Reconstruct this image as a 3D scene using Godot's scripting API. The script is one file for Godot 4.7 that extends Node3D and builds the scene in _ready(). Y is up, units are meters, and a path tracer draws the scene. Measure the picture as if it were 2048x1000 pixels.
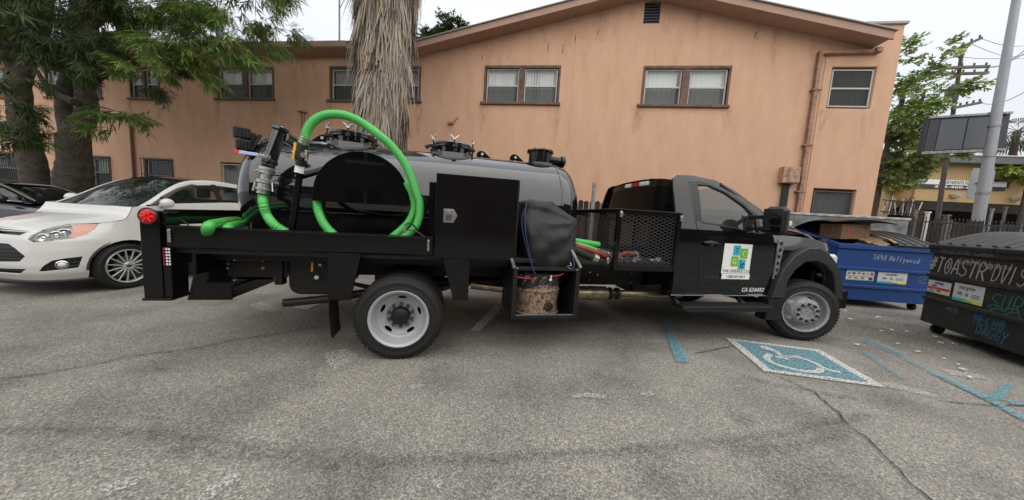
extends Node3D

# A car park beside an orange stucco apartment house: a black tanker truck, a white hatchback, two rubbish containers.
# Metres, y up. The truck's own axes: x forward, y up, z to its right-hand side (towards the viewer).

var M := {}
var T := {}
var names := {}
var rng := RandomNumberGenerator.new()
var HERE: Node3D


# ---------------------------------------------------------------- mesh helpers
class MB:
	var v := PackedVector3Array()
	var n := PackedVector3Array()
	var uv := PackedVector2Array()
	var xf := Transform3D.IDENTITY

	func tri(a: Vector3, b: Vector3, c: Vector3, na: Vector3, nb: Vector3, nc: Vector3, ua := Vector2.ZERO, ub := Vector2.ZERO, uc := Vector2.ZERO) -> void:
		var f := (a - c).cross(a - b)
		if f.length_squared() < 1e-18:
			return
		a = xf * a
		b = xf * b
		c = xf * c
		na = (xf.basis * na).normalized()
		nb = (xf.basis * nb).normalized()
		nc = (xf.basis * nc).normalized()
		f = (a - c).cross(a - b)
		if f.dot(na + nb + nc) < 0.0:
			v.append_array([a, c, b])
			n.append_array([na, nc, nb])
			uv.append_array([ua, uc, ub])
		else:
			v.append_array([a, b, c])
			n.append_array([na, nb, nc])
			uv.append_array([ua, ub, uc])

	func face(p: Array, out: Vector3) -> void:  # flat convex polygon
		var nn: Vector3 = (p[0] - p[2]).cross(p[0] - p[1])
		if p.size() > 3:
			nn = (p[2] - p[0]).cross(p[3] - p[1])
		if nn.dot(out) < 0.0:
			nn = -nn
		nn = nn.normalized()
		for i in range(1, p.size() - 1):
			tri(p[0], p[i], p[i + 1], nn, nn, nn)

	func uvquad(a: Vector3, b: Vector3, c: Vector3, d: Vector3, out: Vector3) -> void:  # a top left, b top right, c bottom right, d bottom left
		tri(a, b, c, out, out, out, Vector2(0, 0), Vector2(1, 0), Vector2(1, 1))
		tri(a, c, d, out, out, out, Vector2(0, 0), Vector2(1, 1), Vector2(0, 1))

	func box(lo: Vector3, hi: Vector3, bev := 0.0, t := Transform3D.IDENTITY) -> void:
		var c := (lo + hi) / 2.0
		var h := (hi - lo).abs() / 2.0
		bev = minf(bev, minf(h.x, minf(h.y, h.z)) * 0.9)
		var keep := xf
		xf = xf * t * Transform3D(Basis.IDENTITY, c)
		var q := h - Vector3.ONE * bev
		for ax in 3:
			var b1 := (ax + 1) % 3
			var b2 := (ax + 2) % 3
			for s in [-1.0, 1.0]:
				var p := []
				for k in [[-1, -1], [1, -1], [1, 1], [-1, 1]]:
					var w := Vector3.ZERO
					w[ax] = s * h[ax]
					w[b1] = k[0] * q[b1]
					w[b2] = k[1] * q[b2]
					p.append(w)
				var o := Vector3.ZERO
				o[ax] = s
				face(p, o)
			if bev > 0.0:
				for s1 in [-1.0, 1.0]:
					for s2 in [-1.0, 1.0]:
						var p := []
						for k in [[0, -1.0], [0, 1.0], [1, 1.0], [1, -1.0]]:
							var w := Vector3.ZERO
							w[ax] = k[1] * q[ax]
							w[b1] = s1 * (h[b1] if k[0] == 0 else q[b1])
							w[b2] = s2 * (q[b2] if k[0] == 0 else h[b2])
							p.append(w)
						var n1 := Vector3.ZERO
						n1[b1] = s1
						var n2 := Vector3.ZERO
						n2[b2] = s2
						tri(p[0], p[1], p[2], n1, n1, n2)
						tri(p[0], p[2], p[3], n1, n2, n2)
		if bev > 0.0:
			for sx in [-1.0, 1.0]:
				for sy in [-1.0, 1.0]:
					for sz in [-1.0, 1.0]:
						face([Vector3(sx * h.x, sy * q.y, sz * q.z), Vector3(sx * q.x, sy * h.y, sz * q.z), Vector3(sx * q.x, sy * q.y, sz * h.z)], Vector3(sx, sy, sz))
		xf = keep

	func bar(a: Vector3, b: Vector3, w: float, h: float, bev := 0.003, upv := Vector3.UP) -> void:
		var d := (b - a)
		var x := d.normalized()
		if absf(x.dot(upv)) > 0.98:
			upv = Vector3.RIGHT if absf(x.x) < 0.9 else Vector3.BACK
		var z := x.cross(upv).normalized()
		var y := z.cross(x).normalized()
		box(Vector3(-d.length() / 2, -h / 2, -w / 2), Vector3(d.length() / 2, h / 2, w / 2), bev, Transform3D(Basis(x, y, z), (a + b) / 2))

	# profile of (radius, height) points turned about the y axis of t; corners sharper than 30 degrees stay sharp
	func lathe(prof: Array, sides: int, t := Transform3D.IDENTITY, closed := false) -> void:
		var keep := xf
		xf = xf * t
		var m := prof.size()
		var segs := m if closed else m - 1
		var cs := []
		for k in sides + 1:
			var a := TAU * (k % sides) / sides
			cs.append(Vector2(cos(a), sin(a)))
		var nrm := []
		for i in segs:
			var d: Vector2 = prof[(i + 1) % m] - prof[i]
			nrm.append(Vector2(d.y, -d.x).normalized())
		for i in segs:
			var p: Vector2 = prof[i]
			var q: Vector2 = prof[(i + 1) % m]
			var np: Vector2 = nrm[i]
			var nq: Vector2 = nrm[i]
			if i > 0 or closed:
				var o: Vector2 = nrm[(i - 1 + segs) % segs]
				if o.dot(nrm[i]) > 0.8:
					np = (o + nrm[i]).normalized()
			if i < segs - 1 or closed:
				var o2: Vector2 = nrm[(i + 1) % segs]
				if o2.dot(nrm[i]) > 0.8:
					nq = (o2 + nrm[i]).normalized()
			for k in sides:
				var c0: Vector2 = cs[k]
				var c1: Vector2 = cs[k + 1]
				var a := Vector3(p.x * c0.x, p.y, p.x * c0.y)
				var b := Vector3(p.x * c1.x, p.y, p.x * c1.y)
				var c := Vector3(q.x * c1.x, q.y, q.x * c1.y)
				var d := Vector3(q.x * c0.x, q.y, q.x * c0.y)
				var na := Vector3(np.x * c0.x, np.y, np.x * c0.y)
				var nb := Vector3(np.x * c1.x, np.y, np.x * c1.y)
				var nc := Vector3(nq.x * c1.x, nq.y, nq.x * c1.y)
				var nd := Vector3(nq.x * c0.x, nq.y, nq.x * c0.y)
				tri(a, b, c, na, nb, nc, Vector2(k / float(sides), i / float(segs)), Vector2((k + 1) / float(sides), i / float(segs)), Vector2((k + 1) / float(sides), (i + 1) / float(segs)))
				tri(a, c, d, na, nc, nd, Vector2(k / float(sides), i / float(segs)), Vector2((k + 1) / float(sides), (i + 1) / float(segs)), Vector2(k / float(sides), (i + 1) / float(segs)))
		xf = keep

	static func aim(a: Vector3, b: Vector3) -> Transform3D:  # y axis from a to b
		var y := (b - a).normalized()
		var x := y.cross(Vector3(0, 0, 1))
		if x.length() < 0.05:
			x = y.cross(Vector3(1, 0, 0))
		x = x.normalized()
		return Transform3D(Basis(x, y, x.cross(y)), a)

	func cyl(a: Vector3, b: Vector3, r: float, sides := 12, r2 := -1.0, bev := 0.0) -> void:
		var l := a.distance_to(b)
		if r2 < 0.0:
			r2 = r
		var p := [Vector2(0, 0), Vector2(r - bev, 0), Vector2(r, bev), Vector2(r2, l - bev), Vector2(r2 - bev, l), Vector2(0, l)]
		if bev == 0.0:
			p = [Vector2(0, 0), Vector2(r, 0), Vector2(r2, l), Vector2(0, l)]
		lathe(p, sides, aim(a, b))

	func tube(pts: Array, r, sides := 10, caps := true) -> void:
		var m := pts.size()
		var rings := []
		var norms := []
		var tprev := Vector3.ZERO
		var u := Vector3.ZERO
		for i in m:
			var t: Vector3 = (pts[mini(i + 1, m - 1)] - pts[maxi(i - 1, 0)]).normalized()
			if i == 0:
				u = t.cross(Vector3(0.13, 0.98, 0.21)).normalized()
				if u.length() < 0.1:
					u = t.cross(Vector3.RIGHT).normalized()
			else:
				u = (u - t * u.dot(t)).normalized()
			var w := t.cross(u)
			var rr: float = r[i] if r is Array else r
			var ring := []
			var nn := []
			for k in sides:
				var a := TAU * k / sides
				var d := u * cos(a) + w * sin(a)
				ring.append(pts[i] + d * rr)
				nn.append(d)
			rings.append(ring)
			norms.append(nn)
		for i in m - 1:
			var dr := 0.0
			if r is Array:
				dr = (r[i] - r[i + 1]) / maxf(pts[i].distance_to(pts[i + 1]), 1e-5)
			var t2: Vector3 = (pts[i + 1] - pts[i]).normalized() * dr
			for k in sides:
				var k2 := (k + 1) % sides
				tri(rings[i][k], rings[i][k2], rings[i + 1][k2], norms[i][k] + t2, norms[i][k2] + t2, norms[i + 1][k2] + t2, Vector2(i, k), Vector2(i, k + 1), Vector2(i + 1, k + 1))
				tri(rings[i][k], rings[i + 1][k2], rings[i + 1][k], norms[i][k] + t2, norms[i + 1][k2] + t2, norms[i + 1][k] + t2, Vector2(i, k), Vector2(i + 1, k + 1), Vector2(i + 1, k))
		if caps:
			face(rings[0], pts[0] - pts[1])
			face(rings[m - 1], pts[m - 1] - pts[m - 2])

	# a polygon in the xy plane of t, z from 0 to depth, with chamfered rims
	func prism(poly, depth: float, t := Transform3D.IDENTITY, bev := 0.0) -> void:
		var keep := xf
		xf = xf * t
		var p := PackedVector2Array(poly)
		if Geometry2D.is_polygon_clockwise(p):
			p.reverse()
		var m := p.size()
		var inn := PackedVector2Array()
		var outn := []
		for i in m:
			var e := (p[(i + 1) % m] - p[i]).normalized()
			outn.append(Vector3(e.y, -e.x, 0))
		for i in m:
			var n0: Vector3 = outn[(i - 1 + m) % m]
			var n1: Vector3 = outn[i]
			var mid := (n0 + n1) / maxf(1.0 + n0.dot(n1), 0.3)
			inn.append(p[i] - Vector2(mid.x, mid.y) * bev)
		var ids := Geometry2D.triangulate_polygon(inn)
		for k in range(0, ids.size(), 3):
			for z in [0.0, depth]:
				var o := Vector3(0, 0, -1 if z == 0.0 else 1)
				var q := [inn[ids[k]], inn[ids[k + 1]], inn[ids[k + 2]]]
				tri(Vector3(q[0].x, q[0].y, z), Vector3(q[1].x, q[1].y, z), Vector3(q[2].x, q[2].y, z), o, o, o, q[0], q[1], q[2])
		for i in m:
			var j := (i + 1) % m
			var o: Vector3 = outn[i]
			var oa := o
			var ob := o
			var pre: Vector3 = outn[(i - 1 + m) % m]
			var post: Vector3 = outn[j]
			if pre.dot(o) > 0.85:
				oa = (pre + o).normalized()
			if post.dot(o) > 0.85:
				ob = (post + o).normalized()
			var a0 := Vector3(p[i].x, p[i].y, bev)
			var b0 := Vector3(p[j].x, p[j].y, bev)
			var a1 := Vector3(p[i].x, p[i].y, depth - bev)
			var b1 := Vector3(p[j].x, p[j].y, depth - bev)
			tri(a0, b0, b1, oa, ob, ob)
			tri(a0, b1, a1, oa, ob, oa)
			if bev > 0.0:
				for z in [0.0, depth]:
					var zz := Vector3(0, 0, -1 if z == 0.0 else 1)
					var a2 := Vector3(inn[i].x, inn[i].y, z)
					var b2 := Vector3(inn[j].x, inn[j].y, z)
					var a3 := a0 if z == 0.0 else a1
					var b3 := b0 if z == 0.0 else b1
					tri(a3, b3, b2, oa, ob, zz)
					tri(a3, b2, a2, oa, zz, zz)
		xf = keep

	# a polygon in a chart, cut into cells and bent by f(Vector2) -> Vector3; edge > 0 gives it a turned-in lip of that depth
	func patch(poly, f: Callable, cell: float, hint: Vector3, holes := [], edge := 0.0) -> void:
		var p := PackedVector2Array(poly)
		var lo := p[0]
		var hi := p[0]
		for q in p:
			lo = lo.min(q)
			hi = hi.max(q)
		var nx := maxi(1, ceili((hi.x - lo.x) / cell))
		var ny := maxi(1, ceili((hi.y - lo.y) / cell))
		var step := Vector2((hi.x - lo.x) / nx, (hi.y - lo.y) / ny)
		var cache := {}
		for i in nx:
			for j in ny:
				var a := lo + Vector2(i, j) * step
				var sq := PackedVector2Array([a, a + Vector2(step.x, 0), a + step, a + Vector2(0, step.y)])
				var parts := Geometry2D.intersect_polygons(sq, p)
				for h in holes:
					var rest: Array[PackedVector2Array] = []
					for q in parts:
						rest.append_array(Geometry2D.clip_polygons(q, h))
					parts = rest
				for q in parts:
					if q.size() < 3:
						continue
					var ids := Geometry2D.triangulate_polygon(q)
					for k in range(0, ids.size(), 3):
						var pp := []
						var nn := []
						for w in 3:
							var c: Vector2 = q[ids[k + w]]
							if not cache.has(c):
								cache[c] = [f.call(c), nat(f, c, hint)]
							pp.append(cache[c][0])
							nn.append(cache[c][1])
						tri(pp[0], pp[1], pp[2], nn[0], nn[1], nn[2], q[ids[k]], q[ids[k + 1]], q[ids[k + 2]])
		if edge > 0.0:
			lip(p, f, cell, hint, edge, 1.0)
			for h in holes:
				lip(PackedVector2Array(h), f, cell, hint, edge, -1.0)

	func nat(f: Callable, c: Vector2, hint: Vector3) -> Vector3:
		var e := 0.003
		var dx: Vector3 = f.call(c + Vector2(e, 0)) - f.call(c - Vector2(e, 0))
		var dy: Vector3 = f.call(c + Vector2(0, e)) - f.call(c - Vector2(0, e))
		var nn := dx.cross(dy).normalized()
		return -nn if nn.dot(hint) < 0.0 else nn

	func lip(p: PackedVector2Array, f: Callable, cell: float, hint: Vector3, edge: float, sgn: float) -> void:
		var cw := Geometry2D.is_polygon_clockwise(p)
		for i in p.size():
			var a := p[i]
			var b := p[(i + 1) % p.size()]
			var k := maxi(1, ceili(a.distance_to(b) / cell))
			var e := (b - a).normalized()
			var o2 := Vector2(e.y, -e.x) * (-1.0 if cw else 1.0) * sgn * 0.01
			for s in k:
				var c0 := a.lerp(b, s / float(k))
				var c1 := a.lerp(b, (s + 1) / float(k))
				var p0: Vector3 = f.call(c0)
				var p1: Vector3 = f.call(c1)
				var n0 := nat(f, c0, hint)
				var n1 := nat(f, c1, hint)
				var out: Vector3 = (f.call(c0 + o2) - p0).normalized()
				tri(p0, p1, p1 - n1 * edge, (n0 + out).normalized(), (n1 + out).normalized(), out)
				tri(p0, p1 - n1 * edge, p0 - n0 * edge, (n0 + out).normalized(), out, out)

	# rings of equal count joined into a skin; shut: rings are closed loops
	func skin(rings: Array, shut := true, caps := true) -> void:
		var m := rings.size()
		var c: int = rings[0].size()
		var nn := []
		for i in m:
			var row := []
			for k in c:
				var kp := (k + 1) % c if shut else mini(k + 1, c - 1)
				var km := (k - 1 + c) % c if shut else maxi(k - 1, 0)
				var du: Vector3 = rings[i][kp] - rings[i][km]
				var dv: Vector3 = rings[mini(i + 1, m - 1)][k] - rings[maxi(i - 1, 0)][k]
				row.append(du.cross(dv).normalized())
			nn.append(row)
		# make the normals point away from the middle of their ring
		if shut:
			for i in m:
				var mid := Vector3.ZERO
				for k in c:
					mid += rings[i][k] / c
				var s := 0.0
				for k in c:
					s += nn[i][k].dot(rings[i][k] - mid)
				if s < 0.0:
					for k in c:
						nn[i][k] = -nn[i][k]
		for i in m - 1:
			for k in (c if shut else c - 1):
				var k2 := (k + 1) % c
				tri(rings[i][k], rings[i][k2], rings[i + 1][k2], nn[i][k], nn[i][k2], nn[i + 1][k2], Vector2(k, i) / 8.0, Vector2(k + 1, i) / 8.0, Vector2(k + 1, i + 1) / 8.0)
				tri(rings[i][k], rings[i + 1][k2], rings[i + 1][k], nn[i][k], nn[i + 1][k2], nn[i + 1][k], Vector2(k, i) / 8.0, Vector2(k + 1, i + 1) / 8.0, Vector2(k, i + 1) / 8.0)
		if caps and shut:
			for e in [0, m - 1]:
				var mid := Vector3.ZERO
				for k in c:
					mid += rings[e][k] / c
				var inner := Vector3.ZERO
				for k in c:
					inner += rings[1 if e == 0 else m - 2][k] / c
				var o := (mid - inner).normalized()
				for k in c:
					tri(mid, rings[e][k], rings[e][(k + 1) % c], o, o, o)

	func ball(c: Vector3, r: Vector3, sides := 10, rows := 6) -> void:
		var p := []
		for i in rows + 1:
			var a := PI * i / rows - PI / 2
			p.append(Vector2(cos(a), sin(a)))
		lathe(p, sides, Transform3D(Basis.from_scale(r), c))

	func mesh() -> ArrayMesh:
		var m := ArrayMesh.new()
		if v.is_empty():
			return m
		var a := []
		a.resize(Mesh.ARRAY_MAX)
		a[Mesh.ARRAY_VERTEX] = v
		a[Mesh.ARRAY_NORMAL] = n
		a[Mesh.ARRAY_TEX_UV] = uv
		m.add_surface_from_arrays(Mesh.PRIMITIVE_TRIANGLES, a)
		return m


# ---------------------------------------------------------------- naming helpers
func numbered(called: String) -> String:
	if not names.has(called):
		names[called] = 0
		return called
	names[called] += 1
	return "%s_%03d" % [called, names[called]]


func thing(called: String, label: String, category: String, at := Vector3.ZERO, turn := 0.0, group := "") -> Node3D:
	var o := Node3D.new()
	o.name = numbered(called)
	add_child(o)
	o.position = at
	o.rotation.y = turn
	tag(o, label, category, group)
	return o


func tag(o: Node3D, label: String, category: String, group := "") -> void:
	o.set_meta("label", label)
	o.set_meta("category", category)
	if group:
		o.set_meta("group", group)


func obj(called: String, mb, material: Material, parent: Node3D = null, label := "") -> MeshInstance3D:
	var o := MeshInstance3D.new()
	o.mesh = mb if mb is Mesh else mb.mesh()
	o.material_override = material
	if parent == null:
		o.name = numbered(called)
		add_child(o)
	else:
		o.name = called
		parent.add_child(o, true)
	if label:
		o.set_meta("label", label)
	return o


func struct(called: String, mb, material: Material) -> MeshInstance3D:
	var o := obj(called, mb, material)
	o.set_meta("kind", "structure")
	return o


func copy(o: Node3D, label: String, at: Vector3, turn := 0.0, group := "") -> Node3D:
	var r: Node3D = o.duplicate()
	r.name = numbered(String(o.name).rstrip("0123456789").trim_suffix("_"))
	add_child(r)
	r.position = at
	r.rotation.y = turn
	r.set_meta("label", label)
	if group:
		r.set_meta("group", group)
	return r


func part(called: String, parent: Node3D, at := Vector3.ZERO) -> Node3D:
	var o := Node3D.new()
	o.name = called
	parent.add_child(o, true)
	o.position = at
	return o


func spline(p: Array, per: int) -> Array:
	var out := []
	for i in p.size() - 1:
		var a: Vector3 = p[maxi(i - 1, 0)]
		var b: Vector3 = p[i]
		var c: Vector3 = p[i + 1]
		var d: Vector3 = p[mini(i + 2, p.size() - 1)]
		for k in per:
			out.append(b.cubic_interpolate(c, a, d, k / float(per)))
	out.append(p[-1])
	return out


func even(p: Array, step: float) -> Array:  # the same curve with points step apart
	var out := [p[0]]
	var left := step
	for i in p.size() - 1:
		var a: Vector3 = p[i]
		var b: Vector3 = p[i + 1]
		var l := a.distance_to(b)
		var at := left
		while at <= l:
			out.append(a.lerp(b, at / l))
			at += step
		left = at - l
	return out


func lerpy(table: Array, x: float) -> float:  # piecewise linear, smoothed, through (x, y) pairs
	if x <= table[0].x:
		return table[0].y
	for i in table.size() - 1:
		if x <= table[i + 1].x:
			var p0: Vector2 = table[maxi(i - 1, 0)]
			var p1: Vector2 = table[i]
			var p2: Vector2 = table[i + 1]
			var p3: Vector2 = table[mini(i + 2, table.size() - 1)]
			var t := (x - p1.x) / (p2.x - p1.x)
			var w := p2.x - p1.x
			var m1 := (p2.y - p0.y) / maxf(p2.x - p0.x, 1e-5) * w
			var m2 := (p3.y - p1.y) / maxf(p3.x - p1.x, 1e-5) * w
			return (2 * t * t * t - 3 * t * t + 1) * p1.y + (t * t * t - 2 * t * t + t) * m1 + (-2 * t * t * t + 3 * t * t) * p2.y + (t * t * t - t * t) * m2
	return table[-1].y


func oval(c: Vector2, rx: float, ry: float, k: int, turn := 0.0) -> PackedVector2Array:
	var p := PackedVector2Array()
	for i in k:
		var a := TAU * i / k
		p.append(c + Vector2(cos(a) * rx, sin(a) * ry).rotated(turn))
	return p


func rrect(lo: Vector2, hi: Vector2, r: float, k := 4) -> PackedVector2Array:
	var p := PackedVector2Array()
	for c in [[hi.x - r, hi.y - r, 0], [lo.x + r, hi.y - r, 1], [lo.x + r, lo.y + r, 2], [hi.x - r, lo.y + r, 3]]:
		for i in k + 1:
			var a: float = (c[2] + i / float(k)) * PI / 2
			p.append(Vector2(c[0] + cos(a) * r, c[1] + sin(a) * r))
	return p


# ---------------------------------------------------------------- materials
func ramp(stops: Array) -> Gradient:
	var g := Gradient.new()
	var o := PackedFloat32Array()
	var c := PackedColorArray()
	for s in stops:
		o.append(s[0])
		c.append(s[1] if s[1] is Color else Color(s[1], s[1], s[1]))
	g.offsets = o
	g.colors = c
	return g


func noise_tex(sd: int, freq: float, kind: int, stops: Array, size := 512, octaves := 4, normal := 0.0, cell := -1) -> NoiseTexture2D:
	var f := FastNoiseLite.new()
	f.seed = sd
	f.noise_type = kind
	f.frequency = freq
	f.fractal_octaves = octaves
	if octaves == 1:
		f.fractal_type = FastNoiseLite.FRACTAL_NONE
	if cell >= 0:
		f.cellular_return_type = cell
	var t := NoiseTexture2D.new()
	t.width = size
	t.height = size
	t.seamless = true
	t.noise = f
	if normal > 0.0:
		t.as_normal_map = true
		t.bump_strength = normal
	elif not stops.is_empty():
		t.color_ramp = ramp(stops)
	return t


func lin(r: float, g: float, b: float) -> Color:
	return Color(r, g, b).linear_to_srgb()


func mat(key: String, c: Color, rough := 0.6, metal := 0.0) -> StandardMaterial3D:
	var m := StandardMaterial3D.new()
	m.resource_name = key
	m.albedo_color = c
	m.roughness = rough
	m.metallic = metal
	M[key] = m
	return m


# wear: fine texture tiles every f metres, coarse one every c metres
func wear(m: StandardMaterial3D, fine: Texture2D, f: float, coarse: Texture2D = null, c := 1.0, world := true) -> StandardMaterial3D:
	m.albedo_texture = fine
	m.uv1_triplanar = true
	m.uv1_world_triplanar = world
	m.uv1_scale = Vector3.ONE / f
	if coarse:
		m.detail_enabled = true
		m.detail_albedo = coarse
		m.detail_blend_mode = BaseMaterial3D.BLEND_MODE_MUL
		m.detail_uv_layer = BaseMaterial3D.DETAIL_UV_2
		m.uv2_triplanar = true
		m.uv2_world_triplanar = world
		m.uv2_scale = Vector3.ONE / c
	return m


func rough_by(m: StandardMaterial3D, t: Texture2D) -> StandardMaterial3D:
	m.roughness_texture = t
	m.roughness_texture_channel = BaseMaterial3D.TEXTURE_CHANNEL_RED
	return m


func bump(m: StandardMaterial3D, t: Texture2D, scale: float) -> StandardMaterial3D:
	m.normal_enabled = true
	m.normal_texture = t
	m.normal_scale = scale
	return m


func glass(key: String, c: Color, alpha: float, rough := 0.02) -> StandardMaterial3D:
	var m := mat(key, Color(c.r, c.g, c.b, alpha), rough)
	m.transparency = BaseMaterial3D.TRANSPARENCY_ALPHA
	return m


func glow(key: String, c: Color, e: float) -> StandardMaterial3D:
	var m := mat(key, c, 0.3)
	m.emission_enabled = true
	m.emission = c
	m.emission_energy_multiplier = e
	return m


func _ready() -> void:
	rng.seed = 7
	HERE = self
	# camera
	var cam := Camera3D.new()
	cam.name = "camera"
	cam.keep_aspect = Camera3D.KEEP_HEIGHT
	cam.fov = rad_to_deg(2.0 * atan(500.0 / 620.0))
	cam.near = 0.05
	cam.far = 900.0
	cam.transform = Transform3D(Basis(Vector3.RIGHT, -0.1049) * Basis(Vector3.BACK, 0.05956), Vector3(0, 1.403, 0))
	add_child(cam)
	cam.current = true
	# bright overcast sky
	var env := Environment.new()
	env.background_mode = Environment.BG_SKY
	var pm := ProceduralSkyMaterial.new()
	pm.sky_top_color = lin(0.57, 0.595, 0.63)
	pm.sky_horizon_color = lin(0.275, 0.29, 0.306)
	pm.sky_curve = 1.4
	pm.sky_energy_multiplier = 1.3
	pm.ground_bottom_color = lin(0.2, 0.19, 0.18)
	pm.ground_horizon_color = lin(0.35, 0.35, 0.35)
	pm.sun_angle_max = 1.0
	pm.sky_cover = noise_tex(11, 0.006, FastNoiseLite.TYPE_SIMPLEX_SMOOTH, [[0.0, Color(0.5, 0.55, 0.62, 0.0)], [0.45, Color(0.6, 0.63, 0.68, 0.06)], [0.8, Color(1, 1, 1, 0.3)], [1.0, Color(1, 1, 1, 0.4)]], 1024, 5)
	pm.sky_cover_modulate = Color(1, 1, 1, 0.26)
	var sky := Sky.new()
	sky.sky_material = pm
	env.sky = sky
	env.tonemap_mode = Environment.TONE_MAPPER_LINEAR
	env.tonemap_exposure = 1.56
	env.sdfgi_enabled = true
	env.ssao_enabled = true
	env.ssil_enabled = true
	var we := WorldEnvironment.new()
	we.name = "world_environment"
	we.environment = env
	add_child(we)
	# the sun behind the cloud: wide and weak
	var sun := DirectionalLight3D.new()
	sun.name = "sun"
	sun.light_energy = 0.5
	sun.light_color = Color(1.0, 0.97, 0.92)
	sun.light_angular_distance = 105.0
	sun.shadow_enabled = true
	sun.sky_mode = DirectionalLight3D.SKY_MODE_LIGHT_ONLY
	sun.rotation_degrees = Vector3(-48, 16, 0)
	add_child(sun)

	materials()
	ground()
	apartment_house()
	house_across()
	yard_walls()
	right_background()
	truck()
	hoses()
	white_car()
	dark_car()
	containers()
	trees()
	litter()


func materials() -> void:
	var SM := FastNoiseLite.TYPE_SIMPLEX_SMOOTH
	var CE := FastNoiseLite.TYPE_CELLULAR
	T.chips = noise_tex(3, 0.14, CE, [[0.0, 0.58], [0.25, 0.7], [0.6, 0.79], [0.82, 0.88], [0.93, 0.98], [1.0, 1.0]], 2048, 1, 0.0, FastNoiseLite.RETURN_CELL_VALUE)
	T.blotch = noise_tex(5, 0.008, SM, [[0.0, 0.76], [0.35, 0.88], [0.6, 0.95], [1.0, 1.0]], 1024, 5)
	T.soft = noise_tex(35, 0.006, SM, [[0.0, Color(0.92, 0.9, 0.885)], [0.3, Color(0.96, 0.95, 0.945)], [0.6, Color(0.975, 0.97, 0.965)], [1.0, Color(1, 1, 1)]], 1024, 7)
	T.grain = noise_tex(9, 0.09, SM, [[0.0, 0.72], [0.5, 0.9], [1.0, 1.0]], 1024, 3)
	T.stucco = noise_tex(21, 0.05, CE, [[0.0, 0.74], [0.5, 0.92], [1.0, 1.0]], 1024, 2, 0.0, FastNoiseLite.RETURN_DISTANCE)
	T.stucco_n = noise_tex(21, 0.05, CE, [], 1024, 2, 5.0, FastNoiseLite.RETURN_DISTANCE)
	T.stain = noise_tex(33, 0.006, SM, [[0.0, Color(0.66, 0.64, 0.62)], [0.35, Color(0.86, 0.84, 0.83)], [0.55, Color(0.95, 0.95, 0.94)], [0.8, Color(1, 1, 1)]], 1024, 5)
	T.dust = noise_tex(41, 0.012, SM, [[0.0, 0.25], [0.5, 0.4], [0.75, 0.75], [1.0, 1.0]], 1024, 5)
	T.wavy = noise_tex(43, 0.006, SM, [], 512, 2, 1.2)
	T.leather = noise_tex(44, 0.05, SM, [], 512, 3, 4.0)
	T.rust = noise_tex(51, 0.03, SM, [[0.0, Color(0.05, 0.03, 0.02)], [0.24, Color(0.14, 0.08, 0.05)], [0.3, Color(0.4, 0.27, 0.2)], [0.36, Color(0.85, 0.77, 0.7)], [1.0, Color(1, 0.95, 0.88)]], 512, 5)
	T.worn = noise_tex(61, 0.022, SM, [[0.0, Color(1, 1, 1, 0.0)], [0.3, Color(1, 1, 1, 0.15)], [0.46, Color(1, 1, 1, 0.6)], [0.62, Color(1, 1, 1, 0.85)], [1.0, Color(1, 1, 1, 0.95)]], 1024, 5)
	T.very_worn = noise_tex(62, 0.03, SM, [[0.0, Color(1, 1, 1, 0.0)], [0.5, Color(1, 1, 1, 0.05)], [0.62, Color(1, 1, 1, 0.6)], [1.0, Color(1, 1, 1, 0.9)]], 1024, 5)
	T.smear = noise_tex(63, 0.012, SM, [[0.0, Color(1, 1, 1, 0.0)], [0.4, Color(1, 1, 1, 0.1)], [0.65, Color(1, 1, 1, 0.45)], [1.0, Color(1, 1, 1, 0.6)]], 1024, 5)
	T.tyre = noise_tex(64, 0.04, SM, [[0.0, Color(1, 1, 1, 0.01)], [0.4, Color(1, 1, 1, 0.035)], [0.65, Color(1, 1, 1, 0.065)], [1.0, Color(1, 1, 1, 0.09)]], 1024, 6)
	T.bark = noise_tex(71, 0.02, SM, [[0.0, 0.5], [0.5, 0.8], [1.0, 1.0]], 512, 5)
	T.bark_n = noise_tex(72, 0.03, SM, [], 512, 4, 8.0)
	T.wood = noise_tex(73, 0.02, SM, [[0.0, 0.45], [0.5, 0.8], [1.0, 1.0]], 512, 4)
	T.mottle = noise_tex(75, 0.02, SM, [[0.0, 0.6], [0.5, 0.85], [1.0, 1.0]], 512, 4)

	# the ground and what is painted on it
	var m := wear(mat("asphalt", lin(0.42, 0.388, 0.335), 0.9), T.chips, 2.3, T.blotch, 7.7)
	for k in [["paint_blue", lin(0.13, 0.29, 0.345), "worn", 0.8], ["paint_white", lin(0.62, 0.61, 0.58), "worn", 0.6], ["paint_faint_white", lin(0.55, 0.54, 0.51), "very_worn", 0.7], ["paint_faint_blue", lin(0.12, 0.3, 0.38), "very_worn", 0.5], ["tyre_mark", lin(0.06, 0.058, 0.055), "tyre", 2.7], ["oil", lin(0.05, 0.042, 0.036), "tyre", 1.9]]:
		var q := mat(k[0], k[1], 0.8)
		q.albedo_texture = T[k[2]]
		q.transparency = BaseMaterial3D.TRANSPARENCY_ALPHA
		q.uv1_triplanar = true
		q.uv1_world_triplanar = true
		q.uv1_scale = Vector3.ONE / float(k[3])
	wear(mat("crack", lin(0.035, 0.032, 0.03), 0.95), T.grain, 0.3)

	# the apartment house
	bump(wear(mat("stucco", lin(0.83, 0.515, 0.35), 0.95), T.stucco, 0.9, T.soft, 6.3), T.stucco_n, 0.6)
	M.stucco.uv2_scale = Vector3(1.0 / 2.6, 1.0 / 9.0, 1.0 / 2.6)
	wear(mat("eave", lin(0.55, 0.36, 0.28), 0.8), T.grain, 0.7, T.soft, 3.1)
	wear(mat("soffit", lin(0.55, 0.36, 0.28), 0.85), T.grain, 0.9, T.soft, 2.1)
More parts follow.
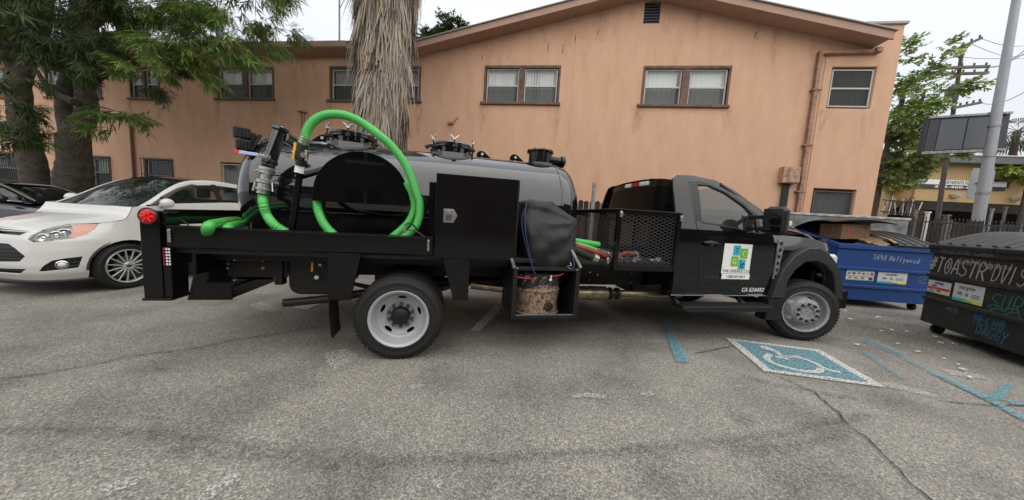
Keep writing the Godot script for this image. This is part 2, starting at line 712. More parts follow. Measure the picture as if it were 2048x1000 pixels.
	wear(mat("roof_felt", lin(0.22, 0.21, 0.2), 0.95), T.grain, 0.5, T.blotch, 3.0)
	wear(mat("coping", lin(0.45, 0.43, 0.4), 0.7), T.grain, 0.5)
	wear(mat("window_trim", lin(0.22, 0.13, 0.095), 0.75), T.grain, 0.5, T.stain, 1.7)
	wear(mat("window_frame", lin(0.6, 0.59, 0.56), 0.5), T.grain, 0.3)
	wear(mat("bronze_frame", lin(0.1, 0.085, 0.075), 0.5), T.grain, 0.3)
	wear(mat("blind", lin(0.72, 0.74, 0.72), 0.7), T.grain, 0.4)
	wear(mat("blind_grey", lin(0.3, 0.31, 0.3), 0.7), T.grain, 0.4)
	wear(mat("blind_dark", lin(0.035, 0.034, 0.033), 0.8), T.grain, 0.4)
	wear(mat("room", lin(0.05, 0.045, 0.04), 0.9), T.grain, 1.0)
	wear(mat("curtain_blue", lin(0.03, 0.04, 0.09), 0.9), T.mottle, 0.4)
	glass("window_glass", Color(0.9, 0.95, 0.95), 0.06)
	var s := mat("insect_screen", Color(0.16, 0.17, 0.17, 0.55), 0.8)
	s.transparency = BaseMaterial3D.TRANSPARENCY_ALPHA
	s = mat("rain_stain", Color(lin(0.24, 0.14, 0.1), 0.2), 0.95)
	s.albedo_texture = T.smear
	s.transparency = BaseMaterial3D.TRANSPARENCY_ALPHA
	s.uv1_triplanar = true
	s.uv1_world_triplanar = true
	s.uv1_scale = Vector3(1.1, 0.22, 1.1)
	wear(mat("louvre", lin(0.2, 0.19, 0.24), 0.6), T.grain, 0.4)
	wear(mat("louvre_dark", lin(0.03, 0.03, 0.045), 0.8), T.grain, 0.4)
	wear(mat("pipe_paint", lin(0.5, 0.28, 0.19), 0.6), T.grain, 0.5, T.stain, 1.3)
	wear(mat("meter_box", lin(0.62, 0.38, 0.26), 0.55), T.grain, 0.5, T.stain, 1.1)
	wear(mat("iron", lin(0.014, 0.014, 0.015), 0.5), T.grain, 0.3)
	wear(mat("repair_mark", lin(0.3, 0.14, 0.09), 0.95), T.mottle, 0.4)
	wear(mat("block_wall", lin(0.3, 0.32, 0.33), 0.85), T.grain, 0.6, T.stain, 2.3)
	wear(mat("wall_cap", lin(0.62, 0.63, 0.62), 0.85), T.grain, 0.6, T.stain, 1.1)
	wear(mat("brown_wall", lin(0.075, 0.045, 0.035), 0.85), T.grain, 0.6, T.stain, 2.3)
	wear(mat("fence_wood", lin(0.06, 0.045, 0.038), 0.9), T.wood, 0.4, T.stain, 1.3)
	wear(mat("galvanised", lin(0.42, 0.44, 0.46), 0.45, 0.5), T.grain, 0.3, T.stain, 0.9)
	wear(mat("across_wall", lin(0.12, 0.06, 0.05), 0.9), T.grain, 0.9, T.stain, 4.0)

	# vehicles
	m = mat("tank_black", lin(0.006, 0.006, 0.007), 0.12)
	m.metallic_specular = 0.45
	m.roughness_texture = T.dust
	m.uv1_triplanar = true
	m.uv1_scale = Vector3.ONE / 1.7
	m.clearcoat_enabled = true
	m.clearcoat = 1.0
	m.clearcoat_roughness = 0.03
	bump(m, T.wavy, 0.05)
	m = mat("cab_black", lin(0.004, 0.004, 0.0045), 0.25)
	m.metallic_specular = 0.05
	m.roughness_texture = T.dust
	m.uv1_triplanar = true
	m.uv1_scale = Vector3.ONE / 1.1
	m.clearcoat_enabled = true
	m.clearcoat = 1.0
	m.clearcoat_roughness = 0.04
	m = mat("bed_black", lin(0.004, 0.0032, 0.0032), 0.5)
	m.metallic_specular = 0.15
	m.clearcoat_enabled = true
	m.clearcoat = 0.7
	m.clearcoat_roughness = 0.1
	m = wear(mat("frame_black", lin(0.007, 0.007, 0.007), 0.5), T.grain, 0.3, T.mottle, 0.7, false)
	m = wear(mat("plastic_grey", lin(0.036, 0.037, 0.038), 0.6), T.grain, 0.15, T.mottle, 0.5, false)
	m = wear(mat("plastic_black", lin(0.008, 0.008, 0.0085), 0.45), T.grain, 0.15, T.mottle, 0.5, false)
	m = wear(mat("rubber", lin(0.012, 0.0115, 0.011), 0.7), T.grain, 0.12, T.mottle, 0.45, false)
	m = wear(mat("wheel_grey", lin(0.55, 0.56, 0.585), 0.42, 0.15), T.grain, 0.2, T.soft, 0.9, false)
	m = wear(mat("wheel_dusty", lin(0.5, 0.505, 0.52), 0.55, 0.1), T.grain, 0.2, T.mottle, 0.4, false)
	wear(mat("hub_grey", lin(0.13, 0.13, 0.135), 0.5, 0.2), T.grain, 0.1, T.mottle, 0.3, false)
	mat("hole_black", lin(0.004, 0.004, 0.004), 0.9)
	mat("chrome", lin(0.7, 0.7, 0.7), 0.12, 1.0)
	mat("steel", lin(0.5, 0.49, 0.47), 0.32, 1.0)
	wear(mat("exhaust_steel", lin(0.52, 0.44, 0.3), 0.35, 0.9), T.mottle, 0.35, T.stain, 0.8, false)
	wear(mat("exhaust_dark", lin(0.06, 0.045, 0.035), 0.5, 0.6), T.mottle, 0.3, null, 1.0, false)
	m = wear(mat("hose_green", lin(0.09, 0.56, 0.11), 0.32), T.grain, 0.5, null, 1.0, false)
	m = wear(mat("hose_red", lin(0.5, 0.07, 0.03), 0.45), T.grain, 0.3, T.mottle, 0.5, false)
	mat("valve_yellow", lin(0.75, 0.42, 0.03), 0.4)
	mat("handle_blue", lin(0.42, 0.52, 0.78), 0.35)
	wear(mat("aluminium", lin(0.6, 0.6, 0.58), 0.35, 0.85), T.mottle, 0.2, null, 1.0, false)
	m = wear(mat("tarp", lin(0.015, 0.015, 0.016), 0.62), T.grain, 0.2, T.mottle, 0.4, false)
	m.rim_enabled = true
	m.rim = 0.15
	bump(m, T.leather, 0.25)
	mat("strap_blue", lin(0.025, 0.04, 0.13), 0.7)
	mat("cord_red", lin(0.4, 0.02, 0.025), 0.6)
	m = wear(mat("drum", lin(0.5, 0.42, 0.36), 0.65, 0.2), T.rust, 0.6, T.mottle, 0.7, false)
	wear(mat("drum_rim", lin(0.5, 0.42, 0.38), 0.5, 0.4), T.mottle, 0.1, null, 1.0, false)
	m = glow("tail_red", lin(0.9, 0.02, 0.03), 0.3)
	m = mat("lens_red", lin(0.4, 0.006, 0.01), 0.15)
	mat("lens_amber", lin(0.6, 0.2, 0.12), 0.15)
	mat("lens_clear", lin(0.62, 0.64, 0.66), 0.1)
	mat("dark_glass", lin(0.004, 0.0045, 0.0045), 0.03)
	mat("rear_glass", lin(0.003, 0.003, 0.003), 0.05).metallic_specular = 0.28
	glass("tint_glass", Color(0.1, 0.11, 0.11), 0.72)
	glass("car_glass", Color(0.08, 0.13, 0.11), 0.6)
	glass("lamp_glass", Color(0.9, 0.92, 0.95), 0.1)
	mat("sign_white", lin(0.8, 0.8, 0.78), 0.4)
	mat("sign_teal", lin(0.05, 0.42, 0.47), 0.4)
	mat("sign_green", lin(0.18, 0.42, 0.03), 0.4)
	mat("ink", lin(0.03, 0.035, 0.035), 0.5)
	mat("ink_teal", lin(0.005, 0.07, 0.09), 0.5)
	mat("letter_silver", lin(0.6, 0.6, 0.6), 0.4)
	mat("letter_light_green", lin(0.65, 0.85, 0.35), 0.4)
	m = mat("car_white", lin(0.6, 0.59, 0.565), 0.35)
	m.clearcoat_enabled = true
	m.clearcoat = 0.8
	m.clearcoat_roughness = 0.04
	m = mat("car_dark", lin(0.006, 0.007, 0.012), 0.3)
	m.clearcoat_enabled = true
	m.clearcoat = 1.0
	m.clearcoat_roughness = 0.05
	mat("grille_black", lin(0.01, 0.01, 0.012), 0.35)
	mat("alloy", lin(0.62, 0.63, 0.64), 0.28, 0.7)
	wear(mat("cabin", lin(0.03, 0.03, 0.03), 0.85), T.grain, 0.4, null, 1.0, false)
	mat("dash_grey", lin(0.1, 0.11, 0.1), 0.85)

	# containers and background
	m = wear(mat("bin_blue", lin(0.006, 0.058, 0.26), 0.6), T.grain, 0.35, T.soft, 0.9, false)
	m = wear(mat("bin_black", lin(0.022, 0.0235, 0.022), 0.55), T.grain, 0.35, T.stain, 0.9, false)
	wear(mat("bin_lid", lin(0.016, 0.017, 0.018), 0.35), T.grain, 0.3, T.mottle, 0.8, false)
	wear(mat("cardboard", lin(0.34, 0.2, 0.11), 0.9), T.grain, 0.2, T.mottle, 0.6, false)
	wear(mat("cardboard_light", lin(0.52, 0.34, 0.2), 0.9), T.grain, 0.2, T.mottle, 0.6, false)
	mat("print_red", lin(0.4, 0.06, 0.035), 0.9)
	wear(mat("sticker_white", lin(0.7, 0.72, 0.74), 0.5), T.grain, 0.2, null, 1.0, false)
	mat("sticker_teal", lin(0.06, 0.36, 0.4), 0.5)
	mat("sticker_yellow", lin(0.62, 0.6, 0.1), 0.5)
	mat("sticker_green", lin(0.15, 0.4, 0.12), 0.5)
	mat("sticker_red", lin(0.45, 0.05, 0.06), 0.5)
	mat("chalk", lin(0.4, 0.43, 0.45), 0.8)
	mat("tag_silver", lin(0.42, 0.39, 0.36), 0.6)
	mat("tag_grey", lin(0.2, 0.2, 0.2), 0.7)
	mat("tag_green", lin(0.03, 0.2, 0.13), 0.7)
	mat("tag_blue", lin(0.03, 0.16, 0.28), 0.7)
	wear(mat("yellow_stucco", lin(0.66, 0.46, 0.235), 0.92), T.stucco, 0.9, T.soft, 5.0)
	wear(mat("yellow_pale", lin(0.7, 0.54, 0.3), 0.92), T.stucco, 0.9, T.soft, 5.0)
	wear(mat("fascia_grey", lin(0.16, 0.165, 0.18), 0.7), T.grain, 0.9)
	wear(mat("carport_dark", lin(0.05, 0.038, 0.033), 0.9), T.wood, 0.9, T.stain, 2.0)
	wear(mat("white_paint", lin(0.7, 0.7, 0.68), 0.6), T.grain, 0.6)
	wear(mat("weathered_post", lin(0.25, 0.22, 0.19), 0.9), T.wood, 0.5, T.stain, 1.0)
	wear(mat("pole_wood", lin(0.16, 0.135, 0.115), 0.9), T.wood, 0.5, T.stain, 1.5)
	wear(mat("crossarm", lin(0.22, 0.19, 0.165), 0.9), T.wood, 0.4)
	wear(mat("pole_steel", lin(0.42, 0.46, 0.51), 0.5, 0.3), T.grain, 0.3, T.soft, 1.6)
	wear(mat("sign_back", lin(0.1, 0.115, 0.135), 0.6), T.grain, 0.6, T.soft, 1.4)
	wear(mat("sign_rim", lin(0.035, 0.038, 0.045), 0.6), T.grain, 0.6)
	wear(mat("wire_black", lin(0.045, 0.046, 0.048), 0.35), T.grain, 0.2, null, 1.0, false)
	mat("wire", lin(0.03, 0.03, 0.032), 0.7)
	bump(wear(mat("bark", lin(0.16, 0.135, 0.11), 0.95), T.bark, 0.5, T.stain, 1.3), T.bark_n, 0.8)
	wear(mat("palm_core", lin(0.12, 0.09, 0.065), 0.95), T.bark, 0.4)
	for k in [["leaf_dark", lin(0.05, 0.085, 0.022)], ["leaf_mid", lin(0.075, 0.125, 0.03)], ["leaf_bright", lin(0.13, 0.2, 0.05)], ["leaf_light", lin(0.26, 0.35, 0.12)], ["leaf_grey", lin(0.09, 0.15, 0.05)], ["leaf_yellow", lin(0.3, 0.34, 0.08)]]:
		var q := mat(k[0], Color.WHITE, 0.55)
		q.albedo_color = k[1]
		q.vertex_color_use_as_albedo = true
		q.backlight_enabled = true
		q.backlight = Color(0.35, 0.4, 0.2)
	var fr := mat("dead_frond", Color.WHITE, 0.9)
	fr.vertex_color_use_as_albedo = true
	mat("litter_white", lin(0.62, 0.61, 0.58), 0.8)
	mat("frond_green", lin(0.045, 0.06, 0.03), 0.7)
	wear(mat("frond_stub", lin(0.5, 0.38, 0.24), 0.9), T.wood, 0.3)


# ---------------------------------------------------------------- the ground
func strip(mb: MB, p: Array, w, y: float) -> void:  # a flat ribbon along ground points (x, z)
	var l := []
	var r := []
	for i in p.size():
		var d: Vector2 = (p[mini(i + 1, p.size() - 1)] - p[maxi(i - 1, 0)]).normalized()
		var o = Vector2(-d.y, d.x) * (w[i] if w is Array else w) / 2.0
		l.append(Vector3(p[i].x + o.x, y, p[i].y + o.y))
		r.append(Vector3(p[i].x - o.x, y, p[i].y - o.y))
	for i in p.size() - 1:
		mb.face([l[i], l[i + 1], r[i + 1], r[i]], Vector3.UP)


func flat(mb: MB, p, y: float) -> void:
	var q := PackedVector2Array(p)
	var ids := Geometry2D.triangulate_polygon(q)
	for k in range(0, ids.size(), 3):
		mb.face([Vector3(q[ids[k]].x, y, q[ids[k]].y), Vector3(q[ids[k + 1]].x, y, q[ids[k + 1]].y), Vector3(q[ids[k + 2]].x, y, q[ids[k + 2]].y)], Vector3.UP)


func jitter(p: Array, step: float, amount: float) -> Array:
	var out := []
	for i in p.size() - 1:
		var k := maxi(1, int(p[i].distance_to(p[i + 1]) / step))
		for j in k:
			out.append(p[i].lerp(p[i + 1], j / float(k)) + Vector2(rng.randf_range(-amount, amount), rng.randf_range(-amount, amount)))
	out.append(p[-1])
	return out


func ground() -> void:
	var mb := MB.new()
	mb.face([Vector3(-400, 0, -400), Vector3(400, 0, -400), Vector3(400, 0, 400), Vector3(-400, 0, 400)], Vector3.UP)
	struct("ground", mb, M.asphalt)
	# worn tyre tracks and oil, 4 mm sheets
	mb = MB.new()
	for c in [[Vector2(-2.914, -1.667), Vector2(-2.503, -1.694), Vector2(-2.057, -1.702), Vector2(-1.561, -1.661), Vector2(-1.349, -1.635), Vector2(-1.022, -1.627), Vector2(-0.665, -1.593), Vector2(-0.280, -1.622), Vector2(0.149, -1.684), Vector2(0.879, -1.813), Vector2(1.269, -1.889), Vector2(1.615, -1.959), Vector2(2.028, -2.062), Vector2(2.604, -2.245), Vector2(2.927, -2.361)], [Vector2(-1.847, -1.573), Vector2(-1.437, -1.580), Vector2(-1.028, -1.548), Vector2(-0.856, -1.534)], [Vector2(1.461, -1.834), Vector2(1.830, -1.894), Vector2(2.205, -2.008), Vector2(2.543, -2.128)], [Vector2(2.290, -2.888), Vector2(2.551, -2.736), Vector2(2.903, -2.627), Vector2(3.110, -2.572)]]:
		var j := jitter(c, 0.12, 0.012)
		for k in 4:
			var w := []
			for i in j.size():
				w.append((0.13 - k * 0.03) * rng.randf_range(0.8, 1.15))
			strip(mb, j, w, 0.003 + k * 0.001)
	struct("tyre_marks", mb, M.tyre_mark)
	mb = MB.new()
	for c in [[Vector2(1.778, -2.193), 0.1, 0.14], [Vector2(-2.801, -2.388), 0.1, 0.04], [Vector2(6.548, -5.061), 0.5, 0.3], [Vector2(6.697, -4.266), 0.3, 0.3], [Vector2(1.384, -3.493), 0.5, 0.25], [Vector2(-2.224, -1.825), 0.05, 0.03]]:
		var pts := PackedVector2Array()
		for i in 18:
			var a := TAU * i / 18.0
			pts.append(Vector2(cos(a) * c[1], sin(a) * c[2]) * rng.randf_range(0.6, 1.3))
		for k in 4:
			var lay := PackedVector2Array()
			for q in pts:
				lay.append(c[0] + q * (1.15 - k * 0.25) * rng.randf_range(0.85, 1.1))
			flat(mb, lay, 0.0075 + k * 0.001)
	for c in [[Vector2(6.3, -4.9), 1.7, 1.2], [Vector2(5.2, -4.6), 1.3, 0.8], [Vector2(7.6, -5.6), 1.2, 0.5], [Vector2(2.2, -4.6), 1.6, 0.7], [Vector2(0.6, -4.2), 1.2, 0.6]]:
		for k in 5:
			var lay := PackedVector2Array()
			for i in 26:
				var a := TAU * i / 26.0
				lay.append(c[0] + Vector2(cos(a) * c[1], sin(a) * c[2]) * (1.2 - k * 0.2) * rng.randf_range(0.8, 1.15))
			flat(mb, lay, 0.0045 + k * 0.0006)
	struct("oil_stains", mb, M.oil)
	# cracks
	mb = MB.new()
	for c in [[Vector2(-3.785, -2.065), Vector2(-3.682, -2.132), Vector2(-3.510, -2.232), Vector2(-3.323, -2.434), Vector2(-3.293, -2.539), Vector2(-2.950, -2.739), Vector2(-2.700, -3.037), Vector2(-2.557, -3.139), Vector2(-2.173, -3.473)], [Vector2(2.687, -2.896), Vector2(2.778, -2.645), Vector2(2.742, -2.549), Vector2(2.671, -2.324), Vector2(2.600, -2.227), Vector2(2.568, -2.028), Vector2(2.482, -1.859), Vector2(2.443, -1.750), Vector2(2.389, -1.658), Vector2(2.355, -1.530)], [Vector2(3.927, -2.610), Vector2(4.266, -2.599), Vector2(4.636, -2.628)], [Vector2(2.889, -3.712), Vector2(2.445, -3.504), Vector2(2.122, -3.354)]]:
		var j := jitter(c, 0.035, 0.006)
		var w := []
		for i in j.size():
			w.append(rng.randf_range(0.005, 0.014))
		strip(mb, j, w, 0.012)
	struct("cracks", mb, M.crack)
	# markings
	var bl := MB.new()
	flat(bl, [Vector2(2.057, -3.875), Vector2(1.766, -3.081), Vector2(1.923, -3.101), Vector2(2.216, -3.969)], 0.016)
	flat(bl, [Vector2(4.538, -3.151), Vector2(4.356, -2.652), Vector2(4.202, -2.354), Vector2(4.323, -2.427), Vector2(4.497, -2.721), Vector2(4.648, -3.184)], 0.016)
	flat(bl, [Vector2(4.390, -2.702), Vector2(5.136, -3.059), Vector2(5.274, -3.074), Vector2(4.548, -2.695)], 0.016)
	flat(bl, [Vector2(4.586, -2.699), Vector2(4.804, -2.697), Vector2(4.700, -2.634), Vector2(4.528, -2.625)], 0.016)
	struct("blue_marking", bl, M.paint_blue)
	bl = MB.new()
	flat(bl, [Vector2(2.600, -5.823), Vector2(2.075, -3.912), Vector2(2.236, -4.008), Vector2(2.789, -5.903)], 0.016)
	flat(bl, [Vector2(4.995, -4.260), Vector2(4.525, -3.149), Vector2(4.642, -3.184), Vector2(5.115, -4.279)], 0.016)
	flat(bl, [Vector2(4.817, -4.233), Vector2(4.741, -3.654), Vector2(4.903, -3.675), Vector2(5.006, -4.226)], 0.016)
	flat(bl, [Vector2(4.365, -3.701), Vector2(4.001, -3.008), Vector2(4.072, -3.016), Vector2(4.475, -3.716)], 0.016)
	struct("blue_marking_faded", bl, M.paint_faint_blue)
	var wh := MB.new()
	flat(wh, [Vector2(-0.447, -3.610), Vector2(-0.334, -3.628), Vector2(-0.111, -4.545), Vector2(-0.215, -4.762)], 0.016)
	flat(wh, [Vector2(-2.922, -4.076), Vector2(-2.707, -4.028), Vector2(-2.637, -4.518), Vector2(-2.766, -4.545)], 0.016)
	struct("white_marking", wh, M.paint_white)
	wh = MB.new()
	for c in [[Vector2(-1.860, -1.322), Vector2(-1.860, -1.378), Vector2(-1.768, -1.414), Vector2(-1.736, -1.366), Vector2(-1.784, -1.327), Vector2(-1.798, -1.292)], [Vector2(-1.390, -1.301), Vector2(-1.409, -1.380), Vector2(-1.356, -1.458), Vector2(-1.294, -1.417), Vector2(-1.338, -1.357), Vector2(-1.324, -1.293)], [Vector2(-0.768, -2.342), Vector2(-0.723, -2.391), Vector2(-0.638, -2.378), Vector2(-0.643, -2.326), Vector2(-0.713, -2.297)], [Vector2(0.533, -2.344), Vector2(0.710, -2.412), Vector2(0.822, -2.374), Vector2(0.787, -2.322), Vector2(0.653, -2.343), Vector2(0.567, -2.314)], [Vector2(-1.735, -2.808), Vector2(-1.593, -2.940), Vector2(-1.376, -2.803), Vector2(-1.400, -2.669), Vector2(-1.451, -2.597), Vector2(-1.444, -2.509), Vector2(-1.579, -2.627)], [Vector2(-0.343, -1.484), Vector2(-0.299, -1.487), Vector2(-0.281, -1.443), Vector2(-0.312, -1.435)], [Vector2(-3.498, -4.074), Vector2(-3.521, -4.269), Vector2(-3.055, -4.026), Vector2(-2.968, -3.868), Vector2(-3.223, -3.903)], [Vector2(3.601, -2.925), Vector2(3.809, -2.893), Vector2(3.984, -2.700), Vector2(3.906, -2.676), Vector2(3.654, -2.805)], [Vector2(4.828, -3.315), Vector2(5.129, -3.220), Vector2(5.070, -3.110), Vector2(4.741, -3.174)], [Vector2(1.134, -2.442), Vector2(1.238, -2.490), Vector2(1.258, -2.440), Vector2(1.155, -2.394)]]:
		flat(wh, c, 0.016)
	struct("white_marking_faded", wh, M.paint_faint_white)
	# the wheelchair sign: white panel, blue field, white figure
	var a := Vector2(2.826, -3.893)
	var b := Vector2(3.841, -3.671)
	var c := Vector2(3.610, -2.800)
	var d := Vector2(2.610, -2.994)
	var at := func(u: float, v: float) -> Vector2: return a.lerp(b, u).lerp(d.lerp(c, u), v)
	mb = MB.new()
	var e := 0.09
	var f := 0.075
	for q in [[0, 0, 1, f], [0, 1 - f, 1, 1], [0, f, e, 1 - f], [1 - e, f, 1, 1 - f]]:
		flat(mb, [at.call(q[0], q[1]), at.call(q[2], q[1]), at.call(q[2], q[3]), at.call(q[0], q[3])], 0.016)
	struct("accessible_parking_border", mb, M.paint_white)
	mb = MB.new()
	flat(mb, [at.call(e, f), at.call(1 - e, f), at.call(1 - e, 1 - f), at.call(e, 1 - f)], 0.016)
	struct("accessible_parking_field", mb, M.paint_blue)
	mb = MB.new()
	var fig := []
	for q in [[Vector2(3.107, -3.597), Vector2(3.183, -3.552), Vector2(3.124, -3.374), Vector2(3.128, -3.301)]]:
		fig.append([q, 0.05])
	fig.append([[Vector2(3.036, -3.350), Vector2(3.285, -3.395), Vector2(3.373, -3.297), Vector2(3.358, -3.126), Vector2(3.450, -3.064)], 0.055])
	fig.append([[Vector2(3.124, -3.386), Vector2(3.350, -3.416)], 0.05])
	fig.append([[Vector2(3.030, -3.438), Vector2(2.899, -3.320), Vector2(2.865, -3.197), Vector2(2.937, -3.096), Vector2(3.065, -3.039), Vector2(3.222, -3.057), Vector2(3.310, -3.131)], 0.06])
	for q in fig:
		var sm := []
		for p in spline(q[0].map(func(w): return Vector3(w.x, 0, w.y)), 6):
			sm.append(Vector2(p.x, p.z))
		strip(mb, sm, q[1], 0.02)
	var hd := PackedVector2Array()
	for i in 14:
		hd.append(Vector2(3.127, -3.600) + Vector2(cos(TAU * i / 14), sin(TAU * i / 14)) * 0.07)
	flat(mb, hd, 0.024)
	struct("accessible_parking_symbol", mb, M.paint_white)


# ---------------------------------------------------------------- the orange apartment house (own axes: x along the wall, z outwards)
# one window: an opening of the wall with trim, sill, sashes, panes and what hangs behind them
func window(b: Node3D, x0: float, x1: float, y0: float, y1: float, lights: Array, look := {}) -> void:
	var w := part("window", b)
	var mb := MB.new()
	var t := 0.07
	var frame_mat: Material = M[look.get("frame", "window_frame")]
	if look.get("trim", true):
		mb.box(Vector3(x0 - 0.01, y1 - 0.06, -0.1), Vector3(x1 + 0.01, y1 + 0.02, 0.03), 0.006)
		mb.box(Vector3(x0 - 0.01, y0 + 0.05, -0.1), Vector3(x0 + t * 0.7, y1 - 0.062, 0.025), 0.006)
		mb.box(Vector3(x1 - t * 0.7, y0 + 0.05, -0.1), Vector3(x1 + 0.01, y1 - 0.062, 0.025), 0.006)
		for i in lights.size() - 1:
			mb.box(Vector3(lights[i][1], y0 + 0.05, -0.1), Vector3(lights[i + 1][0], y1 - 0.062, 0.022), 0.006)
		obj("trim", mb, M.window_trim, w)
		mb = MB.new()
		mb.box(Vector3(x0 - 0.1, y0 - 0.03, -0.1), Vector3(x1 + 0.06, y0 + 0.048, 0.075), 0.01)
		obj("sill", mb, M.window_trim, w)
	for l in lights:
		var a: float = l[0] + 0.002
		var c: float = l[1] - 0.002
		var lo := y0 + 0.05
		var hi := y1 - 0.063
		var mid: float = lerpf(lo, hi, look.get("mid", 0.5))
		mb = MB.new()
		var r := 0.035
		var zf := -0.03
		mb.box(Vector3(a, lo, zf - 0.05), Vector3(a + r, hi, zf), 0.004)
		mb.box(Vector3(c - r, lo, zf - 0.05), Vector3(c, hi, zf), 0.004)
		mb.box(Vector3(a + r, lo, zf - 0.05), Vector3(c - r, lo + r, zf - 0.002), 0.004)
		mb.box(Vector3(a + r, hi - r, zf - 0.05), Vector3(c - r, hi, zf - 0.002), 0.004)
		if look.get("sash", true):
			mb.box(Vector3(a + r, mid - 0.025, zf - 0.055), Vector3(c - r, mid + 0.02, zf - 0.004), 0.004)
		obj("sash_frame", mb, frame_mat, w)
		for half in 2:
			mb = MB.new()
			var z := zf - (0.03 if half == 1 else 0.042)
			var ya := mid + 0.02 if half == 1 else lo + r
			var yb := hi - r if half == 1 else mid - 0.025
			mb.face([Vector3(a + r, ya, z), Vector3(c - r, ya, z), Vector3(c - r, yb, z), Vector3(a + r, yb, z)], Vector3(0, 0, 1))
			obj("pane", mb, M.window_glass, w)
			if (half == 0 and look.get("screen", true)) or look.has("all_screen"):
				mb = MB.new()
				z = zf - 0.02
				mb.face([Vector3(a + r, ya, z), Vector3(c - r, ya, z), Vector3(c - r, yb, z), Vector3(a + r, yb, z)], Vector3(0, 0, 1))
				obj("insect_screen", mb, M.insect_screen, w)
		# behind the glass
		mb = MB.new()
		var kind: String = look.get("behind", "slats")
		if kind == "slats":
			var n := int((c - a) / 0.085)
			for i in n:
				var x := lerpf(a + 0.03, c - 0.03, (i + 0.5) / n)
				var turn := rng.randf_range(0.25, 0.75)
				mb.box(Vector3(-0.043, lo, -0.001), Vector3(0.043, hi, 0.001), 0.0, Transform3D(Basis(Vector3.UP, turn), Vector3(x, 0, -0.17)))
			obj("vertical_blind", mb, M[look.get("cloth", "blind")], w)
		elif kind == "sheer":
			var rings := [[], []]
			for i in 41:
				var x := lerpf(a, c, i / 40.0)
				var z := -0.16 + sin(i * 1.25) * 0.012 + rng.randf_range(-0.004, 0.004)
				rings[0].append(Vector3(x, lo, z))
				rings[1].append(Vector3(x, hi, z))
			mb.skin(rings, false, false)
			obj("curtain", mb, M[look.get("cloth", "blind")], w)
		if look.has("dark_curtain") and l == lights[-1]:
			mb = MB.new()
			var rings := [[], []]
			for i in 13:
				var x := lerpf(c - 0.4, c, i / 12.0)
				rings[0].append(Vector3(x, lo, -0.12 + sin(i * 1.6) * 0.012))
				rings[1].append(Vector3(x + 0.05, mid - 0.02, -0.12))
			mb.skin(rings, false, false)
			obj("curtain", mb, M.curtain_blue, w)
		mb = MB.new()
		for q in [[Vector3(a, lo, -0.9), Vector3(c, hi, -0.88)], [Vector3(a - 0.3, lo, -0.88), Vector3(a, hi, -0.1)], [Vector3(c, lo, -0.88), Vector3(c + 0.02, hi, -0.1)], [Vector3(a, hi, -0.88), Vector3(c, hi + 0.02, -0.1)], [Vector3(a, lo - 0.02, -0.88), Vector3(c, lo, -0.1)]]:
			mb.box(q[0], q[1])
		obj("room_box", mb, M.room, w)
	if look.get("bars", false):
		mb = MB.new()
		var nb := int((x1 - x0) / 0.11)
		for i in nb + 1:
			var x := lerpf(x0 - 0.05, x1 + 0.05, i / float(nb))
			mb.bar(Vector3(x, y0 - 0.1, 0.09), Vector3(x, y1 + 0.05, 0.09), 0.014, 0.014, 0.0)
		for y in [y0, (y0 + y1) / 2, y1 - 0.02]:
			mb.bar(Vector3(x0 - 0.08, y, 0.105), Vector3(x1 + 0.08, y, 0.105), 0.012, 0.025, 0.0)
		obj("security_bars", mb, M.iron, w)


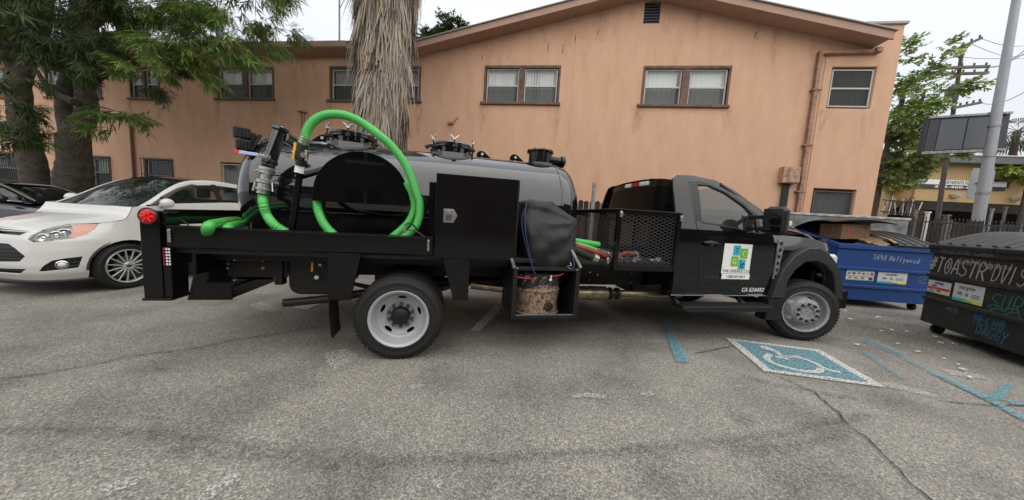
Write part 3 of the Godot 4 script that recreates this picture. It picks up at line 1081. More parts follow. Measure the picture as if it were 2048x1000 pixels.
func apartment_house() -> void:
	var b := thing("apartment_house", "long orange stucco apartment house with gable roof behind the tanker truck", "building", Vector3(0, 0, -10.2), -0.1261)
	var holes := []
	var wins := [
		[-10.97, -8.69, 4.99, 6.07, [[-10.9, -9.93], [-9.72, -8.76]], {"behind": "sheer", "dark_curtain": true}],
		[-6.56, -3.33, 4.97, 6.08, [[-6.49, -5.42], [-5.3, -4.42], [-4.3, -3.4]], {"behind": "slats", "cloth": "blind_grey"}],
		[-1.2, 1.17, 4.96, 6.09, [[-1.13, -0.1], [0.08, 1.1]], {"behind": "slats"}],
		[3.62, 6.03, 4.95, 6.07, [[3.69, 4.72], [4.93, 5.96]], {"behind": "sheer"}],
		[8.62, 9.72, 4.96, 6.07, [[8.66, 9.68]], {"behind": "slats", "cloth": "blind_dark", "mid": 0.5, "trim": false, "all_screen": true}],
		[-14.7, -13.4, 4.95, 6.05, [[-14.63, -14.12], [-14.0, -13.47]], {"behind": "sheer", "cloth": "blind_grey"}],
		[-18.6, -16.0, 4.95, 6.05, [[-18.53, -17.5], [-17.3, -16.07]], {"behind": "slats", "cloth": "blind_grey"}],
		[-22.6, -20.6, 4.95, 6.05, [[-22.5, -20.7]], {"behind": "sheer", "cloth": "blind_grey"}],
		[-14.25, -13.0, 1.62, 2.79, [[-14.18, -13.07]], {"behind": "none", "bars": true}],
		[-17.72, -15.84, 1.62, 2.79, [[-17.65, -16.85], [-16.7, -15.9]], {"behind": "sheer", "cloth": "blind_grey", "bars": true}],
		[-22.6, -20.4, 1.62, 2.79, [[-22.5, -20.5]], {"behind": "none", "bars": true}],
		[-10.98, -9.85, 1.62, 2.79, [[-10.92, -9.91]], {"behind": "sheer", "cloth": "blind_dark", "mid": 0.02, "sash": false, "screen": false, "trim": false}],
		[-5.2, -4.1, 1.62, 2.79, [[-5.14, -4.16]], {"behind": "slats"}],
		[8.63, 9.74, 1.62, 2.76, [[8.68, 9.69]], {"behind": "sheer", "cloth": "blind_dark", "mid": 0.02, "sash": false, "screen": false, "frame": "bronze_frame", "trim": false}],
	]
	for w in wins:
		holes.append(PackedVector2Array([Vector2(w[0], w[2]), Vector2(w[1], w[2]), Vector2(w[1], w[3]), Vector2(w[0], w[3])]))
	holes.append(PackedVector2Array([Vector2(3.47, 7.27), Vector2(3.93, 7.27), Vector2(3.93, 7.9), Vector2(3.47, 7.9)]))
	var mb := MB.new()
	mb.patch([Vector2(-30, 0), Vector2(10.19, 0), Vector2(10.19, 7.13), Vector2(9.3, 7.13), Vector2(9.3, 6.62), Vector2(3.5, 7.98), Vector2(-3.6, 6.45), Vector2(-30, 6.45)], func(p): return Vector3(p.x, p.y, 0), 2.5, Vector3(0, 0, 1), holes, 0.14)
	mb.face([Vector3(10.19, 0, 0), Vector3(10.19, 7.13, 0), Vector3(10.19, 7.13, -9), Vector3(10.19, 0, -9)], Vector3(1, 0, 0))
	mb.face([Vector3(-30, 0, -9), Vector3(-30, 6.45, -9), Vector3(10.19, 6.45, -9), Vector3(10.19, 0, -9)], Vector3(0, 0, -1))
	mb.face([Vector3(9.3, 7.13, 0), Vector3(10.19, 7.13, 0), Vector3(10.19, 7.13, -9), Vector3(9.3, 7.13, -9)], Vector3(0, 1, 0))
	mb.face([Vector3(9.3, 6.4, -0.01), Vector3(9.3, 7.13, -0.01), Vector3(9.3, 7.13, -9), Vector3(9.3, 6.4, -9)], Vector3(-1, 0, 0))
	obj("wall", mb, M.stucco, b)
	for w in wins:
		window(b, w[0], w[1], w[2], w[3], w[4], w[5])
	# coping of the parapet at the right end
	mb = MB.new()
	mb.box(Vector3(9.22, 7.132, -9), Vector3(10.25, 7.2, 0.06), 0.01)
	obj("parapet_coping", mb, M.coping, b)
	# gable roof with its raking fascia, and the flat eave of the left wing
	mb = MB.new()
	var t := Transform3D(Basis.IDENTITY, Vector3(0, 0, -9))
	mb.prism([Vector2(-5.6, 6.4), Vector2(-3.3, 6.4), Vector2(3.5, 7.94), Vector2(9.5, 6.52), Vector2(9.5, 6.6), Vector2(3.5, 8.03), Vector2(-3.3, 6.49), Vector2(-5.6, 6.49)], 9.5, t, 0.0)
	var roof := obj("roof", mb, M.soffit, b)
	mb = MB.new()
	mb.prism([Vector2(-5.6, 6.38), Vector2(-3.25, 6.38), Vector2(3.5, 7.9), Vector2(9.52, 6.47), Vector2(9.52, 6.66), Vector2(3.5, 8.09), Vector2(-3.25, 6.56), Vector2(-5.6, 6.56)], 0.05, Transform3D(Basis.IDENTITY, Vector3(0, 0, 0.502)), 0.006)
	obj("fascia", mb, M.eave, roof)
	mb = MB.new()
	mb.prism([Vector2(-5.6, 6.565), Vector2(-3.25, 6.565), Vector2(3.5, 8.095), Vector2(9.56, 6.662), Vector2(9.56, 6.69), Vector2(3.5, 8.125), Vector2(-3.25, 6.59), Vector2(-5.6, 6.59)], 9.6, Transform3D(Basis.IDENTITY, Vector3(0, 0, -9)), 0.004)
	obj("roof_covering", mb, M.coping, roof)
	mb = MB.new()
	mb.box(Vector3(-30, 6.42, -9), Vector3(-5.62, 6.5, 0.5))
	obj("eave_soffit", mb, M.soffit, roof)
	mb = MB.new()
	mb.prism([Vector2(0.505, 6.4), Vector2(0.6, 6.42), Vector2(0.63, 6.5), Vector2(0.63, 6.58), Vector2(0.505, 6.6)], 24.4, Transform3D(Basis(Vector3(0, 0, 1), Vector3(0, 1, 0), Vector3(-1, 0, 0)), Vector3(-5.55, 0, 0)), 0.008)
	obj("gutter", mb, M.eave, roof)
	mb = MB.new()
	mb.box(Vector3(-30, 6.502, -9), Vector3(-5.58, 6.62, 0.52), 0.01)
	obj("roof_covering", mb, M.coping, roof)
	# louvred gable vent
	var vent := part("gable_vent", b)
	mb = MB.new()
	mb.box(Vector3(3.47, 7.27, -0.2), Vector3(3.93, 7.9, -0.13))
	obj("vent_back", mb, M.louvre_dark, vent)
	for i in 8:
		mb = MB.new()
		mb.box(Vector3(3.475, -0.03, -0.004), Vector3(3.925, 0.03, 0.004), 0.0, Transform3D(Basis(Vector3.RIGHT, -0.75), Vector3(0, 7.305 + i * 0.078, -0.04)))
		obj("slat", mb, M.louvre, vent)
	# downpipe at the right end, its elbow and the offset under the eave
	mb = MB.new()
	mb.bar(Vector3(9.58, 6.5, 0.08), Vector3(9.58, 6.38, 0.08), 0.16, 0.16, 0.01)
	mb.bar(Vector3(9.66, 6.42, 0.075), Vector3(8.2, 6.4, 0.075), 0.1, 0.1, 0.012)
	mb.bar(Vector3(8.22, 6.44, 0.072), Vector3(8.27, 0, 0.072), 0.1, 0.11, 0.012)
	for y in [5.4, 3.9, 2.6]:
		mb.box(Vector3(8.13, y, 0.0), Vector3(8.37, y + 0.04, 0.135), 0.004)
	obj("downpipe", mb, M.pipe_paint, b)
	# rain runs under the sills and under the eaves
	var runs := MB.new()
	for w in wins:
		for x in [w[0] - 0.06, w[1] - 0.02]:
			for k in 2:
				var wd := rng.randf_range(0.08, 0.24)
				var ln := rng.randf_range(0.4, 1.3)
				var xx: float = x + rng.randf_range(-0.1, 0.1)
				runs.face([Vector3(xx - wd, w[2] - 0.04, 0.003 + k * 0.001), Vector3(xx + wd, w[2] - 0.04, 0.003 + k * 0.001), Vector3(xx + wd * 0.3, w[2] - ln, 0.003 + k * 0.001), Vector3(xx - wd * 0.3, w[2] - ln, 0.003 + k * 0.001)], Vector3(0, 0, 1))
	for i in 46:
		var xx := rng.randf_range(-20, 9.0)
		var top := 6.4 if xx < -3.4 else 7.9 - absf(xx - 3.5) * 0.24
		var wd := rng.randf_range(0.05, 0.3)
		var ln := rng.randf_range(0.25, 0.9)
		var zz := 0.005 + (i % 5) * 0.0008
		runs.face([Vector3(xx - wd, top, zz), Vector3(xx + wd, top, zz), Vector3(xx + wd * 0.4, top - ln, zz), Vector3(xx - wd * 0.4, top - ln, zz)], Vector3(0, 0, 1))
	obj("rain_stain", runs, M.rain_stain, b).set_meta("kind", "stuff")
	# raised plaster band beside the downpipe
	mb = MB.new()
	mb.box(Vector3(8.42, 0, 0.001), Vector3(8.46, 6.3, 0.018), 0.004)
	obj("plaster_joint", mb, M.stucco, b)
	for x in [1.56, -3.1]:
		mb = MB.new()
		mb.box(Vector3(x, 3.0 if x > 0 else 5.6, 0.001), Vector3(x + 0.02, 7.0 if x > 0 else 6.2, 0.008))
		obj("plaster_joint", mb, M.stucco, b)
	# meter cabinet and conduit
	var box := part("meter_cabinet", b)
	mb = MB.new()
	mb.box(Vector3(7.66, 2.84, 0.0), Vector3(8.1, 3.3, 0.2), 0.012)
	obj("cabinet_body", mb, M.meter_box, box)
	mb = MB.new()
	mb.box(Vector3(7.78, 2.86, 0.2), Vector3(8.09, 3.28, 0.215), 0.005)
	mb.box(Vector3(7.8, 3.0, 0.215), Vector3(7.812, 3.22, 0.222))
	obj("cabinet_door", mb, M.meter_box, box)
	mb = MB.new()
	mb.cyl(Vector3(7.8, 2.84, 0.06), Vector3(7.8, 0, 0.06), 0.028, 10)
	mb.box(Vector3(7.84, 2.1, 0.002), Vector3(7.97, 2.84, 0.05))
	obj("conduit", mb, M.iron, box)
	# drain pipe on the left wing
	mb = MB.new()
	mb.cyl(Vector3(-14.7, 4.3, 0.06), Vector3(-14.7, 0, 0.06), 0.045, 10)
	obj("drain_pipe", mb, M.repair_mark, b)
	# bracket stubs and rust runs
	mb = MB.new()
	mb.bar(Vector3(-7.75, 4.62, 0.03), Vector3(-7.4, 4.56, 0.03), 0.03, 0.05)
	mb.bar(Vector3(-7.62, 4.6, 0.02), Vector3(-7.62, 4.0, 0.02), 0.012, 0.03)
	mb.bar(Vector3(-7.5, 4.58, 0.02), Vector3(-7.52, 4.3, 0.02), 0.012, 0.02)
	obj("rusty_bracket", mb, M.repair_mark, b)
	mb = MB.new()
	mb.box(Vector3(-2.35, 4.28, 0), Vector3(-2.15, 4.36, 0.08), 0.02)
	mb.bar(Vector3(-2.2, 4.3, 0.06), Vector3(-2.02, 4.52, 0.02), 0.02, 0.03)
	obj("wall_bracket", mb, M.pipe_paint, b)
	mb = MB.new()
	for q in [[0.75, 6.75, 0.24], [1.55, 7.0, 0.2], [-1.3, 6.42, 0.12], [2.2, 7.1, 0.1], [6.55, 7.0, 0.16], [1.2, 6.7, 0.25]]:
		mb.bar(Vector3(q[0], q[1], 0.002), Vector3(q[0] - 0.01, q[1] - q[2], 0.002), 0.006, 0.022, 0.0)
	obj("scrape_marks", mb, M.repair_mark, b)


func house_across() -> void:
	# the brown house on the other side of the yard: seen only in the paint of the vehicles
	var b := thing("brown_house", "plain brown stucco house across the yard, seen only in the vehicles' paint", "building", Vector3(2, 0, 13.5), PI)
	_house_mesh(b)
	var b2 := thing("brown_house", "second plain brown house across the yard, further right, seen only in reflections", "building", Vector3(38, 0, 12.5), PI + 0.25)
	_house_mesh(b2)
	b2.scale.y = 1.7


func _house_mesh(b: Node3D) -> void:
	var holes := []
	for i in 7:
		for y in [1.2, 4.0]:
			holes.append(PackedVector2Array([Vector2(-14 + i * 4.2, y), Vector2(-12.2 + i * 4.2, y), Vector2(-12.2 + i * 4.2, y + 1.2), Vector2(-14 + i * 4.2, y + 1.2)]))
	var mb := MB.new()
	mb.patch([Vector2(-17, 0), Vector2(17, 0), Vector2(17, 6.2), Vector2(-17, 6.2)], func(p): return Vector3(p.x, p.y, 0), 4.0, Vector3(0, 0, 1), holes, 0.15)
	mb.box(Vector3(-17, 6.2, -8), Vector3(17, 6.4, 0.3))
	mb.face([Vector3(-17, 0, 0), Vector3(-17, 6.2, 0), Vector3(-17, 6.2, -8), Vector3(-17, 0, -8)], Vector3(-1, 0, 0))
	mb.face([Vector3(17, 0, 0), Vector3(17, 6.2, 0), Vector3(17, 6.2, -8), Vector3(17, 0, -8)], Vector3(1, 0, 0))
	mb.face([Vector3(-17, 0, -8), Vector3(17, 0, -8), Vector3(17, 6.2, -8), Vector3(-17, 6.2, -8)], Vector3(0, 0, -1))
	obj("wall", mb, M.across_wall, b)
	for h in holes:
		mb = MB.new()
		mb.box(Vector3(h[0].x, h[0].y, -0.14), Vector3(h[1].x, h[2].y, -0.1))
		obj("window", mb, M.dark_glass, b)
		mb = MB.new()
		mb.box(Vector3(h[0].x - 0.1, h[0].y - 0.12, 0.0), Vector3(h[1].x + 0.1, h[0].y, 0.08), 0.01)
		mb.box(Vector3((h[0].x + h[1].x) / 2 - 0.04, h[0].y, -0.1), Vector3((h[0].x + h[1].x) / 2 + 0.04, h[2].y, 0.02))
		obj("window_trim", mb, M.white_paint, b)
	for x in [-9.6, -1.2, 7.2]:
		mb = MB.new()
		mb.box(Vector3(x - 0.9, 0, 0.0), Vector3(x + 0.9, 2.2, 0.05), 0.01)
		obj("garage_door", mb, M.block_wall, b)


# ---------------------------------------------------------------- low walls and fences round the yard
func yard_walls() -> void:
	# painted block wall in front of the house, right
	var w := thing("block_wall", "low grey painted wall with pale cap behind the blue container", "wall", Vector3(0, 0, -10.2), -0.1261)
	var mb := MB.new()
	mb.box(Vector3(4.6, 0, 1.0), Vector3(9.99, 1.9, 1.2), 0.01)
	obj("wall_body", mb, M.block_wall, w)
	mb = MB.new()
	mb.box(Vector3(4.58, 1.902, 0.98), Vector3(10.02, 1.96, 1.22), 0.012)
	obj("wall_cap", mb, M.wall_cap, w)
	# wooden fence behind the truck: every board its own
	var f := thing("board_fence", "brown fence of dog-eared wooden boards behind the truck cage", "fence", Vector3(0, 0, -10.2), -0.1261)
	var n := 0
	for i in 38:
		var x := -1.2 + i * 0.15
		mb = MB.new()
		var h := 1.98 + rng.randf_range(-0.02, 0.02)
		mb.prism([Vector2(0, 0), Vector2(0.138, 0), Vector2(0.138, h - 0.04), Vector2(0.1, h), Vector2(0.038, h), Vector2(0, h - 0.04)], 0.018, Transform3D(Basis(Vector3.BACK, rng.randf_range(-0.006, 0.006)), Vector3(x, 0, 1.1 + rng.randf_range(0, 0.006))), 0.002)
		obj("board", mb, M.fence_wood, f)
	for y in [0.4, 1.55]:
		mb = MB.new()
		mb.box(Vector3(-1.2, y, 1.03), Vector3(4.5, y + 0.09, 1.09), 0.004)
		obj("rail", mb, M.fence_wood, f)
	# bare post behind the truck
	var p := thing("steel_post", "bare galvanised post standing behind the cage by the wooden fence", "post")
	p.position = Vector3(1.960, 0, -7.9)
	mb = MB.new()
	mb.cyl(Vector3.ZERO, Vector3(0, 2.377, 0), 0.045, 12, -1, 0.006)
	mb.ball(Vector3(0, 2.377, 0), Vector3(0.045, 0.02, 0.045), 10, 4)
	obj("post", mb, M.galvanised, p)
	# brown retaining wall behind the cars on the left
	var bw := thing("brown_wall", "low dark brown wall under the barred windows behind the cars", "wall", Vector3(0, 0, -10.2), -0.1261)
	mb = MB.new()
	mb.box(Vector3(-26, 0, 0.5), Vector3(-11.6, 1.62, 0.7), 0.01)
	obj("wall_body", mb, M.brown_wall, bw)
	mb = MB.new()
	mb.box(Vector3(-26, 1.622, 0.47), Vector3(-11.57, 1.68, 0.73), 0.01)
	obj("wall_cap", mb, M.brown_wall, bw)
	# blue rubbish bag between the trees and the wall
	var bag := thing("blue_tarpaulin", "crumpled blue tarpaulin heaped behind the white car's windscreen", "tarpaulin", Vector3(-11.641, 0, -8.6))
	mb = MB.new()
	var rings := []
	for i in 9:
		var ring := []
		for k in 18:
			var a := TAU * k / 18.0
			var r := (0.62 - 0.055 * i) * (1.0 + 0.1 * sin(k * 2.3 + i) + rng.randf_range(-0.05, 0.05))
			ring.append(Vector3(cos(a) * r, i * 0.17, sin(a) * r * 0.7))
		rings.append(ring)
	mb.skin(rings)
	obj("tarpaulin_cloth", mb, mat("tarp_blue", lin(0.015, 0.035, 0.2), 0.5), bag)


# ---------------------------------------------------------------- the tanker truck
func text(called: String, s: String, cap: float, material: Material, parent: Node3D, t: Transform3D, bold := true, slant := 0.0) -> MeshInstance3D:
	var f := SystemFont.new()
	f.font_names = PackedStringArray(["Droid Sans"])
	f.font_weight = 700 if bold else 400
	var m := TextMesh.new()
	m.text = s
	m.font = f
	m.font_size = 40
	m.pixel_size = cap / (0.72 * 40)
	m.depth = 0.002
	m.curve_step = 2.0
	var o := obj(called, m, material, parent)
	o.transform = t * Transform3D(Basis(Vector3.RIGHT, Vector3(slant, 1, 0), Vector3.BACK), Vector3.ZERO)
	return o


const ZOUT := Basis(Vector3(1, 0, 0), Vector3(0, 0, 1), Vector3(0, -1, 0))  # y of a lathe turned to z


func tyre_mesh(r: float, bead: float, w: float, blocks: int) -> ArrayMesh:
	var mb := MB.new()
	var t := Transform3D(ZOUT, Vector3.ZERO)
	var d := r - bead
	var prof := [Vector2(bead - 0.004, -0.03), Vector2(bead + 0.004, -0.004), Vector2(bead + d * 0.12, 0.004), Vector2(bead + d * 0.17, 0.0), Vector2(bead + d * 0.5, 0.003), Vector2(bead + d * 0.55, 0.0045), Vector2(bead + d * 0.58, 0.001), Vector2(bead + d * 0.78, -0.008), Vector2(r - 0.018, -0.026), Vector2(r - 0.005, -0.04), Vector2(r, -0.056)]
	var h := -0.056
	var gap := (w - 0.112) / 4.0
	for g in 3:
		h -= gap - 0.006
		prof.append_array([Vector2(r, h), Vector2(r - 0.009, h - 0.001), Vector2(r - 0.009, h - 0.011), Vector2(r, h - 0.012)])
		h -= 0.012
	prof.append_array([Vector2(r, -w + 0.056), Vector2(r - 0.005, -w + 0.04), Vector2(r - 0.018, -w + 0.026), Vector2(bead + d * 0.6, -w), Vector2(bead, -w + 0.02)])
	mb.lathe(prof, 64, t)
	for i in blocks:
		var a := TAU * i / blocks
		for s in [-0.05, -w + 0.05]:
			mb.box(Vector3(-0.011, r - 0.02, s - 0.02), Vector3(0.011, r + 0.002, s + 0.02), 0.003, Transform3D(Basis(Vector3.BACK, a), Vector3.ZERO))
	return mb.mesh()


func rear_rim_mesh() -> ArrayMesh:
	var mb := MB.new()
	mb.lathe([Vector2(0.232, -0.2), Vector2(0.236, -0.09), Vector2(0.246, -0.05), Vector2(0.25, -0.02), Vector2(0.262, -0.008), Vector2(0.27, -0.001), Vector2(0.272, 0.003), Vector2(0.268, 0.006), Vector2(0.258, 0.001), Vector2(0.246, -0.008), Vector2(0.243, -0.03), Vector2(0.234, -0.045), Vector2(0.23, -0.075), Vector2(0.222, -0.085), Vector2(0.218, -0.11), Vector2(0.205, -0.122)], 64, Transform3D(ZOUT, Vector3.ZERO))
	var holes := []
	for i in 5:
		var a := TAU * i / 5 + 0.25
		holes.append(oval(Vector2(cos(a), sin(a)) * 0.175, 0.017, 0.043, 16, a))
	mb.patch(oval(Vector2.ZERO, 0.206, 0.206, 64), func(p): return Vector3(p.x, p.y, -0.122 - 0.022 * smoothstep(0.21, 0.13, p.length()) * 1.0 + 0.012 * smoothstep(0.135, 0.12, p.length())), 0.03, Vector3(0, 0, 1), holes, 0.012)
	return mb.mesh()


func front_rim_mesh() -> ArrayMesh:
	var mb := MB.new()
	mb.lathe([Vector2(0.232, -0.2), Vector2(0.25, -0.02), Vector2(0.262, -0.006), Vector2(0.27, 0.001), Vector2(0.268, 0.007), Vector2(0.256, 0.002), Vector2(0.243, -0.012), Vector2(0.238, -0.07), Vector2(0.226, -0.085)], 64, Transform3D(ZOUT, Vector3.ZERO))
	var holes := []
	for i in 5:
		var a := TAU * i / 5 + 2.5
		holes.append(oval(Vector2(cos(a), sin(a)) * 0.188, 0.018, 0.036, 16, a))
	mb.patch(oval(Vector2.ZERO, 0.228, 0.228, 64), func(p): return Vector3(p.x, p.y, -0.085 + 0.11 * smoothstep(0.222, 0.142, p.length())), 0.03, Vector3(0, 0, 1), holes, 0.012)
	return mb.mesh()


func nuts(w: Node3D, n: int, r: float, z: float, material: Material) -> void:
	var mb := MB.new()
	mb.lathe([Vector2(0.021, 0), Vector2(0.019, 0.006), Vector2(0.0155, 0.008), Vector2(0.0155, 0.03), Vector2(0.01, 0.036), Vector2(0, 0.036)], 6, Transform3D(ZOUT, Vector3.ZERO))
	var m := mb.mesh()
	for i in n:
		var a := TAU * (i + 0.5) / n
		var o := obj("lug_nut", m, material, w)
		o.position = Vector3(cos(a) * r, sin(a) * r, z)


func mesh_panel(parent: Node3D, o: Vector3, ax: Vector3, ay: Vector3, w: float, h: float) -> void:  # expanded metal: crossing strands
	var mb := MB.new()
	var n := ax.cross(ay).normalized()
	var lwd := 0.085
	var swd := 0.036
	var slope := swd / lwd
	for s in [-1.0, 1.0]:
		var k0 := int(-w * slope / swd) - 2
		var k1 := int((h + w * slope) / swd) + 2
		for k in range(k0, k1):
			# line y = k*swd + s*slope*x clipped to the panel
			var pts := []
			var y0 := k * swd
			var y1 = y0 + s * slope * w
			var ta := 0.0
			var tb := 1.0
			if y1 == y0:
				continue
			var t0 = (0.0 - y0) / (y1 - y0)
			var t1 = (h - y0) / (y1 - y0)
			ta = maxf(ta, minf(t0, t1))
			tb = minf(tb, maxf(t0, t1))
			if tb - ta < 0.01:
				continue
			var a = o + ax * (ta * w) + ay * (y0 + (y1 - y0) * ta) + n * (0.0015 * s)
			var b = o + ax * (tb * w) + ay * (y0 + (y1 - y0) * tb) + n * (0.0015 * s)
			mb.bar(a, b, 0.004, 0.0062, 0.0, ay)
	obj("wire_mesh", mb, M.wire_black, parent)


func cab_v(w: float) -> float:
	if w < 0.75:
		return 1.0 - 0.25 * pow(0.75 - w, 1.5)
	if w < 1.3:
		return 1.0
	if w < 1.46:
		return 1.0 - 1.1 * (w - 1.3) * (w - 1.3)
	return 0.97184 - (w - 1.46) * 0.26 - 0.2 * (w - 1.46) * (w - 1.46)


func truck() -> void:
	var t := thing("tanker_truck", "black tanker truck with round tank, tool box and two-seat cab", "truck", Vector3(-1.262, 0, -3.95), 0.2135)
	truck_wheels(t)
	truck_frame(t)
	truck_tank(t)
	truck_bed(t)
	truck_cab(t)


func truck_wheels(t: Node3D) -> void:
	var tyre := tyre_mesh(0.403, 0.268, 0.235, 60)
	var rim := rear_rim_mesh()
	var first: Node3D
	for s in [1, -1]:
		var w := part("rear_wheel", t, Vector3(0, 0.401, 1.19 * s))
		if s < 0:
			w.rotation.y = PI
		obj("tyre", tyre, M.rubber, w)
		obj("rim", rim, M.wheel_grey, w)
		var mb := MB.new()
		mb.lathe([Vector2(0.09, -0.14), Vector2(0.088, -0.12), Vector2(0.086, -0.09), Vector2(0.078, -0.078), Vector2(0.066, -0.075), Vector2(0.05, -0.066), Vector2(0, -0.064)], 32, Transform3D(ZOUT, Vector3.ZERO))
		mb.lathe([Vector2(0.24, -0.24), Vector2(0.1, -0.21), Vector2(0.0, -0.21)], 32, Transform3D(ZOUT, Vector3.ZERO))
		obj("hub", mb, M.frame_black, w)
		mb = MB.new()
		mb.lathe([Vector2(0.134, -0.14), Vector2(0.132, -0.129), Vector2(0.088, -0.128)], 40, Transform3D(ZOUT, Vector3.ZERO))
		obj("flange", mb, M.wheel_dusty, w)
		nuts(w, 10, 0.11, -0.13, M.hub_grey)
		var inner := part("rear_inner_wheel", t, Vector3(0, 0.401, 0.885 * s))
		if s < 0:
			inner.rotation.y = PI
		obj("tyre", tyre, M.rubber, inner)
		mb = MB.new()
		mb.lathe([Vector2(0.25, -0.02), Vector2(0.235, -0.1), Vector2(0.235, -0.2)], 32, Transform3D(ZOUT, Vector3.ZERO))
		obj("rim", mb, M.wheel_grey, inner)
	var frim := front_rim_mesh()
	for s in [1, -1]:
		var w := part("front_wheel", t, Vector3(5.04, 0.401, 1.06 * s))
		w.rotation.y = -0.42 + (PI if s < 0 else 0.0)
		obj("tyre", tyre, M.rubber, w)
		obj("rim", frim, M.wheel_dusty, w)
		var mb := MB.new()
		mb.lathe([Vector2(0.14, 0.02), Vector2(0.14, 0.034), Vector2(0.134, 0.04), Vector2(0.082, 0.042), Vector2(0.078, 0.01), Vector2(0.07, 0.0), Vector2(0.04, -0.008), Vector2(0, -0.008)], 32, Transform3D(ZOUT, Vector3.ZERO))
		obj("hub", mb, M.wheel_dusty, w)
		mb = MB.new()
		mb.lathe([Vector2(0.066, 0.006), Vector2(0.05, 0.02), Vector2(0.0, 0.02)], 20, Transform3D(ZOUT, Vector3.ZERO))
		obj("hub_cap", mb, M.hole_black, w)
		nuts(w, 10, 0.11, 0.036, M.frame_black)


func truck_frame(t: Node3D) -> void:
	for s in [1, -1]:
		var mb := MB.new()
		mb.box(Vector3(-1.52, 0.66, 0.39 * s), Vector3(5.5, 0.86, 0.43 * s), 0.008)
		mb.box(Vector3(1.72, 0.585, 0.38 * s), Vector3(3.2, 0.9, 0.425 * s), 0.004)
		mb.box(Vector3(-1.52, 0.655, 0.34 * s), Vector3(5.5, 0.67, 0.39 * s))
		mb.box(Vector3(-1.52, 0.85, 0.34 * s), Vector3(5.5, 0.865, 0.39 * s))
		obj("chassis_rail", mb, M.frame_black, t)
	var mb := MB.new()
	for u in [-1.2, -0.45, 0.6, 1.6, 2.7, 4.2]:
		mb.box(Vector3(u, 0.68, -0.385), Vector3(u + 0.06, 0.84, 0.385))
	obj("cross_member", mb, M.frame_black, t)
	mb = MB.new()
	mb.box(Vector3(3.0, 0.42, -0.3), Vector3(4.4, 0.8, 0.28), 0.06)
	mb.cyl(Vector3(0.2, 0.5, 0), Vector3(3.0, 0.58, 0), 0.06, 12)
	obj("gearbox", mb, M.frame_black, t)
	mb = MB.new()
	mb.box(Vector3(1.0, 0.43, -0.95), Vector3(2.9, 0.8, -0.5), 0.06)
	obj("fuel_tank", mb, M.frame_black, t)
	mb = MB.new()
	mb.cyl(Vector3(0, 0.4, -0.9), Vector3(0, 0.4, 0.9), 0.075, 14)
	mb.ball(Vector3(0, 0.41, 0), Vector3(0.2, 0.2, 0.17), 16, 10)
	mb.cyl(Vector3(5.04, 0.36, -0.85), Vector3(5.04, 0.36, 0.85), 0.06, 12)
	obj("axle", mb, M.frame_black, t)
	mb = MB.new()
	for s in [1, -1]:
		for k in 4:
			mb.tube(spline([Vector3(-0.75 + k * 0.08, 0.62 - k * 0.02, 0.52 * s), Vector3(0, 0.5 - k * 0.018, 0.52 * s), Vector3(0.75 - k * 0.08, 0.62 - k * 0.02, 0.52 * s)], 8), 0.018, 6)
	obj("leaf_spring", mb, M.frame_black, t)
	for q in [[Vector3(2.250, 0.753, 0.432), 1], [Vector3(2.359, 0.722, 0.432), 1], [Vector3(2.245, 0.647, 0.432), 1], [Vector3(2.855, 0.753, 0.432), 1], [Vector3(2.854, 0.629, 0.432), 1], [Vector3(-1.302, 0.855, 0.760), 2], [Vector3(-1.304, 0.778, 0.760), 2], [Vector3(-1.717, 0.853, 0.760), 0], [Vector3(-1.718, 0.810, 0.760), 0], [Vector3(-1.720, 0.772, 0.760), 0], [Vector3(-1.589, 0.852, 0.760), 0], [Vector3(-1.591, 0.814, 0.760), 0], [Vector3(-1.592, 0.771, 0.760), 0]]:
		mb = MB.new()
		mb.cyl(q[0], q[0] + Vector3(0, 0, 0.016), 0.014, 6, 0.011)
		obj("bolt", mb, [M.frame_black, M.steel, M.valve_yellow][q[1]] if q[1] != 0 else M.galvanised, t)
	# exhaust: silencer amidships and tail pipe behind the wheel
	var ex := part("exhaust", t)
	mb = MB.new()
	mb.lathe([Vector2(0, 0), Vector2(0.06, 0), Vector2(0.085, 0.03), Vector2(0.085, 0.2), Vector2(0.09, 0.205), Vector2(0.09, 0.22), Vector2(0.085, 0.225), Vector2(0.085, 0.38), Vector2(0.091, 0.385), Vector2(0.091, 0.4), Vector2(0.085, 0.405), Vector2(0.085, 0.58), Vector2(0.06, 0.62), Vector2(0, 0.62)], 24, MB.aim(Vector3(1.75, 0.545, 0.72), Vector3(2.6, 0.545, 0.72)))
	obj("silencer", mb, M.exhaust_steel, ex)
	mb = MB.new()
	mb.lathe([Vector2(0.05, 0), Vector2(0.075, 0.01), Vector2(0.075, 0.03), Vector2(0.05, 0.045), Vector2(0.05, 0.09), Vector2(0.072, 0.1), Vector2(0.072, 0.13), Vector2(0.048, 0.15)], 20, MB.aim(Vector3(2.38, 0.545, 0.72), Vector3(3.2, 0.545, 0.72)))
	obj("clamp", mb, M.exhaust_dark, ex)
	mb = MB.new()
	mb.tube(spline([Vector3(2.5, 0.545, 0.72), Vector3(2.75, 0.54, 0.72), Vector3(3.05, 0.52, 0.7), Vector3(3.5, 0.5, 0.6)], 6), 0.045, 14)
	mb.tube(spline([Vector3(1.8, 0.545, 0.72), Vector3(1.2, 0.56, 0.66), Vector3(0.7, 0.6, 0.6)], 6), 0.045, 12)
	obj("exhaust_pipe", mb, M.exhaust_steel, ex)
	mb = MB.new()
	var tp := spline([Vector3(-1.14, 0.43, 0.75), Vector3(-0.9, 0.455, 0.75), Vector3(-0.7, 0.48, 0.74), Vector3(-0.4, 0.52, 0.66)], 6)
	mb.tube(tp, 0.04, 16, false)
	mb.tube(tp, 0.036, 16, false)
	obj("tail_pipe", mb, M.exhaust_dark, ex)
	mb = MB.new()
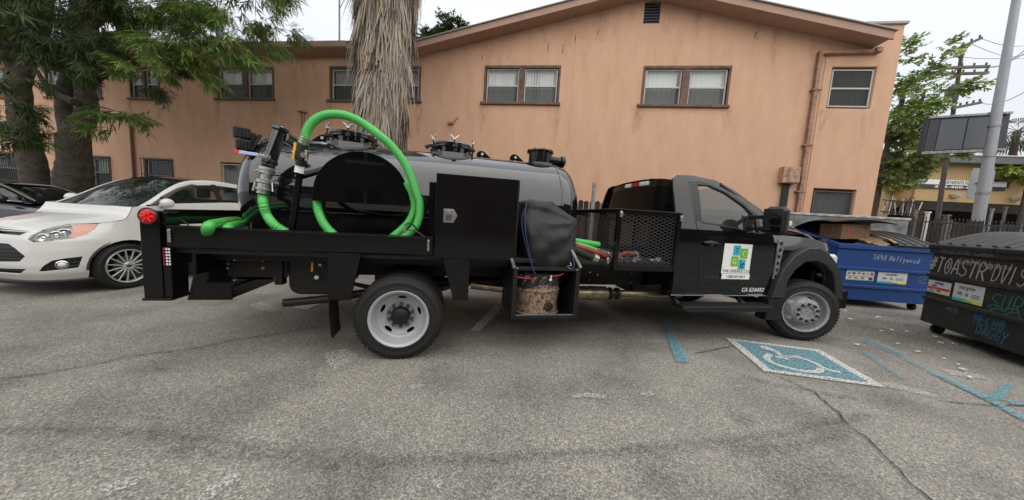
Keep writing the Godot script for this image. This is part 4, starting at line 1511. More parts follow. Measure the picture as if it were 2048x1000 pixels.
	mb.face([Vector3(-0.9, 0.43, 0.72), Vector3(-0.9, 0.5, 0.72), Vector3(-0.9, 0.5, 0.78), Vector3(-0.9, 0.43, 0.78)], Vector3(-1, 0, 0))
	obj("soot", mb, M.hole_black, ex)
	# fuel tank under the bed with its yellow-handled valve
	var ft := part("under_tank", t)
	mb = MB.new()
	mb.prism(rrect(Vector2(-1.1, 0.515), Vector2(-0.62, 0.93), 0.1, 6), 0.7, Transform3D(Basis.IDENTITY, Vector3(0, 0, 0.05)), 0.02)
	obj("tank_body", mb, M.frame_black, ft)
	mb = MB.new()
	mb.cyl(Vector3(-0.846, 0.949, 0.800), Vector3(-0.860, 0.850, 0.800), 0.016, 10)
	mb.cyl(Vector3(-0.841, 0.695, 0.770), Vector3(-0.819, 0.708, 0.830), 0.02, 10)
	mb.cyl(Vector3(-0.809, 0.821, 0.770), Vector3(-0.788, 0.832, 0.830), 0.014, 10)
	obj("valve_body", mb, M.steel, ft)
	mb = MB.new()
	mb.bar(Vector3(-0.853, 0.879, 0.830), Vector3(-0.858, 0.766, 0.830), 0.008, 0.02, 0.003, Vector3.RIGHT)
	obj("valve_handle", mb, M.valve_yellow, ft)


func truck_tank(t: Node3D) -> void:
	var tk := part("tank", t)
	var mb := MB.new()
	var r := 0.63
	var prof := [Vector2(0.0, -1.75)]
	for i in range(1, 11):
		var a := PI / 2 * i / 10
		prof.append(Vector2(r * pow(sin(a), 0.8), -1.75 + 0.3 * (1 - cos(a))))
	prof.append_array([Vector2(r, -1.42), Vector2(r + 0.005, -1.415), Vector2(r + 0.005, -1.395), Vector2(r, -1.39), Vector2(r, 0.2), Vector2(r, 1.72), Vector2(r + 0.005, 1.725), Vector2(r + 0.005, 1.745), Vector2(r, 1.75)])
	for i in range(9, -1, -1):
		var a := PI / 2 * i / 10
		prof.append(Vector2(r * pow(sin(a), 0.8) if i > 0 else 0.0, 1.78 + 0.3 * cos(a)))
	mb.lathe(prof, 96, Transform3D(Basis(Vector3(0, 0, 1), Vector3(1, 0, 0), Vector3(0, 1, 0)), Vector3(0, 1.51, 0)))
	obj("tank_shell", mb, M.tank_black, tk)
	mb = MB.new()
	for u in [-1.0, 0.2, 1.4]:
		mb.box(Vector3(u, 0.87, -0.5), Vector3(u + 0.12, 1.1, 0.5), 0.01)
	obj("tank_saddle", mb, M.frame_black, tk)
	# two manways
	for u in [-0.72, 0.44]:
		var mw := part("manway", t, Vector3(u, 2.1, 0.0))
		mb = MB.new()
		mb.lathe([Vector2(0.3, -0.1), Vector2(0.29, 0.03), Vector2(0.2, 0.045), Vector2(0.2, 0.11), Vector2(0.235, 0.112), Vector2(0.235, 0.13), Vector2(0.2, 0.132)], 40)
		obj("manway_neck", mb, M.tank_black, mw)
		mb = MB.new()
		mb.lathe([Vector2(0.24, 0.134), Vector2(0.245, 0.14), Vector2(0.245, 0.155), Vector2(0.235, 0.165), Vector2(0.17, 0.182), Vector2(0.08, 0.198), Vector2(0, 0.202)], 40)
		obj("manway_lid", mb, M.tank_black, mw)
		for k in 6:
			var a := TAU * k / 6 + 0.45
			var d := Vector3(cos(a), 0, sin(a))
			mb = MB.new()
			mb.bar(d * 0.2 + Vector3(0, 0.1, 0), d * 0.3 + Vector3(0, 0.1, 0), 0.05, 0.035, 0.006)
			mb.cyl(d * 0.275 + Vector3(0, 0.02, 0), d * 0.275 + Vector3(0, 0.2, 0), 0.009, 8)
			obj("clamp", mb, M.frame_black, mw)
			mb = MB.new()
			var c := d * 0.275 + Vector3(0, 0.175, 0)
			var side := d.cross(Vector3.UP)
			mb.lathe([Vector2(0.018, 0), Vector2(0.018, 0.015), Vector2(0.01, 0.022), Vector2(0, 0.022)], 10, Transform3D(Basis.IDENTITY, c))
			mb.bar(c + Vector3(0, 0.012, 0), c + side * 0.05 + Vector3(0, 0.055, 0), 0.01, 0.012)
			mb.bar(c + Vector3(0, 0.012, 0), c - side * 0.05 + Vector3(0, 0.055, 0), 0.01, 0.012)
			obj("wing_nut", mb, M.chrome, mw)
		mb = MB.new()
		mb.bar(Vector3(-0.24, 0.165, -0.1), Vector3(-0.34, 0.13, -0.1), 0.06, 0.03, 0.006)
		mb.cyl(Vector3(-0.32, 0.13, -0.15), Vector3(-0.32, 0.13, -0.05), 0.018, 10)
		obj("hinge", mb, M.frame_black, mw)
	# lifting lugs
	for q in [[-1.05, 1.0], [0.82, -1.0], [1.26, 1.0]]:
		mb = MB.new()
		mb.prism([Vector2(-0.16 * q[1], -0.02), Vector2(0.06 * q[1], -0.02), Vector2(0.075 * q[1], 0.05), Vector2(0.05 * q[1], 0.09), Vector2(0.01 * q[1], 0.1), Vector2(-0.03 * q[1], 0.085)] if q[0] < 1.2 else [Vector2(0.16, -0.02), Vector2(-0.06, -0.02), Vector2(-0.075, 0.05), Vector2(-0.05, 0.09), Vector2(-0.01, 0.1), Vector2(0.03, 0.085)], 0.03, Transform3D(Basis.IDENTITY, Vector3(q[0], 2.135, -0.015)), 0.004)
		obj("lifting_lug", mb, M.tank_black, t)
		mb = MB.new()
		mb.cyl(Vector3(q[0], 2.19, 0.008), Vector3(q[0], 2.19, 0.02), 0.017, 12)
		obj("lug_eye", mb, M.steel, t)
	# the vent near the cab with its side pipe
	var vt := part("vent", t, Vector3(1.6, 2.08, 0))
	mb = MB.new()
	mb.lathe([Vector2(0.24, 0.0), Vector2(0.2, 0.055), Vector2(0.15, 0.06), Vector2(0.15, 0.2), Vector2(0.178, 0.203), Vector2(0.178, 0.225), Vector2(0.15, 0.228), Vector2(0, 0.23)], 32)
	obj("vent_neck", mb, M.bed_black, vt)
	mb = MB.new()
	mb.cyl(Vector3(0.12, 0.12, 0.02), Vector3(0.3, 0.11, 0.02), 0.055, 18, -1, 0.006)
	mb.lathe([Vector2(0.06, 0), Vector2(0.075, 0.01), Vector2(0.075, 0.05), Vector2(0.05, 0.07), Vector2(0, 0.072)], 18, MB.aim(Vector3(0.28, 0.11, 0.02), Vector3(0.4, 0.105, 0.02)))
	obj("vent_pipe", mb, M.bed_black, vt)
	for k in 8:
		var a := TAU * k / 8
		mb = MB.new()
		mb.cyl(Vector3(cos(a) * 0.164, 0.185, sin(a) * 0.164), Vector3(cos(a) * 0.164, 0.24, sin(a) * 0.164), 0.008, 6)
		obj("bolt", mb, M.frame_black, vt)
	# black half-drum on the tank's flank, the hose hangs over it
	mb = MB.new()
	var pl := [Vector2(-0.783, 1.445)]
	for i in range(0, 25):
		var a := PI * (1.0 - i / 24.0)
		pl.append(Vector2(-0.37 + cos(a) * 0.413, 1.505 + sin(a) * 0.413))
	pl.append(Vector2(0.043, 1.45))
	mb.prism(pl, 0.012, Transform3D(Basis.IDENTITY, Vector3(0, 0, 0.995)), 0.003)
	var hd := obj("hose_hanger", mb, M.cab_black, t)
	mb = MB.new()
	var ring := []
	for i in 25:
		var a := PI * (1.0 - i / 24.0)
		ring.append(Vector3(-0.352 + cos(a) * 0.31, 1.5 + sin(a) * 0.31, 0))
	for i in 24:
		mb.bar(ring[i] + Vector3(0, 0, 0.8), ring[i + 1] + Vector3(0, 0, 0.8), 0.385, 0.01, 0.0)
	obj("drum_saddle", mb, M.bed_black, hd)
	# upright pipe on the rear head and its outlet valve
	var up := part("outlet_pipe", t)
	mb = MB.new()
	var a0 := Vector3(-1.160, 2.079, 0.720)
	var a1 := Vector3(-1.230, 1.801, 0.750)
	mb.cyl(a0, a1, 0.055, 20, -1, 0.01)
	mb.lathe([Vector2(0.055, 0), Vector2(0.068, 0.006), Vector2(0.068, 0.03), Vector2(0.0, 0.045)], 20, MB.aim(a0, a0 + (a0 - a1)))
	mb.cyl(a0 + Vector3(0.02, -0.04, 0.0), a0 + Vector3(0.02, -0.06, -0.35), 0.055, 16)
	obj("pipe_body", mb, M.tank_black, up)
	mb = MB.new()
	mb.ball(a0 + (a0 - a1).normalized() * 0.03, Vector3(0.03, 0.015, 0.03), 12, 6)
	obj("pipe_cap", mb, M.steel, up)
	mb = MB.new()
	var a2 := Vector3(-1.242, 1.729, 0.770)
	mb.cyl(a1, a2, 0.048, 16, 0.052, 0.008)
	mb.lathe([Vector2(0.05, 0), Vector2(0.062, 0.005), Vector2(0.062, 0.03), Vector2(0.05, 0.035)], 16, MB.aim(a1, a2))
	mb.cyl(a1.lerp(a2, 0.4), a1.lerp(a2, 0.4) + Vector3(0.02, 0.02, 0.09), 0.022, 12)
	obj("ball_valve", mb, M.plastic_black, up)
	mb = MB.new()
	var hr := Vector3(-1.217, 1.823, 0.840)
	var hl := Vector3(-1.432, 1.837, 0.840)
	mb.bar(hr, hl, 0.012, 0.02, 0.004)
	mb.bar(hr + (hl - hr) * 0.3, hl, 0.016, 0.03, 0.005)
	obj("valve_handle", mb, M.handle_blue, up)
	mb = MB.new()
	mb.bar(hr + Vector3(0.03, -0.02, 0), hr + (hl - hr) * 0.3, 0.014, 0.024, 0.004)
	mb.cyl(hr + Vector3(0.01, 0.0, -0.02), hr + Vector3(0.01, 0.0, 0.02), 0.018, 10)
	obj("handle_shank", mb, M.steel, up)
	# aluminium cam couplings
	mb = MB.new()
	var a3 := Vector3(-1.278, 1.481, 0.790)
	var l := a2.distance_to(a3)
	var prof2 := []
	for q in [[0.052, 0], [0.066, 0.02], [0.066, 0.12], [0.058, 0.14], [0.058, 0.24], [0.042, 0.3], [0.042, 0.44], [0.058, 0.47], [0.068, 0.5], [0.068, 0.6], [0.055, 0.63], [0.055, 0.78], [0.062, 0.8], [0.062, 0.86], [0.05, 0.88], [0.05, 1.0]]:
		prof2.append(Vector2(q[0], q[1] * l))
	mb.lathe(prof2, 24, MB.aim(a2, a3))
	obj("coupling", mb, M.aluminium, up)
	for s in [1, -1]:
		mb = MB.new()
		var c := a2.lerp(a3, 0.55) + Vector3(0.066 * s, 0, 0.02)
		mb.bar(c, c + Vector3(0.012 * s, -0.09, 0.02), 0.012, 0.02)
		mb.cyl(a2.lerp(a3, 0.1) + Vector3(0.05 * s, 0, 0), a2.lerp(a3, 0.12) + Vector3(0.1 * s, -0.01, 0.01), 0.008, 8)
		obj("cam_lever", mb, M.aluminium, up)
	# standpipe with black ball valve and yellow handle
	var sp := part("stand_pipe", t)
	mb = MB.new()
	mb.bar(Vector3(-0.903, 1.690, 0.950), Vector3(-0.978, 1.124, 0.950), 0.05, 0.045, 0.006)
	mb.tube(spline([Vector3(-0.899, 1.662, 0.930), Vector3(-0.869, 1.692, 0.850), Vector3(-0.808, 1.754, 0.700)], 6), 0.03, 10)
	obj("pipe_body", mb, M.bed_black, sp)
	mb = MB.new()
	mb.cyl(Vector3(-0.900, 1.682, 0.980), Vector3(-0.890, 1.744, 0.980), 0.036, 14)
	obj("white_collar", mb, M.sign_white, sp)
	mb = MB.new()
	mb.cyl(Vector3(-0.882, 1.742, 1.000), Vector3(-0.873, 1.803, 1.000), 0.036, 14, -1, 0.006)
	mb.box(Vector3(-0.045, -0.045, -0.04), Vector3(0.045, 0.045, 0.04), 0.015, Transform3D(Basis(Vector3.BACK, -0.2), Vector3(-0.869, 1.833, 1.000)))
	mb.cyl(Vector3(-0.865, 1.868, 1.000), Vector3(-0.856, 1.925, 1.000), 0.04, 14, -1, 0.006)
	obj("valve_body", mb, M.plastic_black, sp)
	mb = MB.new()
	mb.cyl(Vector3(-0.857, 1.839, 1.000), Vector3(-0.825, 1.828, 1.080), 0.022, 12)
	mb.bar(Vector3(-0.809, 1.875, 1.060), Vector3(-0.810, 1.782, 1.060), 0.008, 0.02)
	obj("valve_stem", mb, M.steel, sp)
	mb = MB.new()
	mb.bar(Vector3(-0.906, 1.936, 1.020), Vector3(-0.924, 1.786, 1.020), 0.014, 0.024, 0.005)
	mb.bar(Vector3(-0.907, 1.864, 1.020), Vector3(-0.927, 1.845, 1.020), 0.018, 0.034, 0.005)
	mb.bar(Vector3(-0.924, 1.786, 1.020), Vector3(-0.881, 1.828, 1.000), 0.012, 0.02, 0.005)
	obj("valve_handle", mb, M.valve_yellow, sp)
	# work lamps behind the tank
	for q in [[Vector3(-1.600, 2.073, 0.450), 0.085], [Vector3(-1.576, 2.053, 0.400), 0.075], [Vector3(-1.559, 1.951, 0.500), 0.08]]:
		var wl := part("work_lamp", t)
		mb = MB.new()
		mb.box(Vector3(-q[1], -q[1] * 0.62, -0.035), Vector3(q[1] * 0.6, q[1] * 0.62, 0.035), 0.01, Transform3D(Basis(Vector3.UP, 0.7), q[0]))
		obj("lamp_housing", mb, M.plastic_black, wl)
		mb = MB.new()
		for k in 5:
			mb.box(Vector3(-q[1] * 0.85 + k * q[1] * 0.3, -q[1] * 0.5, 0.036), Vector3(-q[1] * 0.78 + k * q[1] * 0.3, q[1] * 0.5, 0.05), 0.0, Transform3D(Basis(Vector3.UP, 0.7), q[0]))
		mb.bar(q[0] + Vector3(0, -q[1] * 0.7, 0), q[0] + Vector3(0.04, -q[1] * 1.5, -0.02), 0.02, 0.03)
		obj("cooling_fins", mb, M.frame_black, wl)
	mb = MB.new()
	mb.bar(Vector3(-1.540, 1.866, 0.500), Vector3(-1.487, 2.083, 0.400), 0.05, 0.02)
	obj("lamp_bracket", mb, M.frame_black, t)
	mb = MB.new()
	mb.box(Vector3(-0.012, -0.035, -0.02), Vector3(0.012, 0.035, 0.02), 0.004, Transform3D(Basis.IDENTITY, Vector3(-1.621, 1.907, 0.520)))
	obj("red_lamp", mb, M.tail_red, t)


func truck_bed(t: Node3D) -> void:
	# deck
	var mb := MB.new()
	mb.box(Vector3(-1.8, 0.955, -1.17), Vector3(2.9, 1.0, 1.14), 0.006)
	mb.box(Vector3(-1.7, 0.87, -0.9), Vector3(2.8, 0.95, 0.9))
	obj("deck", mb, M.frame_black, t)
	for s in [1, -1]:
		var rail := part("side_rail", t)
		mb = MB.new()
		mb.prism([Vector2(-1.745, 1.012), Vector2(0.284, 1.012), Vector2(0.284, 1.172), Vector2(-1.745, 1.176)], 0.035, Transform3D(Basis.IDENTITY, Vector3(0, 0, 1.165 if s > 0 else -1.2)), 0.005)
		mb.box(Vector3(-1.745, 1.176, 1.13 if s > 0 else -1.2), Vector3(0.284, 1.182, 1.2 if s > 0 else -1.13), 0.002)
		obj("rail_board", mb, M.bed_black, rail)
		if s > 0:
			for u in [-1.712, 0.245]:
				mb = MB.new()
				for k in 3:
					mb.cyl(Vector3(u, 1.05 + k * 0.036, 1.212), Vector3(u, 1.082 + k * 0.036, 1.212), 0.012 if k != 1 else 0.0115, 12, -1, 0.002)
				obj("hinge", mb, M.steel, rail)
	# rear corner post, tailgate
	var post := part("rear_post", t)
	mb = MB.new()
	mb.box(Vector3(-1.91, 0.6, 1.0), Vector3(-1.782, 1.29, 1.2), 0.006)
	mb.box(Vector3(-1.782, 0.6, 1.02), Vector3(-1.728, 1.0, 1.19), 0.006)
	mb.box(Vector3(-1.92, 0.578, 0.98), Vector3(-1.725, 0.6, 1.206), 0.004)
	mb.box(Vector3(-1.782, 1.18, 1.06), Vector3(-1.75, 1.28, 1.18), 0.006)
	obj("post_body", mb, M.bed_black, post)
	var tl := part("tail_lamp", t, Vector3(-1.846, 1.247, 1.2))
	mb = MB.new()
	mb.lathe([Vector2(0.064, 0), Vector2(0.066, 0.008), Vector2(0.06, 0.014), Vector2(0.055, 0.01)], 28, Transform3D(ZOUT, Vector3.ZERO))
	obj("bezel", mb, M.plastic_black, tl)
	mb = MB.new()
	mb.lathe([Vector2(0.055, 0.01), Vector2(0.045, 0.017), Vector2(0, 0.019)], 24, Transform3D(ZOUT, Vector3.ZERO))
	obj("lens", mb, M.lens_red, tl)
	for k in 6:
		mb = MB.new()
		var a := TAU * k / 6
		mb.box(Vector3(0.012, -0.003, 0.016), Vector3(0.046, 0.003, 0.022), 0.001, Transform3D(Basis(Vector3.BACK, a), Vector3.ZERO))
		obj("lens_rib", mb, M.tail_red, tl)
	var gate := part("tailgate", t)
	mb = MB.new()
	mb.box(Vector3(-1.9, 1.17, -1.2), Vector3(-1.86, 1.3, 0.998), 0.006)
	mb.box(Vector3(-1.9, 1.0, -1.2), Vector3(-1.86, 1.1, 0.998), 0.006)
	for v in [-1.15, -0.4, 0.35]:
		mb.box(Vector3(-1.895, 1.1, v), Vector3(-1.865, 1.17, v + 0.07))
	obj("gate_panel", mb, M.bed_black, gate)
	mb = MB.new()
	mb.box(Vector3(-1.91, 0.6, -1.2), Vector3(-1.782, 1.29, -1.0), 0.006)
	obj("post_body", mb, M.bed_black, gate)
	mb = MB.new()
	mb.tube(spline([Vector3(-1.857, 1.174, 1.000), Vector3(-1.848, 1.220, 0.950), Vector3(-1.834, 1.202, 0.900), Vector3(-1.785, 1.157, 0.900)], 6), 0.006, 6)
	obj("lamp_cable", mb, M.wire, t)
	# marker lamp of small diodes under the rail
	var ml := part("marker_lamp", t)
	mb = MB.new()
	mb.box(Vector3(-1.77, 0.86, 1.192), Vector3(-1.715, 1.008, 1.205), 0.004)
	obj("lamp_backing", mb, M.plastic_black, ml)
	for i in 3:
		for j in 6:
			mb = MB.new()
			mb.box(Vector3(-1.762 + i * 0.017, 0.867 + j * 0.024, 1.205), Vector3(-1.75 + i * 0.017, 0.882 + j * 0.024, 1.21), 0.002)
			obj("diode", mb, M.sign_white if i > 0 else M.lens_red, ml)
	# hitch frame under the tail
	var hf := part("hitch_frame", t)
	mb = MB.new()
	mb.prism([Vector2(-1.85, 0.79), Vector2(-1.93, 0.46), Vector2(-1.575, 0.462), Vector2(-1.56, 0.87), Vector2(-1.85, 0.87)], 0.02, Transform3D(Basis.IDENTITY, Vector3(0, 0, 0.74)), 0.003)
	mb.prism([Vector2(-1.85, 0.79), Vector2(-1.93, 0.46), Vector2(-1.575, 0.462), Vector2(-1.56, 0.87), Vector2(-1.85, 0.87)], 0.02, Transform3D(Basis.IDENTITY, Vector3(0, 0, -0.76)), 0.003)
	mb.box(Vector3(-1.65, 0.47, -0.735), Vector3(-1.58, 0.58, 0.735), 0.006)
	mb.box(Vector3(-1.9, 0.46, -0.735), Vector3(-1.82, 0.54, 0.735), 0.006)
	mb.box(Vector3(-1.9, 0.58, 0.3), Vector3(-1.4, 0.66, 0.4), 0.006)
	obj("hitch_plate", mb, M.bed_black, hf)
	mb = MB.new()
	mb.box(Vector3(-1.6, 0.69, 0.745), Vector3(-1.1, 0.84, 0.762), 0.004)
	mb.box(Vector3(-1.2, 0.62, 0.7), Vector3(-1.13, 0.96, 0.79), 0.006)
	obj("frame_bracket", mb, M.frame_black, hf)
	mb = MB.new()
	mb.box(Vector3(-1.78, 0.77, 0.85), Vector3(-1.62, 1.0, 1.1), 0.01)
	obj("step_box", mb, M.bed_black, hf)
	# skirts either side of the wheel, mud flap
	for q in [[Vector2(-0.598, 0.58), Vector2(-0.416, 0.58), Vector2(-0.328, 1.005), Vector2(-0.598, 1.005)], [Vector2(0.372, 1.005), Vector2(0.491, 0.578), Vector2(0.63, 0.575), Vector2(0.63, 1.005)]]:
		mb = MB.new()
		mb.prism(q, 0.02, Transform3D(Basis.IDENTITY, Vector3(0, 0, 1.17)), 0.003)
		obj("wheel_skirt", mb, M.bed_black, t)
		mb = MB.new()
		mb.prism(q, 0.02, Transform3D(Basis.IDENTITY, Vector3(0, 0, -1.19)), 0.003)
		obj("wheel_skirt", mb, M.bed_black, t)
	for s in [1, -1]:
		mb = MB.new()
		var rings := []
		for i in 13:
			var y := 0.93 - i * 0.06
			var x := -0.56 - 0.05 * sin(i / 12.0 * 2.6) + 0.0
			if s < 0:
				rings.append([Vector3(x, y, -1.14), Vector3(x, y, -0.7), Vector3(x + 0.008, y, -0.7), Vector3(x + 0.008, y, -1.14)])
			else:
				rings.append([Vector3(x, y, 0.9), Vector3(x, y, 1.14), Vector3(x + 0.008, y, 1.14), Vector3(x + 0.008, y, 0.9)])
		mb.skin(rings)
		obj("mud_flap", mb, M.rubber, t)
	# tool box
	var tb := part("tool_box", t)
	mb = MB.new()
	mb.box(Vector3(0.297, 0.99, 0.72), Vector3(1.058, 1.762, 1.17), 0.006)
	mb.box(Vector3(0.225, 1.18, 0.6), Vector3(0.297, 1.7, 0.98), 0.006)
	obj("box_body", mb, M.bed_black, tb)
	mb = MB.new()
	mb.box(Vector3(0.297, 0.985, 1.172), Vector3(1.06, 1.762, 1.2), 0.006)
	obj("box_door", mb, M.bed_black, tb)
	mb = MB.new()
	for k in 12:
		mb.cyl(Vector3(1.066, 1.0 + k * 0.0632, 1.188), Vector3(1.066, 1.06 + k * 0.0632, 1.188), 0.009, 8)
	obj("hinge", mb, M.frame_black, tb)
	mb = MB.new()
	var lp := [Vector2(0.37, 1.32), Vector2(0.46, 1.32), Vector2(0.496, 1.385), Vector2(0.46, 1.445), Vector2(0.37, 1.445)]
	mb.prism(lp, 0.01, Transform3D(Basis.IDENTITY, Vector3(0, 0, 1.198)), 0.003)
	mb.box(Vector3(0.382, 1.333, 1.208), Vector3(0.388, 1.433, 1.214))
	mb.box(Vector3(0.447, 1.333, 1.208), Vector3(0.453, 1.433, 1.214))
	mb.box(Vector3(0.392, 1.395, 1.208), Vector3(0.445, 1.43, 1.216), 0.003)
	mb.cyl(Vector3(0.468, 1.385, 1.206), Vector3(0.468, 1.385, 1.22), 0.012, 12)
	obj("latch", mb, M.steel, tb)
	mb = MB.new()
	mb.box(Vector3(0.39, 1.337, 1.2085), Vector3(0.444, 1.39, 1.2095))
	obj("latch_recess", mb, M.hub_grey, tb)
	mb = MB.new()
	mb.cyl(Vector3(0.041, 1.269, 1.200), Vector3(0.033, 1.205, 1.200), 0.012, 8)
	obj("rail_stud", mb, M.galvanised, t)
	mb = MB.new()
	mb.tube(spline([Vector3(0.036, 1.228, 1.120), Vector3(0.096, 1.228, 1.140), Vector3(0.156, 1.209, 1.160), Vector3(0.220, 1.167, 1.180), Vector3(0.266, 1.141, 1.180)], 6), 0.006, 6)
	obj("tie_cable", mb, M.wire, t)
	# open drum crate hanging below the deck
	var dc := part("drum_crate", t)
	mb = MB.new()
	var s4 := 0.045
	for u in [1.06, 1.72]:
		mb.box(Vector3(u, 0.4, 1.155), Vector3(u + 0.045, 0.92, 1.2), 0.004)
		mb.box(Vector3(u, 0.4, 0.66), Vector3(u + 0.006, 0.95, 1.15), 0.002)
	mb.box(Vector3(1.105, 0.4, 1.157), Vector3(1.72, 0.43, 1.198), 0.004)
	mb.box(Vector3(1.06, 0.89, 1.157), Vector3(1.765, 0.925, 1.202), 0.004)
	mb.box(Vector3(1.066, 0.385, 0.66), Vector3(1.76, 0.4, 1.19), 0.002)
	mb.box(Vector3(1.066, 0.4, 0.64), Vector3(1.76, 0.95, 0.66), 0.002)
	obj("crate_frame", mb, M.frame_black, dc)
	mb = MB.new()
	mb.box(Vector3(1.106, 0.431, 1.19), Vector3(1.719, 0.437, 1.1985))
	obj("worn_edge", mb, M.galvanised, dc)
	for u in [1.075, 1.745]:
		mb = MB.new()
		mb.ball(Vector3(u + 0.02 * signf(1.4 - u), 0.907, 1.203), Vector3(0.011, 0.011, 0.006), 10, 6)
		obj("bolt", mb, M.steel, dc)
	for q in [[Vector3(1.031, 1.004, 1.200), Vector3(1.067, 0.911, 1.200)], [Vector3(1.660, 1.107, 1.170), Vector3(1.766, 0.928, 1.200)]]:
		mb = MB.new()
		mb.bar(q[0], q[1], 0.02, 0.03, 0.004, Vector3.RIGHT)
		obj("brace", mb, M.galvanised, dc)
	# caged rack between tank and cab
	var cg := part("cage", t)
	mb = MB.new()
	for u in [2.13, 2.85]:
		mb.box(Vector3(u, 0.915, 1.155), Vector3(u + 0.05, 1.56, 1.2), 0.005)
	mb.box(Vector3(2.18, 1.515, 1.157), Vector3(2.85, 1.56, 1.198), 0.005)
	mb.box(Vector3(2.18, 0.915, 1.157), Vector3(2.85, 0.975, 1.198), 0.005)
	for v in [0.02, -1.2]:
		mb.box(Vector3(2.13, 0.93, v), Vector3(2.175, 1.56, v + 0.045), 0.005)
	mb.box(Vector3(2.132, 1.515, -1.15), Vector3(2.172, 1.56, 1.153), 0.005)
	mb.box(Vector3(2.132, 0.915, -1.15), Vector3(2.172, 0.97, 1.153), 0.005)
	mb.box(Vector3(2.18, 0.9, -1.17), Vector3(2.9, 0.914, 1.15))
	mb.box(Vector3(2.13, 0.915, -1.2), Vector3(2.9, 0.97, -1.157), 0.005)
	mb.box(Vector3(2.13, 1.515, -1.2), Vector3(2.9, 1.56, -1.157), 0.005)
	mb.box(Vector3(2.87, 0.915, -1.15), Vector3(2.9, 1.56, -1.1), 0.005)
	obj("cage_frame", mb, M.bed_black, cg)
	mesh_panel(cg, Vector3(2.18, 0.975, 1.172), Vector3(1, 0, 0), Vector3(0, 1, 0), 0.67, 0.54)
	mesh_panel(cg, Vector3(2.15, 0.97, 0.065), Vector3(0, 0, 1), Vector3(0, 1, 0), 1.09, 0.545)
	mesh_panel(cg, Vector3(2.15, 0.97, -1.15), Vector3(0, 0, 1), Vector3(0, 1, 0), 1.17, 0.545)
	for q in [Vector3(2.160, 1.504, 1.200), Vector3(2.881, 1.499, 1.200), Vector3(2.056, 1.014, 1.200)]:
		mb = MB.new()
		mb.tube(spline([q + Vector3(0, 0.03, 0.01), q + Vector3(0.012, 0.0, 0.016), q + Vector3(0.0, -0.03, 0.01), q + Vector3(-0.012, 0.0, 0.016), q + Vector3(0, 0.03, 0.01)], 5), 0.005, 6)
		mb.box(q + Vector3(-0.012, -0.03, 0.0), q + Vector3(0.012, 0.03, 0.008), 0.003)
		obj("cage_clip", mb, M.steel, cg)


